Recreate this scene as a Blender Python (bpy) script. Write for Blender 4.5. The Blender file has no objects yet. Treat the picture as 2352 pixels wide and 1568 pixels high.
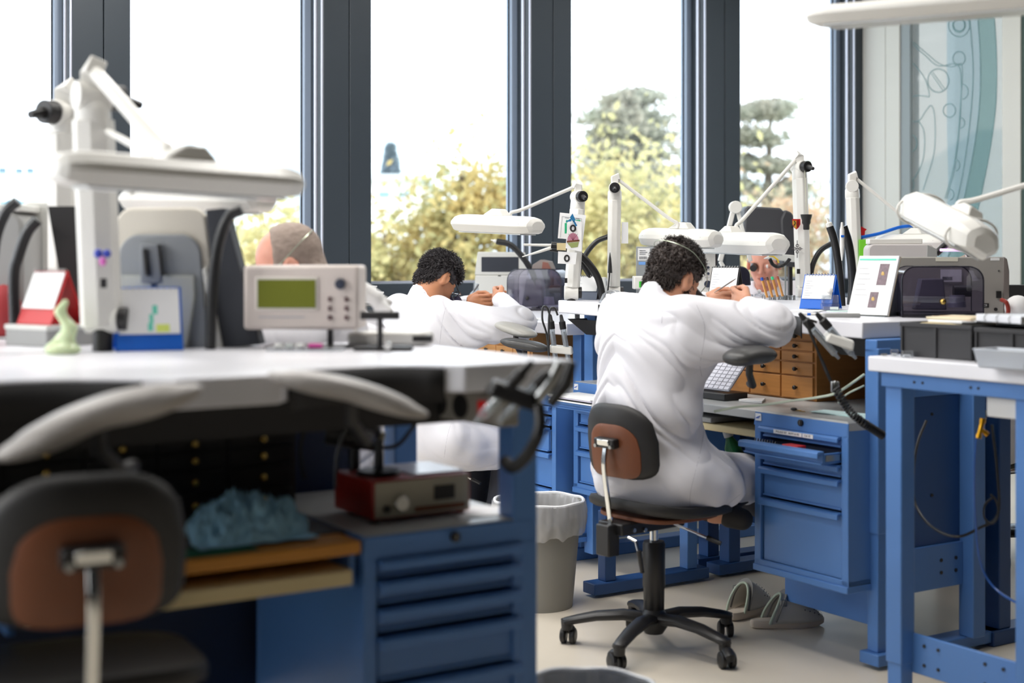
import bpy, math, random
import numpy as np
from mathutils import Vector, Matrix, noise, Euler
random.seed(7)
D = bpy.data
COL = bpy.context.scene.collection
SC = bpy.context.scene
F = 3267.0; HOR = 590.0; CX = 1176.0; H = 1.285
UX, UY = 0.8424, 0.5389            # room axis along the windows; the other axis is V = (-UY, UX)
TH = math.atan2(UY, UX)
U = Vector((UX, UY, 0)); V = Vector((-UY, UX, 0))

# ---------------------------------------------------------------- camera, world, sun, exposure
cam_d = D.cameras.new('camera'); cam = D.objects.new('camera', cam_d); COL.objects.link(cam)
cam.location = (0, 0, H); cam.rotation_euler = (math.pi / 2, 0, 0)
cam_d.sensor_width = 36; cam_d.lens = F / 2352 * 36
cam_d.shift_y = -(784 - HOR) / 2352
cam_d.dof.use_dof = True; cam_d.dof.focus_distance = 5.7; cam_d.dof.aperture_fstop = 2.1
cam_d.clip_end = 2000
SC.camera = cam
SC.view_settings.view_transform = 'Standard'; SC.view_settings.look = 'None'
SC.view_settings.gamma = 1; SC.view_settings.use_curve_mapping = False
SC.view_settings.exposure = 1.22
w = D.worlds.new('sky'); SC.world = w; w.use_nodes = True
nt = w.node_tree; bg = nt.nodes['Background']
tc = nt.nodes.new('ShaderNodeTexCoord'); sep = nt.nodes.new('ShaderNodeSeparateXYZ')
rp = nt.nodes.new('ShaderNodeValToRGB')
rp.color_ramp.elements[0].position = 0.0; rp.color_ramp.elements[0].color = (0.93, 0.96, 1.0, 1)
rp.color_ramp.elements[1].position = 0.8; rp.color_ramp.elements[1].color = (0.70, 0.85, 1.0, 1)
nt.links.new(tc.outputs['Generated'], sep.inputs[0]); nt.links.new(sep.outputs['Z'], rp.inputs[0])
nt.links.new(rp.outputs[0], bg.inputs[0]); bg.inputs[1].default_value = 1.5
sun_d = D.lights.new('sun', 'SUN'); sun_d.energy = 2.2; sun_d.angle = 0.02; sun_d.color = (1, 0.95, 0.86)
sun = D.objects.new('sun', sun_d); COL.objects.link(sun)
sun.rotation_euler = (math.radians(38), 0, math.radians(12))
def area(name, loc, sx, sy, power, rot=(0, 0, TH), color=(1, 1, 1)):
    l = D.lights.new(name, 'AREA'); l.shape = 'RECTANGLE'; l.size = sx; l.size_y = sy; l.energy = power; l.color = color
    o = D.objects.new(name, l); COL.objects.link(o); o.location = loc; o.rotation_euler = rot; return o
def AB(a, b, z=0.0): return Vector((UX * a - UY * b, UY * a + UX * b, z))
for a_, pw_ in ((-3.2, 62), (0.4, 10), (2.2, 20), (4.4, 6), (6.0, 4)):  # unseen lamps added as fill to brighten cabinet fronts, coats and floor
    for b_ in (3.3, 5.4):
        area('ceiling_lamp_light', AB(a_, b_, 3.3), 0.4, 1.5, pw_, color=(1, 0.97, 0.93))

# ---------------------------------------------------------------- helpers
def W(px, py, Z): return Vector(((px - CX) / F * Z, Z, H - (py - HOR) / F * Z))
def onz(px, py, h):                       # the point seen at px,py that lies at height h
    Z = (H - h) * F / (py - HOR); return W(px, py, Z)
def ona(px, py, a):                       # ... that lies on the vertical plane at a
    r = (px - CX) / F; b = (UX * a - r * UY * a) / (UY + r * UX); p = AB(a, b); return W(px, py, p.y)
def onb(px, py, b):
    r = (px - CX) / F; a = (UY * b + r * UX * b) / (UX - r * UY); p = AB(a, b); return W(px, py, p.y)
def s2l(c): return tuple((x / 255 / 12.92) if x / 255 <= 0.04045 else ((x / 255 + 0.055) / 1.055) ** 2.4 for x in c)
MATS = {}
def mat(name, col, rough=0.5, metal=0.0, var=0.0, vscale=6.0, bump=0.0, bscale=60.0, spec=0.5, emit=None, trans=0.0, alpha=1.0, sheen=0.0, coat=0.0, sss=0.0, stretch=None):
    if name in MATS: return MATS[name]
    m = D.materials.new(name); m.use_nodes = True; n = m.node_tree.nodes; l = m.node_tree.links
    p = n['Principled BSDF']; c = s2l(col)
    p.inputs['Base Color'].default_value = (*c, 1); p.inputs['Roughness'].default_value = rough
    p.inputs['Metallic'].default_value = metal; p.inputs['Specular IOR Level'].default_value = spec
    if coat: p.inputs['Coat Weight'].default_value = coat
    if sheen: p.inputs['Sheen Weight'].default_value = sheen
    if trans: p.inputs['Transmission Weight'].default_value = trans
    if sss:
        p.inputs['Subsurface Weight'].default_value = sss; p.inputs['Subsurface Radius'].default_value = (0.02, 0.007, 0.004); p.inputs['Subsurface Scale'].default_value = 0.5
    if emit: p.inputs['Emission Color'].default_value = (*c, 1); p.inputs['Emission Strength'].default_value = emit
    t = n.new('ShaderNodeTexCoord'); mp = n.new('ShaderNodeMapping'); l.new(t.outputs['Object'], mp.inputs[0])
    if stretch: mp.inputs['Scale'].default_value = stretch
    if var:
        nz = n.new('ShaderNodeTexNoise'); nz.inputs['Scale'].default_value = vscale; nz.inputs['Detail'].default_value = 5
        l.new(mp.outputs[0], nz.inputs['Vector'])
        mx = n.new('ShaderNodeMix'); mx.data_type = 'RGBA'
        mx.inputs[6].default_value = (*[x * (1 - var) for x in c], 1); mx.inputs[7].default_value = (*[min(1, x * (1 + var)) for x in c], 1)
        l.new(nz.outputs['Fac'], mx.inputs[0]); l.new(mx.outputs[2], p.inputs['Base Color'])
    if bump:
        nb = n.new('ShaderNodeTexNoise'); nb.inputs['Scale'].default_value = bscale; nb.inputs['Detail'].default_value = 4
        l.new(mp.outputs[0], nb.inputs['Vector']); bp = n.new('ShaderNodeBump'); bp.inputs['Strength'].default_value = bump; bp.inputs['Distance'].default_value = 0.002
        l.new(nb.outputs['Fac'], bp.inputs['Height']); l.new(bp.outputs[0], p.inputs['Normal'])
    MATS[name] = m; return m
def glassmat(name, tint, refl=0.06, rough=0.0, dif=0.0, difcol=(255, 255, 255)):   # thin clear sheet: tinted see-through plus a reflection
    if name in MATS: return MATS[name]
    m = D.materials.new(name); m.use_nodes = True; n = m.node_tree.nodes; l = m.node_tree.links; n.clear()
    out = n.new('ShaderNodeOutputMaterial'); tr = n.new('ShaderNodeBsdfTransparent'); tr.inputs[0].default_value = (*s2l(tint), 1)
    gl = n.new('ShaderNodeBsdfGlossy'); gl.inputs['Roughness'].default_value = rough
    lw = n.new('ShaderNodeLayerWeight'); lw.inputs[0].default_value = 0.25
    ad = n.new('ShaderNodeMath'); ad.operation = 'MULTIPLY_ADD'; ad.inputs[1].default_value = 0.6; ad.inputs[2].default_value = refl; ad.use_clamp = True
    l.new(lw.outputs['Fresnel'], ad.inputs[0])
    mx = n.new('ShaderNodeMixShader'); l.new(ad.outputs[0], mx.inputs[0]); l.new(tr.outputs[0], mx.inputs[1]); l.new(gl.outputs[0], mx.inputs[2])
    last = mx
    if dif:
        df = n.new('ShaderNodeBsdfDiffuse'); df.inputs[0].default_value = (*s2l(difcol), 1)
        m2 = n.new('ShaderNodeMixShader'); m2.inputs[0].default_value = dif; l.new(mx.outputs[0], m2.inputs[1]); l.new(df.outputs[0], m2.inputs[2]); last = m2
    l.new(last.outputs[0], out.inputs[0]); MATS[name] = m; return m

class MB:
    def __init__(s): s.v = []; s.f = []
    def add(s, vs, fs):
        n = len(s.v); s.v += [tuple(v) for v in vs]; s.f += [tuple(i + n for i in f) for f in fs]; return s
    def box(s, x0, x1, y0, y1, z0, z1, M=None):
        vs = [Vector((x, y, z)) for z in (z0, z1) for y in (y0, y1) for x in (x0, x1)]
        if M is not None: vs = [M @ v for v in vs]
        return s.add(vs, [(0, 2, 3, 1), (4, 5, 7, 6), (0, 1, 5, 4), (2, 6, 7, 3), (0, 4, 6, 2), (1, 3, 7, 5)])
    def prism(s, pts, z0, z1, M=None):      # pts counter-clockwise in xy
        n = len(pts); vs = [Vector((x, y, z0)) for x, y in pts] + [Vector((x, y, z1)) for x, y in pts]
        if M is not None: vs = [M @ v for v in vs]
        return s.add(vs, [tuple(range(n - 1, -1, -1)), tuple(range(n, 2 * n))] + [(i, (i + 1) % n, n + (i + 1) % n, n + i) for i in range(n)])
    def tube(s, pts, r, seg=10, flat=1.0, up=None):
        pts = [Vector(p) for p in pts]; n = len(pts)
        rs = r if isinstance(r, (list, tuple)) else [r] * n
        t0 = (pts[1] - pts[0]).normalized(); u = Vector(up) if up else (Vector((0, 0, 1)) if abs(t0.z) < 0.9 else Vector((1, 0, 0)))
        u = (u - t0 * u.dot(t0)).normalized(); vs = []
        for i, p in enumerate(pts):
            t = (pts[min(i + 1, n - 1)] - pts[max(i - 1, 0)]).normalized(); u = (u - t * u.dot(t))
            u = u.normalized() if u.length > 1e-6 else t.orthogonal().normalized(); b = t.cross(u)
            for k in range(seg):
                a = 2 * math.pi * (k + 0.5) / seg; vs.append(p + (b * math.cos(a) + u * math.sin(a) * flat) * rs[i])
        fs = [(i * seg + k, i * seg + (k + 1) % seg, (i + 1) * seg + (k + 1) % seg, (i + 1) * seg + k) for i in range(n - 1) for k in range(seg)]
        fs += [tuple(range(seg - 1, -1, -1)), tuple((n - 1) * seg + k for k in range(seg))]
        return s.add(vs, fs)
    def cyl(s, p0, p1, r0, r1=None, seg=20): return s.tube([p0, p1], [r0, r0 if r1 is None else r1], seg)
    def lathe(s, prof, c=(0, 0, 0), seg=28, sx=1.0, sy=1.0):
        c = Vector(c); vs = [c + Vector((r * math.cos(2 * math.pi * k / seg) * sx, r * math.sin(2 * math.pi * k / seg) * sy, z)) for r, z in prof for k in range(seg)]
        n = len(prof); fs = [(i * seg + k, i * seg + (k + 1) % seg, (i + 1) * seg + (k + 1) % seg, (i + 1) * seg + k) for i in range(n - 1) for k in range(seg)]
        if prof[0][0] > 1e-5: fs.append(tuple(range(seg - 1, -1, -1)))
        if prof[-1][0] > 1e-5: fs.append(tuple((n - 1) * seg + k for k in range(seg)))
        return s.add(vs, fs)
    def ball(s, c, r, seg=16, rings=10):
        r = (r, r, r) if not isinstance(r, (tuple, list)) else r; c = Vector(c)
        vs = [c + Vector((r[0] * math.sin(math.pi * i / rings) * math.cos(2 * math.pi * k / seg), r[1] * math.sin(math.pi * i / rings) * math.sin(2 * math.pi * k / seg), r[2] * math.cos(math.pi * i / rings))) for i in range(rings + 1) for k in range(seg)]
        return s.add(vs, [(i * seg + k, (i + 1) * seg + k, (i + 1) * seg + (k + 1) % seg, i * seg + (k + 1) % seg) for i in range(rings) for k in range(seg)])
    def plate(s, P, th, nrm):                # polygon of 3-D points given a thickness along nrm
        nrm = Vector(nrm); P = [Vector(p) for p in P]; n = len(P)
        return s.add(P + [p + nrm * th for p in P], [tuple(range(n)), tuple(range(2 * n - 1, n - 1, -1))] + [(i, n + i, n + (i + 1) % n, (i + 1) % n) for i in range(n)])
    def build(s, name, m, parent=None, bevel=0.0, seg=2, smooth=True, ang=35, M=None):
        me = D.meshes.new(name); me.from_pydata([tuple(M @ Vector(v)) for v in s.v] if M is not None else s.v, [], s.f); me.validate()
        import bmesh
        bm = bmesh.new(); bm.from_mesh(me); bmesh.ops.remove_doubles(bm, verts=bm.verts, dist=1e-6)
        bmesh.ops.recalc_face_normals(bm, faces=bm.faces); bm.to_mesh(me); bm.free()
        if smooth:
            for p in me.polygons: p.use_smooth = True
            me.set_sharp_from_angle(angle=math.radians(ang))
        me.materials.append(m); o = D.objects.new(name, me); COL.objects.link(o)
        if parent is not None: o.parent = parent
        if bevel:
            b = o.modifiers.new('bevel', 'BEVEL'); b.width = bevel; b.segments = seg; b.limit_method = 'ANGLE'; b.angle_limit = math.radians(40); b.use_clamp_overlap = True
        return o
def tag(o, label, cat, group=None, kind=None):
    if label: o['label'] = label
    if cat: o['category'] = cat
    if group: o['group'] = group
    if kind: o['kind'] = kind
    return o
def thing(name, label, cat, loc=(0, 0, 0), rot=0.0, group=None):
    o = D.objects.new(name, None); COL.objects.link(o); o.location = loc; o.rotation_euler = (0, 0, rot); o.empty_display_size = 0.05
    return tag(o, label, cat, group)
def inv(o):                                  # world -> the thing's own frame
    return (Matrix.Translation(o.location) @ o.rotation_euler.to_matrix().to_4x4()).inverted()
def struct(o): o['kind'] = 'structure'; return o
def smoothpts(P, n=6):                        # Catmull-Rom through points
    P = [Vector(p) for p in P]; Q = [P[0] * 2 - P[1]] + P + [P[-1] * 2 - P[-2]]; out = []
    for i in range(1, len(Q) - 2):
        for k in range(n):
            t = k / n; a, b, c, d = Q[i - 1:i + 3]
            out.append(0.5 * ((2 * b) + (c - a) * t + (2 * a - 5 * b + 4 * c - d) * t * t + (3 * b - a - 3 * c + d) * t ** 3))
    return out + [P[-1]]
def text(body, size, name, m, parent, loc, rot, align='CENTER'):
    c = D.curves.new(name, 'FONT'); c.body = body; c.size = size; c.extrude = 0.0003; c.align_x = align; c.align_y = 'CENTER'
    t = D.objects.new(name, c); COL.objects.link(t); dg = bpy.context.evaluated_depsgraph_get()
    me = D.meshes.new_from_object(t.evaluated_get(dg)); D.objects.remove(t); me.materials.clear(); me.materials.append(m)
    o = D.objects.new(name, me); COL.objects.link(o); o.parent = parent; o.location = loc; o.rotation_euler = rot; return o
def copy_tree(o, parent=None):
    c = o.copy(); COL.objects.link(c); c.parent = parent
    for ch in list(o.children): copy_tree(ch, c)
    return c

# ---------------------------------------------------------------- materials
WHITE = mat('bench_white', (226, 226, 232), 0.32, var=0.02)
BLUE = mat('blue_paint', (82, 128, 192), 0.38, var=0.04, bump=0.15, bscale=400)
SHADEBLUE = mat('blue_paint_inner', (40, 78, 132), 0.45)  # same blue paint with the under-bench shade put into its colour
GREYTOP = mat('grey_laminate', (178, 180, 180), 0.35, var=0.05)
LAMPW = mat('lamp_white', (226, 224, 218), 0.4, var=0.015)
BLACK = mat('black_plastic', (28, 27, 28), 0.42)
BLACKM = mat('black_matt', (34, 33, 34), 0.7)
RUB = mat('black_rubber_hose', (30, 30, 31), 0.35)
CHROME = mat('chrome', (225, 225, 222), 0.12, 1.0)
STEEL = mat('steel', (170, 172, 172), 0.3, 1.0)
GREYM = mat('grey_machine', (150, 150, 148), 0.45)
LGREY = mat('light_grey_plastic', (205, 205, 200), 0.45)
PAPER = mat('paper', (240, 240, 240), 0.8)
INK = mat('ink', (70, 72, 80), 0.8)
DOVE = mat('anthracite_metal', (52, 60, 68), 0.42, 0.1, var=0.05, bump=0.1, bscale=300)
FRAMEG = mat('frame_grey', (146, 160, 180), 0.35, 0.1)
ALU = mat('aluminium_strip', (205, 208, 222), 0.3, 0.3)
SKIN = mat('skin', (205, 148, 118), 0.5, var=0.08, vscale=25, bump=0.2, bscale=200, sss=0.15)
COATM = mat('coat_cloth', (226, 225, 231), 0.85, var=0.015, bump=0.25, bscale=500)
WOOD = mat('oak', (176, 120, 62), 0.5, var=0.22, vscale=7, stretch=(1, 1, 12), bump=0.1, bscale=40)
DWOOD = mat('dark_drawer_wood', (30, 28, 30), 0.5, var=0.2)
BRASS = mat('brass', (190, 160, 90), 0.25, 1.0)
LEATHER = mat('armrest_leather', (62, 62, 62), 0.38, bump=0.3, bscale=250)
LEATHERG = mat('armrest_leather_grey', (172, 167, 163), 0.4, bump=0.2, bscale=250)
BLUECAL = mat('calendar_blue', (10, 100, 205), 0.4)
RED = mat('red_card', (190, 22, 26), 0.45)
CREAM = mat('cream_board', (214, 196, 150), 0.55, var=0.06)
CLEAR = glassmat('window_glass', (250, 253, 255), 0.01)
ACRYL = glassmat('clear_acrylic', (240, 243, 246), 0.08, dif=0.06)
SMOKE = glassmat('smoked_acrylic', (206, 202, 216), 0.07, dif=0.03, difcol=(120, 120, 150))

# ---------------------------------------------------------------- room shell
flo = MB().box(-4.1, 7.6, -5.5, 7.3, -0.1, 0.0).build('floor', mat('floor_linoleum', (218, 208, 192), 0.3, var=0.06, vscale=2.5, bump=0.05, bscale=30, spec=0.4), smooth=False)
flo.rotation_euler = (0, 0, TH); struct(flo)
ce = MB().box(-4.1, 7.6, -5.5, 7.3, 3.4, 3.55).build('ceiling', mat('ceiling_grey', (140, 140, 140), 0.8)); ce.rotation_euler = (0, 0, TH); struct(ce)
BW = 6.955; S0 = onb(165.5, 500, BW); a0 = S0.x * UX + S0.y * UY
SP = 1.333; FW = 0.287
col_mat = DOVE
wr = thing('wall_window_side', None, None, (0, 0, 0), TH); wr['kind'] = 'structure'
for k in range(-3, 5):
    a = a0 + SP * k
    if k < 5:
        m = MB().box(a, a + 0.152, BW, BW + 0.09, 0, 3.4); m.build('column_panel', DOVE, wr, 0.004)
        MB().box(a + 0.156, a + FW, BW, BW + 0.09, 0, 3.4).build('column_panel', DOVE, wr, 0.004)
        MB().box(a + 0.02, a + FW - 0.02, BW + 0.03, BW + 0.22, 0, 3.4).build('column_core', BLACKM, wr)
    # stepped profiles on the near side of each column
    MB().box(a - 0.008, a, BW + 0.004, BW + 0.02, 0, 3.4).box(a - 0.022, a - 0.010, BW + 0.055, BW + 0.075, 0, 3.4).build('aluminium_strip', ALU, wr, 0.001)
    MB().box(a - 0.012, a + 0.02, BW + 0.02, BW + 0.14, 0, 3.4).build('frame_profile', DOVE, wr, 0.002)
    MB().box(a - 0.05, a + 0.02, BW + 0.135, BW + 0.20, 0, 3.4).build('frame_profile', FRAMEG, wr, 0.003)
    MB().box(a - 0.056, a - 0.05, BW + 0.165, BW + 0.172, 0, 3.4).build('frame_gasket', BLACKM, wr)
    if k < 5: MB().box(a + FW - 0.02, a + FW + 0.012, BW + 0.10, BW + 0.20, 0, 3.4).build('frame_profile', DOVE, wr, 0.003)
SILL = 1.150
for k in range(-3, 4):
    a = a0 + SP * k + FW; a1 = a0 + SP * (k + 1)
    wn = thing('window_%d' % (k + 4), None, None, (0, 0, 0), TH); wn['kind'] = 'structure'
    MB().box(a, a1 - 0.02, BW + 0.168, BW + 0.174, SILL, 3.32).build('pane', CLEAR, wn)
    MB().box(a, a1, BW + 0.05, BW + 0.20, SILL - 0.115, SILL - 0.012).build('sill_frame', DOVE, wn, 0.003)
    MB().box(a, a1, BW + 0.15, BW + 0.158, SILL - 0.012, SILL).build('glazing_strip', ALU, wn)
    MB().box(a, a1, BW + 0.02, BW + 0.20, 0, SILL - 0.14).build('apron_panel', DOVE, wn, 0.003)
    MB().box(a, a1, BW + 0.03, BW + 0.2, SILL - 0.14, SILL - 0.115).build('sill_groove', FRAMEG, wn, 0.002)
    MB().box(a, a1, BW + 0.05, BW + 0.20, 3.32, 3.4).build('head_frame', DOVE, wn, 0.003)
# end wall with the engraved glass
AW = 7.32
wl = thing('wall_partition', None, None, (0, 0, 0), TH); wl['kind'] = 'structure'
WPAN = mat('partition_white', (226, 225, 219), 0.6, var=0.015)
def bw_at(px): p = ona(px, 500, AW); return -p.x * UY + p.y * UX
b1, b2, b3, b4, b5 = [bw_at(x) for x in (2066, 2088, 2304, 2346, 2352)]
bm_ = bw_at(2034)
MB().box(AW, AW + 0.12, bm_ + 0.003, BW + 0.2, 0, 3.4).build('wall_panel', WPAN, wl, 0.003)
MB().box(AW, AW + 0.12, b1, bm_ - 0.001, 0, 3.4).build('wall_panel', WPAN, wl, 0.003)
MB().box(AW + 0.01, AW + 0.1, b2, b1, 0, 3.4).build('frame_profile', mat('partition_grey', (150, 160, 164), 0.4), wl, 0.003)
MB().box(AW - 0.01, AW + 0.12, b4, b3, 0, 3.4).build('wall_post', WPAN, wl, 0.003)
MB().box(AW + 0.0, AW + 0.1, b4 - 0.03, b4, 0, 3.4).build('frame_profile', mat('seal_dark_green', (70, 90, 84), 0.5), wl)
MB().box(AW, AW + 0.1, b2 - 0.001, b3 + 0.001, 0, 0.25).build('bottom_rail', WPAN, wl, 0.003)
MB().box(AW + 0.04, AW + 0.05, b3, b2, 0.25, 3.4).build('pane', glassmat('frosted_pane', (182, 183, 180), 0.0, dif=0.2, difcol=(235, 242, 244)), wl)
MB().box(AW + 0.04, AW + 0.05, 4.36, b4 - 0.03, 0.25, 3.4).build('pane', CLEAR, wl); MB().box(AW + 0.03, AW + 0.09, -5.5, 4.2, 0.25, 3.4).build('wall_panel', mat('rear_wall', (44, 44, 46), 0.8), wl)  # the solid dark panel is unseen, added to block skylight from the side
MB().box(AW, AW + 0.12, -5.5, b4 - 0.03, 0, 0.25).build('bottom_rail', WPAN, wl)
for bb in (4.2, 2.6, 1.0, -0.6, -2.2, -3.8): MB().box(AW - 0.01, AW + 0.12, bb, bb + 0.16, 0, 3.4).build('wall_post', WPAN, wl, 0.003)
# engraved drawing on the pane
def PW(px, py, off=0.0): p = ona(px, py, AW + 0.038 - off); return p
ci = lambda x, y: (1820 + x / 3.135, y / 3.135)
TEAL1 = glassmat('teal_film', (186, 212, 214), 0.0); TEAL2 = glassmat('pale_teal_film', (217, 233, 241), 0.0)
LINEM = mat('engraved_line', (120, 158, 164), 0.5)
iw = Matrix.Rotation(-TH, 4, 'Z')
c1 = [ci(1440, -30), ci(1465, 300), ci(1470, 600), ci(1455, 850), ci(1400, 1200), ci(1320, 1568), ci(1240, 1850), ci(1130, 2150)]
c2 = [ci(1320, -30), ci(1350, 350), ci(1350, 700), ci(1310, 1050), ci(1220, 1500), ci(1120, 1850), ci(1000, 2150)]
c3 = [ci(1262, -30), ci(1300, 450), ci(1290, 750), ci(1250, 1100), ci(1195, 1400), ci(1080, 1800), ci(950, 2150)]
cS = [ci(1110, -30), ci(1112, 450), ci(1112, 900), ci(1112, 1500), ci(1000, 1900), ci(900, 2150)]
def sm2(c, n=5): return [(p.x, p.y) for p in smoothpts([(x, y, 0) for x, y in c], n)]
def band(ca, cb, m, off):
    n = 36; A = sm2(ca, 8); B = sm2(cb, 8)
    def at(c, t): i = t * (len(c) - 1); k = min(int(i), len(c) - 2); f = i - k; return (c[k][0] * (1 - f) + c[k + 1][0] * f, c[k][1] * (1 - f) + c[k + 1][1] * f)
    mb = MB(); q = []
    for i in range(n + 1): q += [iw @ PW(*at(A, i / n), off), iw @ PW(*at(B, i / n), off)]
    mb.add(q, [(2 * i, 2 * i + 1, 2 * i + 3, 2 * i + 2) for i in range(n)]); mb.build('engraved_ring', m, wl)
band(c2, c1, TEAL1, 0.001); band(cS, c2, TEAL2, 0.0015)
def line(c, r=0.0035, closed=False):
    pts = [iw @ PW(x, y, 0.003) for x, y in c]
    if closed: pts.append(pts[0]); 
    MB().tube(pts, r, 5).build('engraved_line', LINEM, wl)
for c in (c1, c2, c3): line(sm2(c))
def circ(x, y, r, k=1.12): cx_, cy_ = ci(x, y); line([(cx_ + r / 3.135 * math.cos(t / 20 * 2 * math.pi), cy_ + k * r / 3.135 * math.sin(t / 20 * 2 * math.pi)) for t in range(21)], 0.003)
circ(1200, 180, 76); circ(1200, 180, 46); circ(1200, 180, 40); circ(1200, 420, 44); circ(1050, 580, 76); circ(1130, 795, 44); circ(835, 1030, 62); circ(820, 1330, 55)
line([ci(1010, 520), ci(1100, 645)], 0.002); line([ci(1000, 530), ci(1085, 655)], 0.002)
for c in ([(830, 270), (960, 380), (1060, 460), (1150, 480), (1220, 470), (1215, 700), (1205, 900), (1170, 1200), (1110, 1430)], [(826, 285), (950, 395), (1050, 475), (1205, 490), (1200, 900), (1160, 1200), (1098, 1430)],
          [(840, 720), (880, 690), (950, 690), (985, 690), (960, 580), (900, 490), (850, 440)], [(840, 870), (910, 870), (960, 800), (1000, 760), (1025, 850), (1020, 1100), (940, 1370)], [(910, 870), (950, 960), (940, 1150), (870, 1290), (832, 1240)]):
    line(sm2([ci(*p) for p in c]), 0.0025)
for x, y, r in ((1225, 660, 40), (1212, 885, 28), (1175, 1190, 30), (1132, 1400, 30)):
    cx_, cy_ = ci(x, y); line([(cx_ + r / 3.135 * math.sin(t / 10 * math.pi), cy_ - 1.3 * r / 3.135 * math.cos(t / 10 * math.pi)) for t in range(11)], 0.003)
for n_, (a_, b_) in enumerate([(a, b) for a in (-3.2, 0.4, 2.2, 4.4, 6.0) for b in (3.3, 5.4)]):
    o = MB().box(a_ - .24, a_ + .24, b_ - .8, b_ + .8, 3.31, 3.4).build('trim_%d' % (n_ + 1), LAMPW, None, .004); o.rotation_euler = (0, 0, TH); struct(o)  # unseen housings added above the fill lights
# the sides of the room the camera does not see: glazed end wall partly closed to block light, dark rear wall
wz = thing('wall_far_end', None, None, (0, 0, 0), TH); wz['kind'] = 'structure'
for b in np.arange(1.2, 7.3, 1.5): MB().box(-4.0, -3.8, b, b + 0.16, 0, 3.4).build('column_panel', DOVE, wz)
MB().box(-4.0, -3.8, 1.2, 7.3, 0, 0.3).build('apron_panel', DOVE, wz); MB().box(-4.0, -3.8, -5.5, 1.2, 0, 3.4).build('wall_surface', mat('rear_wall', (44, 44, 46), 0.8), wz)
wb = thing('wall_rear', None, None, (0, 0, 0), TH); wb['kind'] = 'structure'
MB().box(-4.1, 7.6, -5.6, -5.5, 0, 3.4).build('wall_surface', mat('rear_wall', (44, 44, 46), 0.8), wb)
# ---------------------------------------------------------------- outdoors
GZ = -6.0
gr = MB().box(-160, 260, 12, 420, GZ - 0.2, GZ).build('ground', mat('lawn', (150, 150, 110), 0.9, var=0.2, vscale=0.3)); gr['kind'] = 'structure'
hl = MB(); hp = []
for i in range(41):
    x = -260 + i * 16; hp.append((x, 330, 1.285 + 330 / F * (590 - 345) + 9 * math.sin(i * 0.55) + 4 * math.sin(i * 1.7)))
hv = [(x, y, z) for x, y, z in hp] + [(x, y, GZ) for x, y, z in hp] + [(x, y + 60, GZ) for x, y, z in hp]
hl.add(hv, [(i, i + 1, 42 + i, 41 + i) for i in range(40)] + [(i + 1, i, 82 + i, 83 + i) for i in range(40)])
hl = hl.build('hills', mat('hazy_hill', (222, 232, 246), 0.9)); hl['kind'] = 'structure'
def leafmat(name, c1, c2, var=0.3):
    m = D.materials.new(name); m.use_nodes = True; n = m.node_tree.nodes; l = m.node_tree.links; n.clear()
    out = n.new('ShaderNodeOutputMaterial'); t = n.new('ShaderNodeTexCoord'); nz = n.new('ShaderNodeTexNoise'); nz.inputs['Scale'].default_value = 0.9; nz.inputs['Detail'].default_value = 6
    l.new(t.outputs['Object'], nz.inputs['Vector']); mx = n.new('ShaderNodeValToRGB'); mx.color_ramp.elements[0].position = 0.38; mx.color_ramp.elements[1].position = 0.62
    mx.color_ramp.elements[0].color = (*s2l(c1), 1); mx.color_ramp.elements[1].color = (*s2l(c2), 1); l.new(nz.outputs['Fac'], mx.inputs[0])
    d = n.new('ShaderNodeBsdfDiffuse'); tr = n.new('ShaderNodeBsdfTranslucent'); ms = n.new('ShaderNodeMixShader'); ms.inputs[0].default_value = 0.45
    l.new(mx.outputs[0], d.inputs[0]); l.new(mx.outputs[0], tr.inputs[0]); l.new(d.outputs[0], ms.inputs[1]); l.new(tr.outputs[0], ms.inputs[2]); l.new(ms.outputs[0], out.inputs[0]); return m
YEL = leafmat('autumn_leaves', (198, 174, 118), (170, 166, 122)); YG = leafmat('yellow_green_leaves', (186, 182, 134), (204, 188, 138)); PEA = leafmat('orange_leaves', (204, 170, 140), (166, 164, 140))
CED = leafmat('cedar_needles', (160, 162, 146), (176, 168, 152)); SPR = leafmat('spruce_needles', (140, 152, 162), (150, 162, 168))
BARK = mat('bark', (110, 98, 84), 0.9, var=0.2)
def leaves(name, pts, size, m, parent, flat=0.5):
    P = np.array(pts, dtype=np.float64); n = len(P); rng = np.random.default_rng(n + 3)
    d = rng.normal(size=(n, 3)); d /= np.linalg.norm(d, axis=1)[:, None]; e = rng.normal(size=(n, 3)); e -= d * (d * e).sum(1)[:, None]; e /= np.linalg.norm(e, axis=1)[:, None]
    s = size * rng.uniform(0.6, 1.3, (n, 1)); vs = np.concatenate([P - d * s, P + e * s * flat, P + d * s, P - e * s * flat], axis=1).reshape(-1, 3)
    me = D.meshes.new(name); me.from_pydata(vs.tolist(), [], [(4 * i, 4 * i + 1, 4 * i + 2, 4 * i + 3) for i in range(n)]); me.materials.append(m)
    o = D.objects.new(name, me); COL.objects.link(o); o.parent = parent; o['kind'] = 'stuff'; return o
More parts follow.
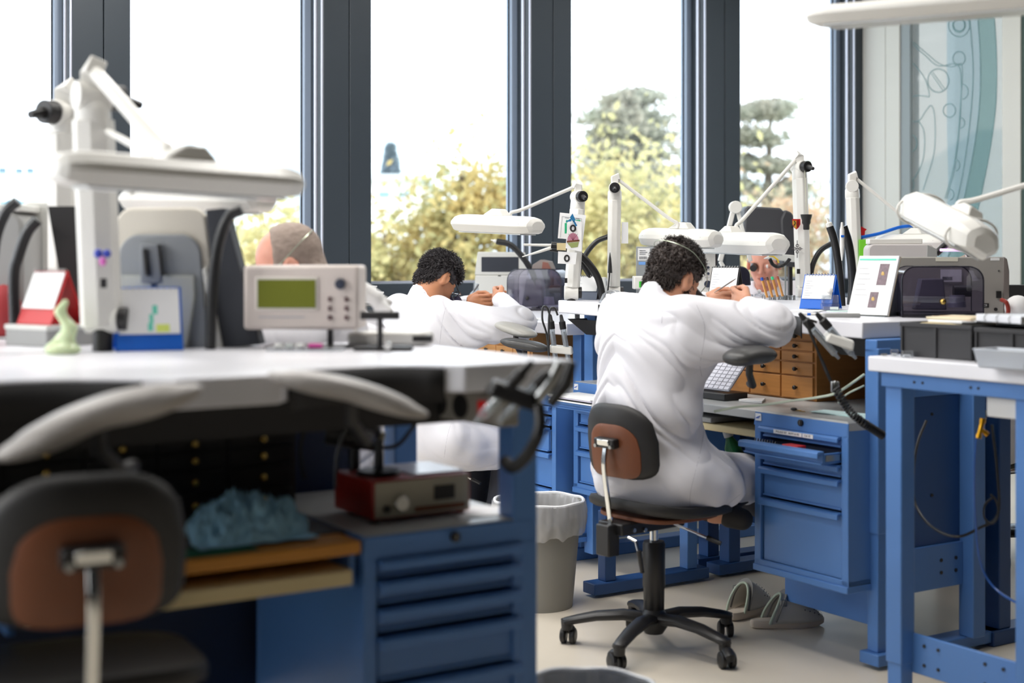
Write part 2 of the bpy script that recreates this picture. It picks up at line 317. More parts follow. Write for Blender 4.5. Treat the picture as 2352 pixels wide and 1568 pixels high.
def broad_tree(name, label, px, Y, ytop, wpx, m, n=9000, seed=1, cat='tree', sp=0.9, loc=None):
    rng = np.random.default_rng(seed); x = (px - CX) / F * Y; top = H + (590 - ytop) / F * Y; hgt = top - GZ; rw = wpx / 2 / F * Y
    t = thing(name, label, cat, (x, Y, GZ)); pts = []; br = MB(); br.tube([(0, 0, 0), (0.1, 0, hgt * 0.3), (0, 0.1, hgt * 0.6), (0.1, 0, hgt * 0.9)], [0.28, 0.2, 0.13, 0.03], 8)
    for k in range(46):
        zz = (hgt - sp * .35) * rng.uniform(0.32, 0.98); f = math.sqrt(max(0.05, 1 - abs((zz / hgt - 0.6) / 0.42) ** 2.2)); ang = rng.uniform(0, 6.28); r = rw * f * rng.uniform(0.35, 1.0)
        e = Vector((r * math.cos(ang), r * math.sin(ang), zz)); s0 = Vector((0, 0, max(hgt * 0.2, zz - r * 0.9)))
        br.tube([s0, (s0 + e) / 2 + Vector((0, 0, 0.2)), e], [0.07, 0.04, 0.015], 5)
        c = rng.normal(size=(n // 46, 3)) * np.array([1, 1, 0.75]) * sp * rng.uniform(0.45, 0.8) + np.array(e); pts.append(c)
    P = np.concatenate(pts); br.build('branches', BARK, t); leaves('foliage', P, 0.095, m, t); return t
broad_tree('autumn_tree', 'yellow autumn tree outside the window behind the bent dark-haired man', 1065, 26, 352, 290, YEL, 11000, 3, sp=0.8)
broad_tree('autumn_bush', 'lower golden tree crown at the edge of the window by the stack of boxes', 880, 27, 500, 150, YEL, 10000, 5, sp=0.8)
broad_tree('autumn_tree', 'broad yellow green tree outside in front of the cedar', 1450, 27, 345, 330, YG, 15000, 7, sp=1.1)
broad_tree('autumn_tree', 'peach coloured autumn tree low behind the tall lamp post with the crest', 1800, 30, 440, 260, PEA, 14000, 8)
broad_tree('autumn_tree', 'yellow tree outside just above the balding head', 650, 24, 430, 300, YG, 14000, 9)
broad_tree('autumn_tree', 'pale autumn tree behind the papers pinned to the lamp post', 1290, 31, 420, 160, YG, 9000, 10)
def cedar(name, label, px, Y, ytop, wpx, seed, tiers=13, lean=0, n=22):
    rng = np.random.default_rng(seed); x = (px - CX) / F * Y; top = H + (590 - ytop) / F * Y; hgt = top - GZ; rw = wpx / 2 / F * Y
    t = thing(name, label, 'tree', (x, Y, GZ)); br = MB(); br.tube([(0, 0, 0), (0, 0, hgt * 0.5), (0.2, 0, hgt * 0.97)], [0.5, 0.3, 0.05], 8); pts = []
    for k in range(tiers):
        zz = hgt * (0.42 + 0.55 * k / (tiers - 1)); rr = rw * (1.08 - 0.75 * (k / (tiers - 1)) ** 1.3)
        for j in range(7):
            ang = rng.uniform(0, 6.28); r = rr * rng.uniform(0.6, 1.1); e = Vector((r * math.cos(ang), r * math.sin(ang), zz + r * 0.22 + rng.uniform(-.2, .3)))
            s0 = Vector((0, 0, zz)); br.tube([s0, s0.lerp(e, 0.5) + Vector((0, 0, 0.25)), e], [0.09, 0.05, 0.015], 5)
            for q in range(n):
                f = rng.uniform(0.25, 1.0); c = s0.lerp(e, f); cc = rng.normal(size=(9, 3)) * np.array([0.42, 0.42, 0.10]) + np.array(c) + np.array([0, 0, -0.1 * f]); pts.append(cc)
    br.build('branches', BARK, t); leaves('foliage', np.concatenate(pts), 0.13, CED, t, 0.35); return t
cedar('cedar_tree', 'grey green cedar with layered boughs behind the bench lamps', 1440, 42, 205, 400, 21, n=24)
cedar('cedar_tree', 'cedar with drooping boughs seen past the tall lamp post with the crest', 1755, 44, 235, 330, 22, tiers=9, n=22)
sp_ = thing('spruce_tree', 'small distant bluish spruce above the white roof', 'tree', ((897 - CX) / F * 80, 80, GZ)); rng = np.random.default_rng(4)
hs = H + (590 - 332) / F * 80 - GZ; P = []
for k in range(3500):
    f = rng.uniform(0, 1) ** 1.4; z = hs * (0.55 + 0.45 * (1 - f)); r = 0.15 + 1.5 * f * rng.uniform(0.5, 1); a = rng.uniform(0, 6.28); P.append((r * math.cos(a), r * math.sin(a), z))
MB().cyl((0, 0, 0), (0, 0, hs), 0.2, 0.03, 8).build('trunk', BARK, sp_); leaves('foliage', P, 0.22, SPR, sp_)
def building(label, px0, px1, Y, ytop, rows=()):
    x0, x1 = [(p - CX) / F * Y for p in (px0, px1)]; top = H + (590 - ytop) / F * Y
    t = thing('white_building', label, 'building', ((x0 + x1) / 2, Y, GZ)); hw = (x1 - x0) / 2
    MB().box(-hw, hw, 0, 12, 0, top - GZ).build('wall', mat('white_render', (225, 225, 225), 0.8), t); MB().box(-hw - .2, hw + .2, -.2, 12.2, top - GZ, top - GZ + .25).build('roof_edge', mat('roof_grey', (190, 196, 204), 0.7), t)
    for (wx0, wx1, wy0, wy1) in rows:
        a, b = [(p - CX) / F * Y - (x0 + x1) / 2 for p in (wx0, wx1)]; z1, z0 = [H + (590 - p) / F * Y - GZ for p in (wy0, wy1)]
        MB().box(a, b, -0.05, 0.2, z0, z1).build('pane', mat('far_window', (120, 150, 165), 0.2), t)
building('white flat roofed building past the two lamp posts', -120, 142, 62, 412, [(x, x + 26, 462, 474) for x in (0, 34, 68, 100)])
building('white flat roofed building below the distant spruce', 840, 965, 60, 414, [(870, 895, 440, 452), (915, 940, 440, 452)])
building('low white building behind the long blurred lamp', 420, 640, 66, 392, [(x, x + 20, 405, 415) for x in (450, 500, 550)])
pl = thing('rooftop_plant', 'row of dark vents on the roof outside the leftmost window', 'vents', W(40, 408, 64))
for k, (x, h) in enumerate(((4, 24), (42, 22), (68, 23))): MB().box((x - 40) / F * 64 - .12, (x - 40) / F * 64 + .12, -.1, .3, -0.1, h / F * 64).build('vent', mat('vent_dark', (92, 118, 128), 0.5), pl)
# ---------------------------------------------------------------- benches, tables and steel cabinets
def room(name, label, cat, a, b, z=0.0, group=None): 
    t = thing(name, label, cat, AB(a, b, z), TH, group); return t, Matrix.Translation((-a, -b, -z))
def arc(ax, c0, c1, depth, n=14):     # shallow cut-out between c0 and c1, going `depth` in
    return [(c0 + (c1 - c0) * i / n, depth * (1 - abs(2 * i / n - 1) ** 3.2)) for i in range(n + 1)]
# --- near bench (front towards the camera side)
t, M = room('workbench', 'white topped blue workbench with armrest cut-outs carrying the green screened meter', 'workbench', 0.6, 2.9)
ZT = 1.08
f1 = [(x, 2.31 + d) for x, d in arc(0, 0.2, 0.81, 0.13)]; f2 = [(x, 2.315 + d) for x, d in arc(0, 1.0, 1.375, 0.085)]
poly = [(-1.8, 2.31)] + [(0.02, 2.31)] + f1 + f2 + [(1.63, 2.318), (1.63, 3.10), (-1.8, 3.10)]
MB().prism(poly, ZT - 0.052, ZT).build('tabletop', WHITE, t, 0.004, M=M)
def edging(pts, nrm, z0, z1, name='cutout_edging'):
    mb = MB(); n = len(pts); off = 0.004
    q = [Vector((x - nrm[0] * off, y - nrm[1] * off, z)) for x, y in pts for z in (z0, z1)]
    mb.add(q, [(2 * i, 2 * i + 1, 2 * i + 3, 2 * i + 2) for i in range(n - 1)]); o = mb.build(name, BLACKM, t, M=M); s = o.modifiers.new('s', 'SOLIDIFY'); s.thickness = 0.004; return o
edging(f1[1:-1], (0, 1), ZT - 0.07, ZT - 0.006); edging(f2[1:-1], (0, 1), ZT - 0.07, ZT - 0.006)
MB().box(-1.8, 1.58, 2.50, 2.52, ZT - 0.13, ZT - 0.052).build('apron', BLACKM, t, M=M)
for (x, y) in ((1.59, 2.48), (1.59, 3.0), (-1.3, 2.5), (-1.3, 3.0)):
    MB().box(x, x + 0.06, y, y + 0.06, 0.35, ZT - 0.053).build('leg', BLUE, t, 0.004, M=M); MB().box(x + .005, x + 0.055, y + .005, y + 0.055, 0.05, 0.36).build('leg_extension', BLUE, t, 0.003, M=M)
for x in (1.58, -1.31): MB().box(x, x + 0.08, 2.42, 3.1, 0.01, 0.06).build('foot_beam', BLUE, t, 0.004, M=M)
MB().box(-1.8, 1.52, 3.06, 3.08, 0.30, 0.98).build('modesty_panel', mat('navy_panel', (24, 40, 70), .5), t, M=M)  # shade under bench and seat is put into this panel's colour
MB().box(0.1, 1.245, 2.56, 3.04, 0.722, 0.742).build('shelf', mat('shelf_dark', (60, 62, 66), 0.5), t, 0.003, M=M)
MB().box(0.62, 1.235, 2.47, 2.80, 0.712, 0.738).build('pull_out_board', mat('board_orange', (196, 132, 46), 0.5, var=0.1), t, 0.004, M=M)
MB().box(0.60, 1.215, 2.465, 2.82, 0.655, 0.685).build('pull_out_board', CREAM, t, 0.004, M=M)
for x in (0.58, 1.224): MB().box(x, x + 0.012, 2.50, 3.0, 0.64, 0.722).build('board_runner', BLUE, t, 0.001, M=M)
# --- second bench behind it
t2, M2 = room('workbench', 'pale grey topped bench behind the near bench holding the second lamp and red calendar', 'workbench', 0.4, 3.5)
MB().prism([(-1.8, 3.12), (1.3, 3.12), (1.3, 4.5), (-1.8, 4.5)], 1.03, 1.082).build('tabletop', WHITE, t2, 0.004, M=M2)
for (x, y) in ((1.2, 3.16), (1.2, 4.4), (-1.3, 3.16), (-1.3, 4.4)): MB().box(x, x + 0.06, y, y + 0.06, 0.05, 1.03).build('leg', BLUE, t2, 0.004, M=M2)
for x in (1.19, -1.31): MB().box(x, x + 0.08, 3.14, 4.5, 0.0, 0.05).build('foot_beam', BLUE, t2, 0.004, M=M2)
# --- the bench of the man with curly hair
t, M = room('workbench', 'white topped blue bench where the curly haired man works', 'workbench', 4.1, 4.0)
def zb(b): return 1.08 + (b - 3.171) * 0.0155
def tilt(mb): mb.v = [(x, y, z + (y - 3.171) * 0.0155) for x, y, z in mb.v]; return mb
cut = [(3.335 + d, y) for y, d in arc(0, 4.575, 3.44, 0.20)]
poly = [(3.335, 3.171), (4.75, 3.171), (4.75, 4.86), (3.335, 4.86)] + cut
tilt(MB().prism(poly, 1.028, 1.08)).build('tabletop', WHITE, t, 0.004, M=M)
mb = MB(); q = [Vector((x - 0.003, y, z)) for x, y in cut for z in (1.012, 1.074)]
mb.add(q, [(2 * i, 2 * i + 1, 2 * i + 3, 2 * i + 2) for i in range(len(cut) - 1)]); o = tilt(mb).build('cutout_edging', BLACKM, t, M=M); s = o.modifiers.new('s', 'SOLIDIFY'); s.thickness = 0.004
MB().box(3.345, 3.405, 3.115, 3.17, 0.42, 1.0).box(3.345, 3.52, 3.12, 3.17, 0.985, 1.027).build('leg', BLUE, t, 0.004, M=M)
MB().box(3.35, 3.40, 3.12, 3.165, 0.05, 0.43).build('leg_extension', BLUE, t, 0.003, M=M)
MB().box(3.33, 3.95, 3.10, 3.18, 0.012, 0.05).build('foot_beam', BLUE, t, 0.004, M=M)
MB().box(3.46, 3.52, 4.79, 4.85, 0.05, 1.05).build('leg', BLUE, t, 0.004, M=M)
MB().box(3.735, 3.795, 3.07, 3.13, 0.05, 1.02).build('leg', BLUE, t, 0.004, M=M)
MB().box(3.405, 3.735, 3.125, 3.135, 0.28, 0.985).build('side_panel', SHADEBLUE, t, 0.002, M=M)
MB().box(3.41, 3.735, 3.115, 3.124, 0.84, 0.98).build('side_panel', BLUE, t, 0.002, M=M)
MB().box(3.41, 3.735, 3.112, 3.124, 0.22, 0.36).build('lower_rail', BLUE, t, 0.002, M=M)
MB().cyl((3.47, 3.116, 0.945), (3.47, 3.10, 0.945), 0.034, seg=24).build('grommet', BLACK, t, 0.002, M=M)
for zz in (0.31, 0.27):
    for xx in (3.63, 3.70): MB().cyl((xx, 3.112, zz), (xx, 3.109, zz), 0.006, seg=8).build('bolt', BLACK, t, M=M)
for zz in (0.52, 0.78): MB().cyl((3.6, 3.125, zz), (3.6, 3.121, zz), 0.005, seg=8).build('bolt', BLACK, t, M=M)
MB().box(3.90, 3.96, 3.10, 3.16, 0.05, 1.02).build('leg', SHADEBLUE, t, 0.004, M=M); MB().box(3.86, 4.7, 3.09, 3.17, 0.0, 0.05).build('foot_beam', SHADEBLUE, t, 0.004, M=M)
# black wedge brackets under the two end strips
for b0, b1 in ((3.19, 3.40), (4.60, 4.83)):
    MB().add([(x, y, z) for x, y, z in ((3.36, b0, 1.03), (3.36, b1, 1.03), (3.42, b1 - 0.05, 0.965), (3.42, b0, 0.965), (3.72, b0, 1.03), (3.72, b1, 1.03), (3.62, b1 - 0.05, 0.965), (3.62, b0, 0.965))],
             [(0, 1, 2, 3), (4, 7, 6, 5), (3, 2, 6, 7), (0, 3, 7, 4), (1, 5, 6, 2)]).build('bracket', BLACKM, t, 0.002, M=M)
MB().box(3.46, 3.9, 4.77, 4.85, 1.0, 1.05).build('support_arm', BLUE, t, 0.003, M=M)
MB().box(3.25, 3.97, 3.15, 4.37, 0.742, 0.772).build('shelf', GREYTOP, t, 0.003, M=M)
MB().box(3.28, 3.9, 3.60, 4.30, 0.675, 0.70).build('pull_out_board', CREAM, t, 0.004, M=M)
MB().box(3.45, 3.462, 3.13, 3.64, 0.096, 0.55).build('lower_panel', BLUE, t, 0.002, M=M)
MB().box(3.96, 3.972, 3.17, 4.78, 0.20, 0.66).build('modesty_panel', SHADEBLUE, t, 0.002, M=M)
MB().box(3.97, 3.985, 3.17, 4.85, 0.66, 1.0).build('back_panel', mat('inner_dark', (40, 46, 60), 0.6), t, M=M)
for b in (4.37, 4.50): MB().box(3.76, 4.6, b - 0.03, b + 0.05, 0.012, 0.055).build('foot_beam', SHADEBLUE, t, 0.003, M=M); MB().box(3.82, 3.88, b - 0.02, b + 0.04, 0.055, 0.66).build('leg', SHADEBLUE, t, 0.003, M=M)
MB().box(3.14, 3.70, 4.33, 4.41, 0.012, 0.055).build('foot_beam', SHADEBLUE, t, 0.004, M=M); MB().box(3.20, 3.25, 4.345, 4.395, 0.055, 0.32).build('leg', SHADEBLUE, t, 0.003, M=M); MB().box(3.60, 3.65, 4.345, 4.395, 0.055, 0.32).build('leg', BLUE, t, 0.003, M=M)
# --- bench of the man at the window
t, M = room('workbench', 'white topped blue bench by the windows where the dark haired man bends over', 'workbench', 3.9, 5.8)
cut = [(3.42 + d, y) for y, d in arc(0, 6.25, 5.18, 0.2)]
MB().prism([(3.42, 4.92), (4.95, 4.92), (4.95, 6.85), (3.42, 6.85)] + cut, 0.955, 1.005).build('tabletop', WHITE, t, 0.004, M=M)
mb = MB(); q = [Vector((x - 0.003, y, z)) for x, y in cut for z in (0.94, 1.0)]
mb.add(q, [(2 * i, 2 * i + 1, 2 * i + 3, 2 * i + 2) for i in range(len(cut) - 1)]); o = mb.build('cutout_edging', BLACKM, t, M=M); s = o.modifiers.new('s', 'SOLIDIFY'); s.thickness = 0.004
for (x, y) in ((3.5, 4.93), (4.8, 4.95), (3.5, 6.7), (4.8, 6.7)): MB().box(x, x + 0.06, y, y + 0.06, 0.05, 0.955).build('leg', BLUE, t, 0.004, M=M)
for y in (4.92, 6.69): MB().box(3.42, 4.9, y, y + 0.08, 0.0, 0.05).build('foot_beam', BLUE, t, 0.004, M=M)
MB().box(3.38, 4.0, 5.0, 6.3, 0.66, 0.68).build('shelf', GREYTOP, t, 0.003, M=M)
MB().box(4.05, 4.06, 4.95, 6.4, 0.25, 0.9).build('modesty_panel', SHADEBLUE, t, M=M)
# --- side table
t, M = room('side_table', 'blue framed table with a white top carrying the black crates', 'table', 3.4, 2.6)
MB().box(3.072, 3.80, 2.22, 2.90, 0.957, 1.0).build('tabletop', WHITE, t, 0.004, M=M)
MB().box(3.092, 3.104, 2.26, 2.868, 0.915, 0.956).build('apron', BLUE, t, 0.002, M=M)
for (x, y) in ((3.10, 2.803), (3.10, 2.358), (3.68, 2.803), (3.68, 2.358)):
    if x > 3.5: continue
    MB().box(x + .004, x + 0.06, y, y + 0.06, 0.125, 0.94).build('leg', BLUE, t, 0.004, M=M); MB().box(x + .008, x + 0.056, y + .004, y + 0.056, 0.0, 0.14).build('leg_extension', BLUE, t, 0.003, M=M)
MB().box(3.15, 3.16, 2.37, 2.84, 0.10, 0.213).build('lower_rail', BLUE, t, 0.003, M=M)
for yy in (2.76, 2.71, 2.55, 2.49):
    for zz in (0.185, 0.13): MB().cyl((3.1505, yy, zz), (3.147, yy, zz), 0.005, seg=8).build('bolt', BLACK, t, M=M)
for yy in (2.745, 2.715, 2.55, 2.525): MB().cyl((3.093, yy, 0.935), (3.090, yy, 0.935), 0.004, seg=8).build('bolt', BLACK, t, M=M)
MB().box(3.112, 3.14, 2.42, 2.515, 0.86, 0.914).build('junction_box', mat('box_white', (205, 205, 205), 0.5), t, 0.003, M=M)
for y in (2.25, 2.8): MB().box(3.72, 3.78, y, y + 0.06, 0.0, 0.956).build('leg', SHADEBLUE, t, 0.004, M=M)
# --- steel drawer cabinets
def cabinet(label, loc, rot, w_, d_, z0, z1, drawers, open_={}, plinth=0.0, sticker=False, labels=None, lock=True):
    t = thing('drawer_cabinet', label, 'cabinet', (loc[0], loc[1], 0), rot)
    fr = 0.028
    mb = MB().box(0, w_, 0.012, d_, z1 - 0.046, z1 - 0.003).box(0, fr, 0.012, d_, z0, z1 - 0.046).box(w_ - fr, w_, 0.012, d_, z0, z1 - 0.046).box(0, w_, d_ - 0.01, d_, z0, z1 - 0.05).box(0, w_, 0.012, d_, z0, z0 + 0.018)
    mb.build('body', BLUE, t, 0.003)
    MB().box(-0.003, w_ + 0.003, 0.006, d_, z0 - 0.022, z0).build('base_rail', BLUE, t, 0.003)
    MB().box(0.004, w_ - 0.004, 0.016, d_ - .004, z1 - 0.003, z1).build('top_plate', GREYTOP, t, 0.001)
    MB().box(fr, w_ - fr, 0.06, 0.07, z0, z1 - 0.05).build('inner_shadow_plate', mat('inner_steel', (22, 34, 60), 0.6), t)  # added plate, its dark colour stands in for shade behind the drawers
    if lock:
        lk = MB().cyl((w_ * 0.52, 0.012, z1 - 0.022), (w_ * 0.52, 0.004, z1 - 0.022), 0.0105, seg=20).build('lock', BLACK, t, 0.001)
        MB().box(w_ * 0.52 - .0012, w_ * 0.52 + .0012, 0.003, 0.0045, z1 - 0.028, z1 - 0.016).build('keyhole', STEEL, lk)
    if sticker: 
        MB().box(0.006, 0.034, 0.0095, 0.0115, z1 - 0.034, z1 - 0.010).build('sticker', PAPER, t)
        MB().tube([(0.010, 0.009, z1 - 0.026), (0.018, 0.009, z1 - 0.022), (0.030, 0.009, z1 - 0.018)], 0.0015, 5).build('sticker_mark', BLUECAL, t)
        MB().tube([(0.016, 0.009, z1 - 0.026), (0.026, 0.009, z1 - 0.024)], 0.001, 5).build('sticker_mark', BLUECAL, t)
    for i, (a, b) in enumerate(drawers):
        off = -open_.get(i, 0); x0, x1 = fr + 0.003, w_ - fr - 0.003; h = min(0.020, (b - a) * 0.42)
        dr = MB().box(x0 + .004, x1 - .004, 0.022 + off, 0.03 + off, a + 0.004, b - 0.004).box(x0 + .004, x1 - .004, 0.016 + off, 0.03 + off, a + 0.002, a + 0.008)
        if off: dr.box(x0 + .004, x0 + .01, 0.03 + off, 0.3, a + .004, b - 0.012).box(x1 - .01, x1 - .004, 0.03 + off, 0.3, a + .004, b - 0.012).box(x0 + .004, x1 - .004, 0.03 + off, 0.3, a + .003, a + .006)
        d = dr.build('drawer', BLUE, t, 0.0015)
        hb = MB(); pr = [(0.022, b - 0.004), (0.002, b - 0.004), (-0.004, b - 0.009), (-0.004, b - 0.004 - h), (0.0, b - 0.006 - h), (0.003, b - 0.004 - h), (0.003, b - 0.012), (0.022, b - 0.012)]
        n = len(pr); vs = [(x0, y + off, z) for y, z in pr] + [(x1, y + off, z) for y, z in pr]
        hb.add(vs, [tuple(range(n)), tuple(range(2 * n - 1, n - 1, -1))] + [(k, n + k, n + (k + 1) % n, (k + 1) % n) for k in range(n)]); hb.build('handle', BLUE, d, 0.0012)
        if off: 
            for xx in (x0 + .001, x1 - .004): MB().box(xx, xx + 0.003, 0.035 + off, 0.25, a + 0.012, b - 0.018).build('slide_rail', STEEL, d)
    return t, fr
rc = AB(3.238, 3.573)
rz = [(0.688, 0.728), (0.640, 0.688), (0.595, 0.640), (0.492, 0.594), (0.272, 0.490)]
tR, _ = cabinet('steel blue cabinet with one drawer pulled open beside the pair of clogs', rc, TH - math.pi / 2, 0.423, 0.52, 0.262, 0.774, rz, {1: 0.085}, sticker=True)
MB().box(0.11, 0.24, -0.0062, -0.0045, 0.7085, 0.7215).build('drawer_label', PAPER, tR); MB().box(0.243, 0.29, -0.0062, -0.0045, 0.7085, 0.7215).build('drawer_label', PAPER, tR)
text('POLAGE SET . BOITE & VIS', 0.0092, 'label_text', INK, tR, (0.175, -0.0064, 0.715), (math.pi / 2, 0, 0)); text('Cal. 42', 0.0092, 'label_text', INK, tR, (0.266, -0.0064, 0.715), (math.pi / 2, 0, 0))
lz = [(0.655, 0.697), (0.604, 0.655), (0.549, 0.601), (0.452, 0.545), (0.34, 0.449), (0.21, 0.337)]
cabinet('blurred dark blue drawer cabinet under the near bench with a red instrument on top', onz(843, 1234, 0.743), TH, 0.39, 0.55, 0.2, 0.743, lz)
cabinet('blue cabinet behind the curly haired man with papers in its open top drawer', AB(3.36, 4.80), TH - math.pi / 2, 0.42, 0.5, 0.34, 0.774, [(0.675, 0.724), (0.60, 0.672), (0.50, 0.598), (0.36, 0.498)], {0: 0.13}, sticker=True)
cabinet('blue drawer cabinet in shade between the bin and the man at the window', AB(3.29, 5.25), TH - math.pi / 2, 0.42, 0.5, 0.12, 0.72, [(0.63, 0.672), (0.585, 0.628), (0.48, 0.583), (0.33, 0.478), (0.14, 0.328)], {1: 0.012, 2: 0.02})
# open drawer contents
t = thing('document_stack', 'stack of plastic sleeved papers lying in the open drawer behind the black chair back', 'papers', AB(3.30, 4.60, 0.712), TH)
for k, (dx, m_) in enumerate(((0.0, PAPER), (0.006, BLACKM), (0.0, mat('sleeve', (220, 215, 235), 0.15)), (-0.004, PAPER))): MB().box(-0.10 + dx, 0.05, -0.16, 0.13 - dx, 0.006 * k, 0.006 * k + 0.005).build('document', m_, t, 0.001)
t = thing('red_tin', 'red tin box lying in the open drawer of the cabinet by the clogs', 'tin', AB(3.20, 3.335, 0.665), TH - math.pi / 2); MB().box(-.035, .035, -.02, .02, 0, .022).build('body', RED, t, 0.003); MB().box(-.03, .03, -.021, -.0202, .006, .014).build('label_strip', mat('gold_print', (225, 190, 120), 0.5), t)
t = thing('drill_set', 'black rack of silver drill bits inside the open drawer', 'tool rack', AB(3.205, 3.47, 0.665), TH - math.pi / 2); MB().box(-.06, .05, -.02, .03, 0, .012).build('rack', BLACKM, t, 0.002)
for k in range(9): MB().cyl((-.052 + k * .012, 0.0, .012), (-.052 + k * .012, 0.003, .023), .0025, seg=8).build('drill_bit', CHROME, t)
# --- wooden drawer chests
def chest(label, loc, rot, cols, rows, w_, z0, d_, mb_, km, knob_r=0.008, hidebody=None):
    t = thing('drawer_chest', label, 'chest of drawers', (loc[0], loc[1], z0), rot); Hh = rows[-1] + 0.012
    MB().box(0, w_ * cols + 0.016, 0.0, d_, 0, Hh).build('carcass', mb_, t, 0.002)
    for c in range(cols):
        x0 = 0.012 + c * w_; x1 = x0 + w_ - 0.008
        for r in range(len(rows) - 1):
            a, b = rows[r] + 0.003, rows[r + 1] - 0.003
            d = MB().box(x0, x1, -0.008, 0.002, a, b).build('drawer', mb_, t, 0.0015)
            xm = (x0 + x1) / 2; zm = (a + b) / 2
            MB().tube([(xm, -0.006, zm), (xm, -0.014, zm), (xm, -0.017, zm), (xm, -0.024, zm), (xm, -0.027, zm)], [knob_r * .45, knob_r * .45, knob_r, knob_r, knob_r * .6], 12).build('knob', km, d)
    return t
chest('dark drawer chest with brass knobs on the shelf under the near bench', AB(0.345, 2.85), TH, 6, [0.005, 0.05, 0.10, 0.14, 0.172, 0.205, 0.25], 0.151, 0.742, 0.17, DWOOD, BRASS)
p = ona(1874, 930, 3.62); bb = -p.x * UY + p.y * UX
chest('oak drawer chest with black knobs under the bench of the curly haired man', AB(3.62, bb + 0.51), TH - math.pi / 2, 3, [0.004, 0.087, 0.137, 0.176, 0.214, 0.245], 0.166, 0.772, 0.30, WOOD, BLACK, 0.0075)
p = ona(1222, 800, 3.66); bb = -p.x * UY + p.y * UX
chest('small light oak drawer chest under the window bench', AB(3.66, bb + 0.62), TH - math.pi / 2, 4, [0.004, 0.07, 0.13, 0.18, 0.235], 0.152, 0.68, 0.25, mat('light_oak', (206, 152, 96), 0.5, var=0.15, vscale=7, stretch=(1, 1, 12)), BLACK, 0.007)

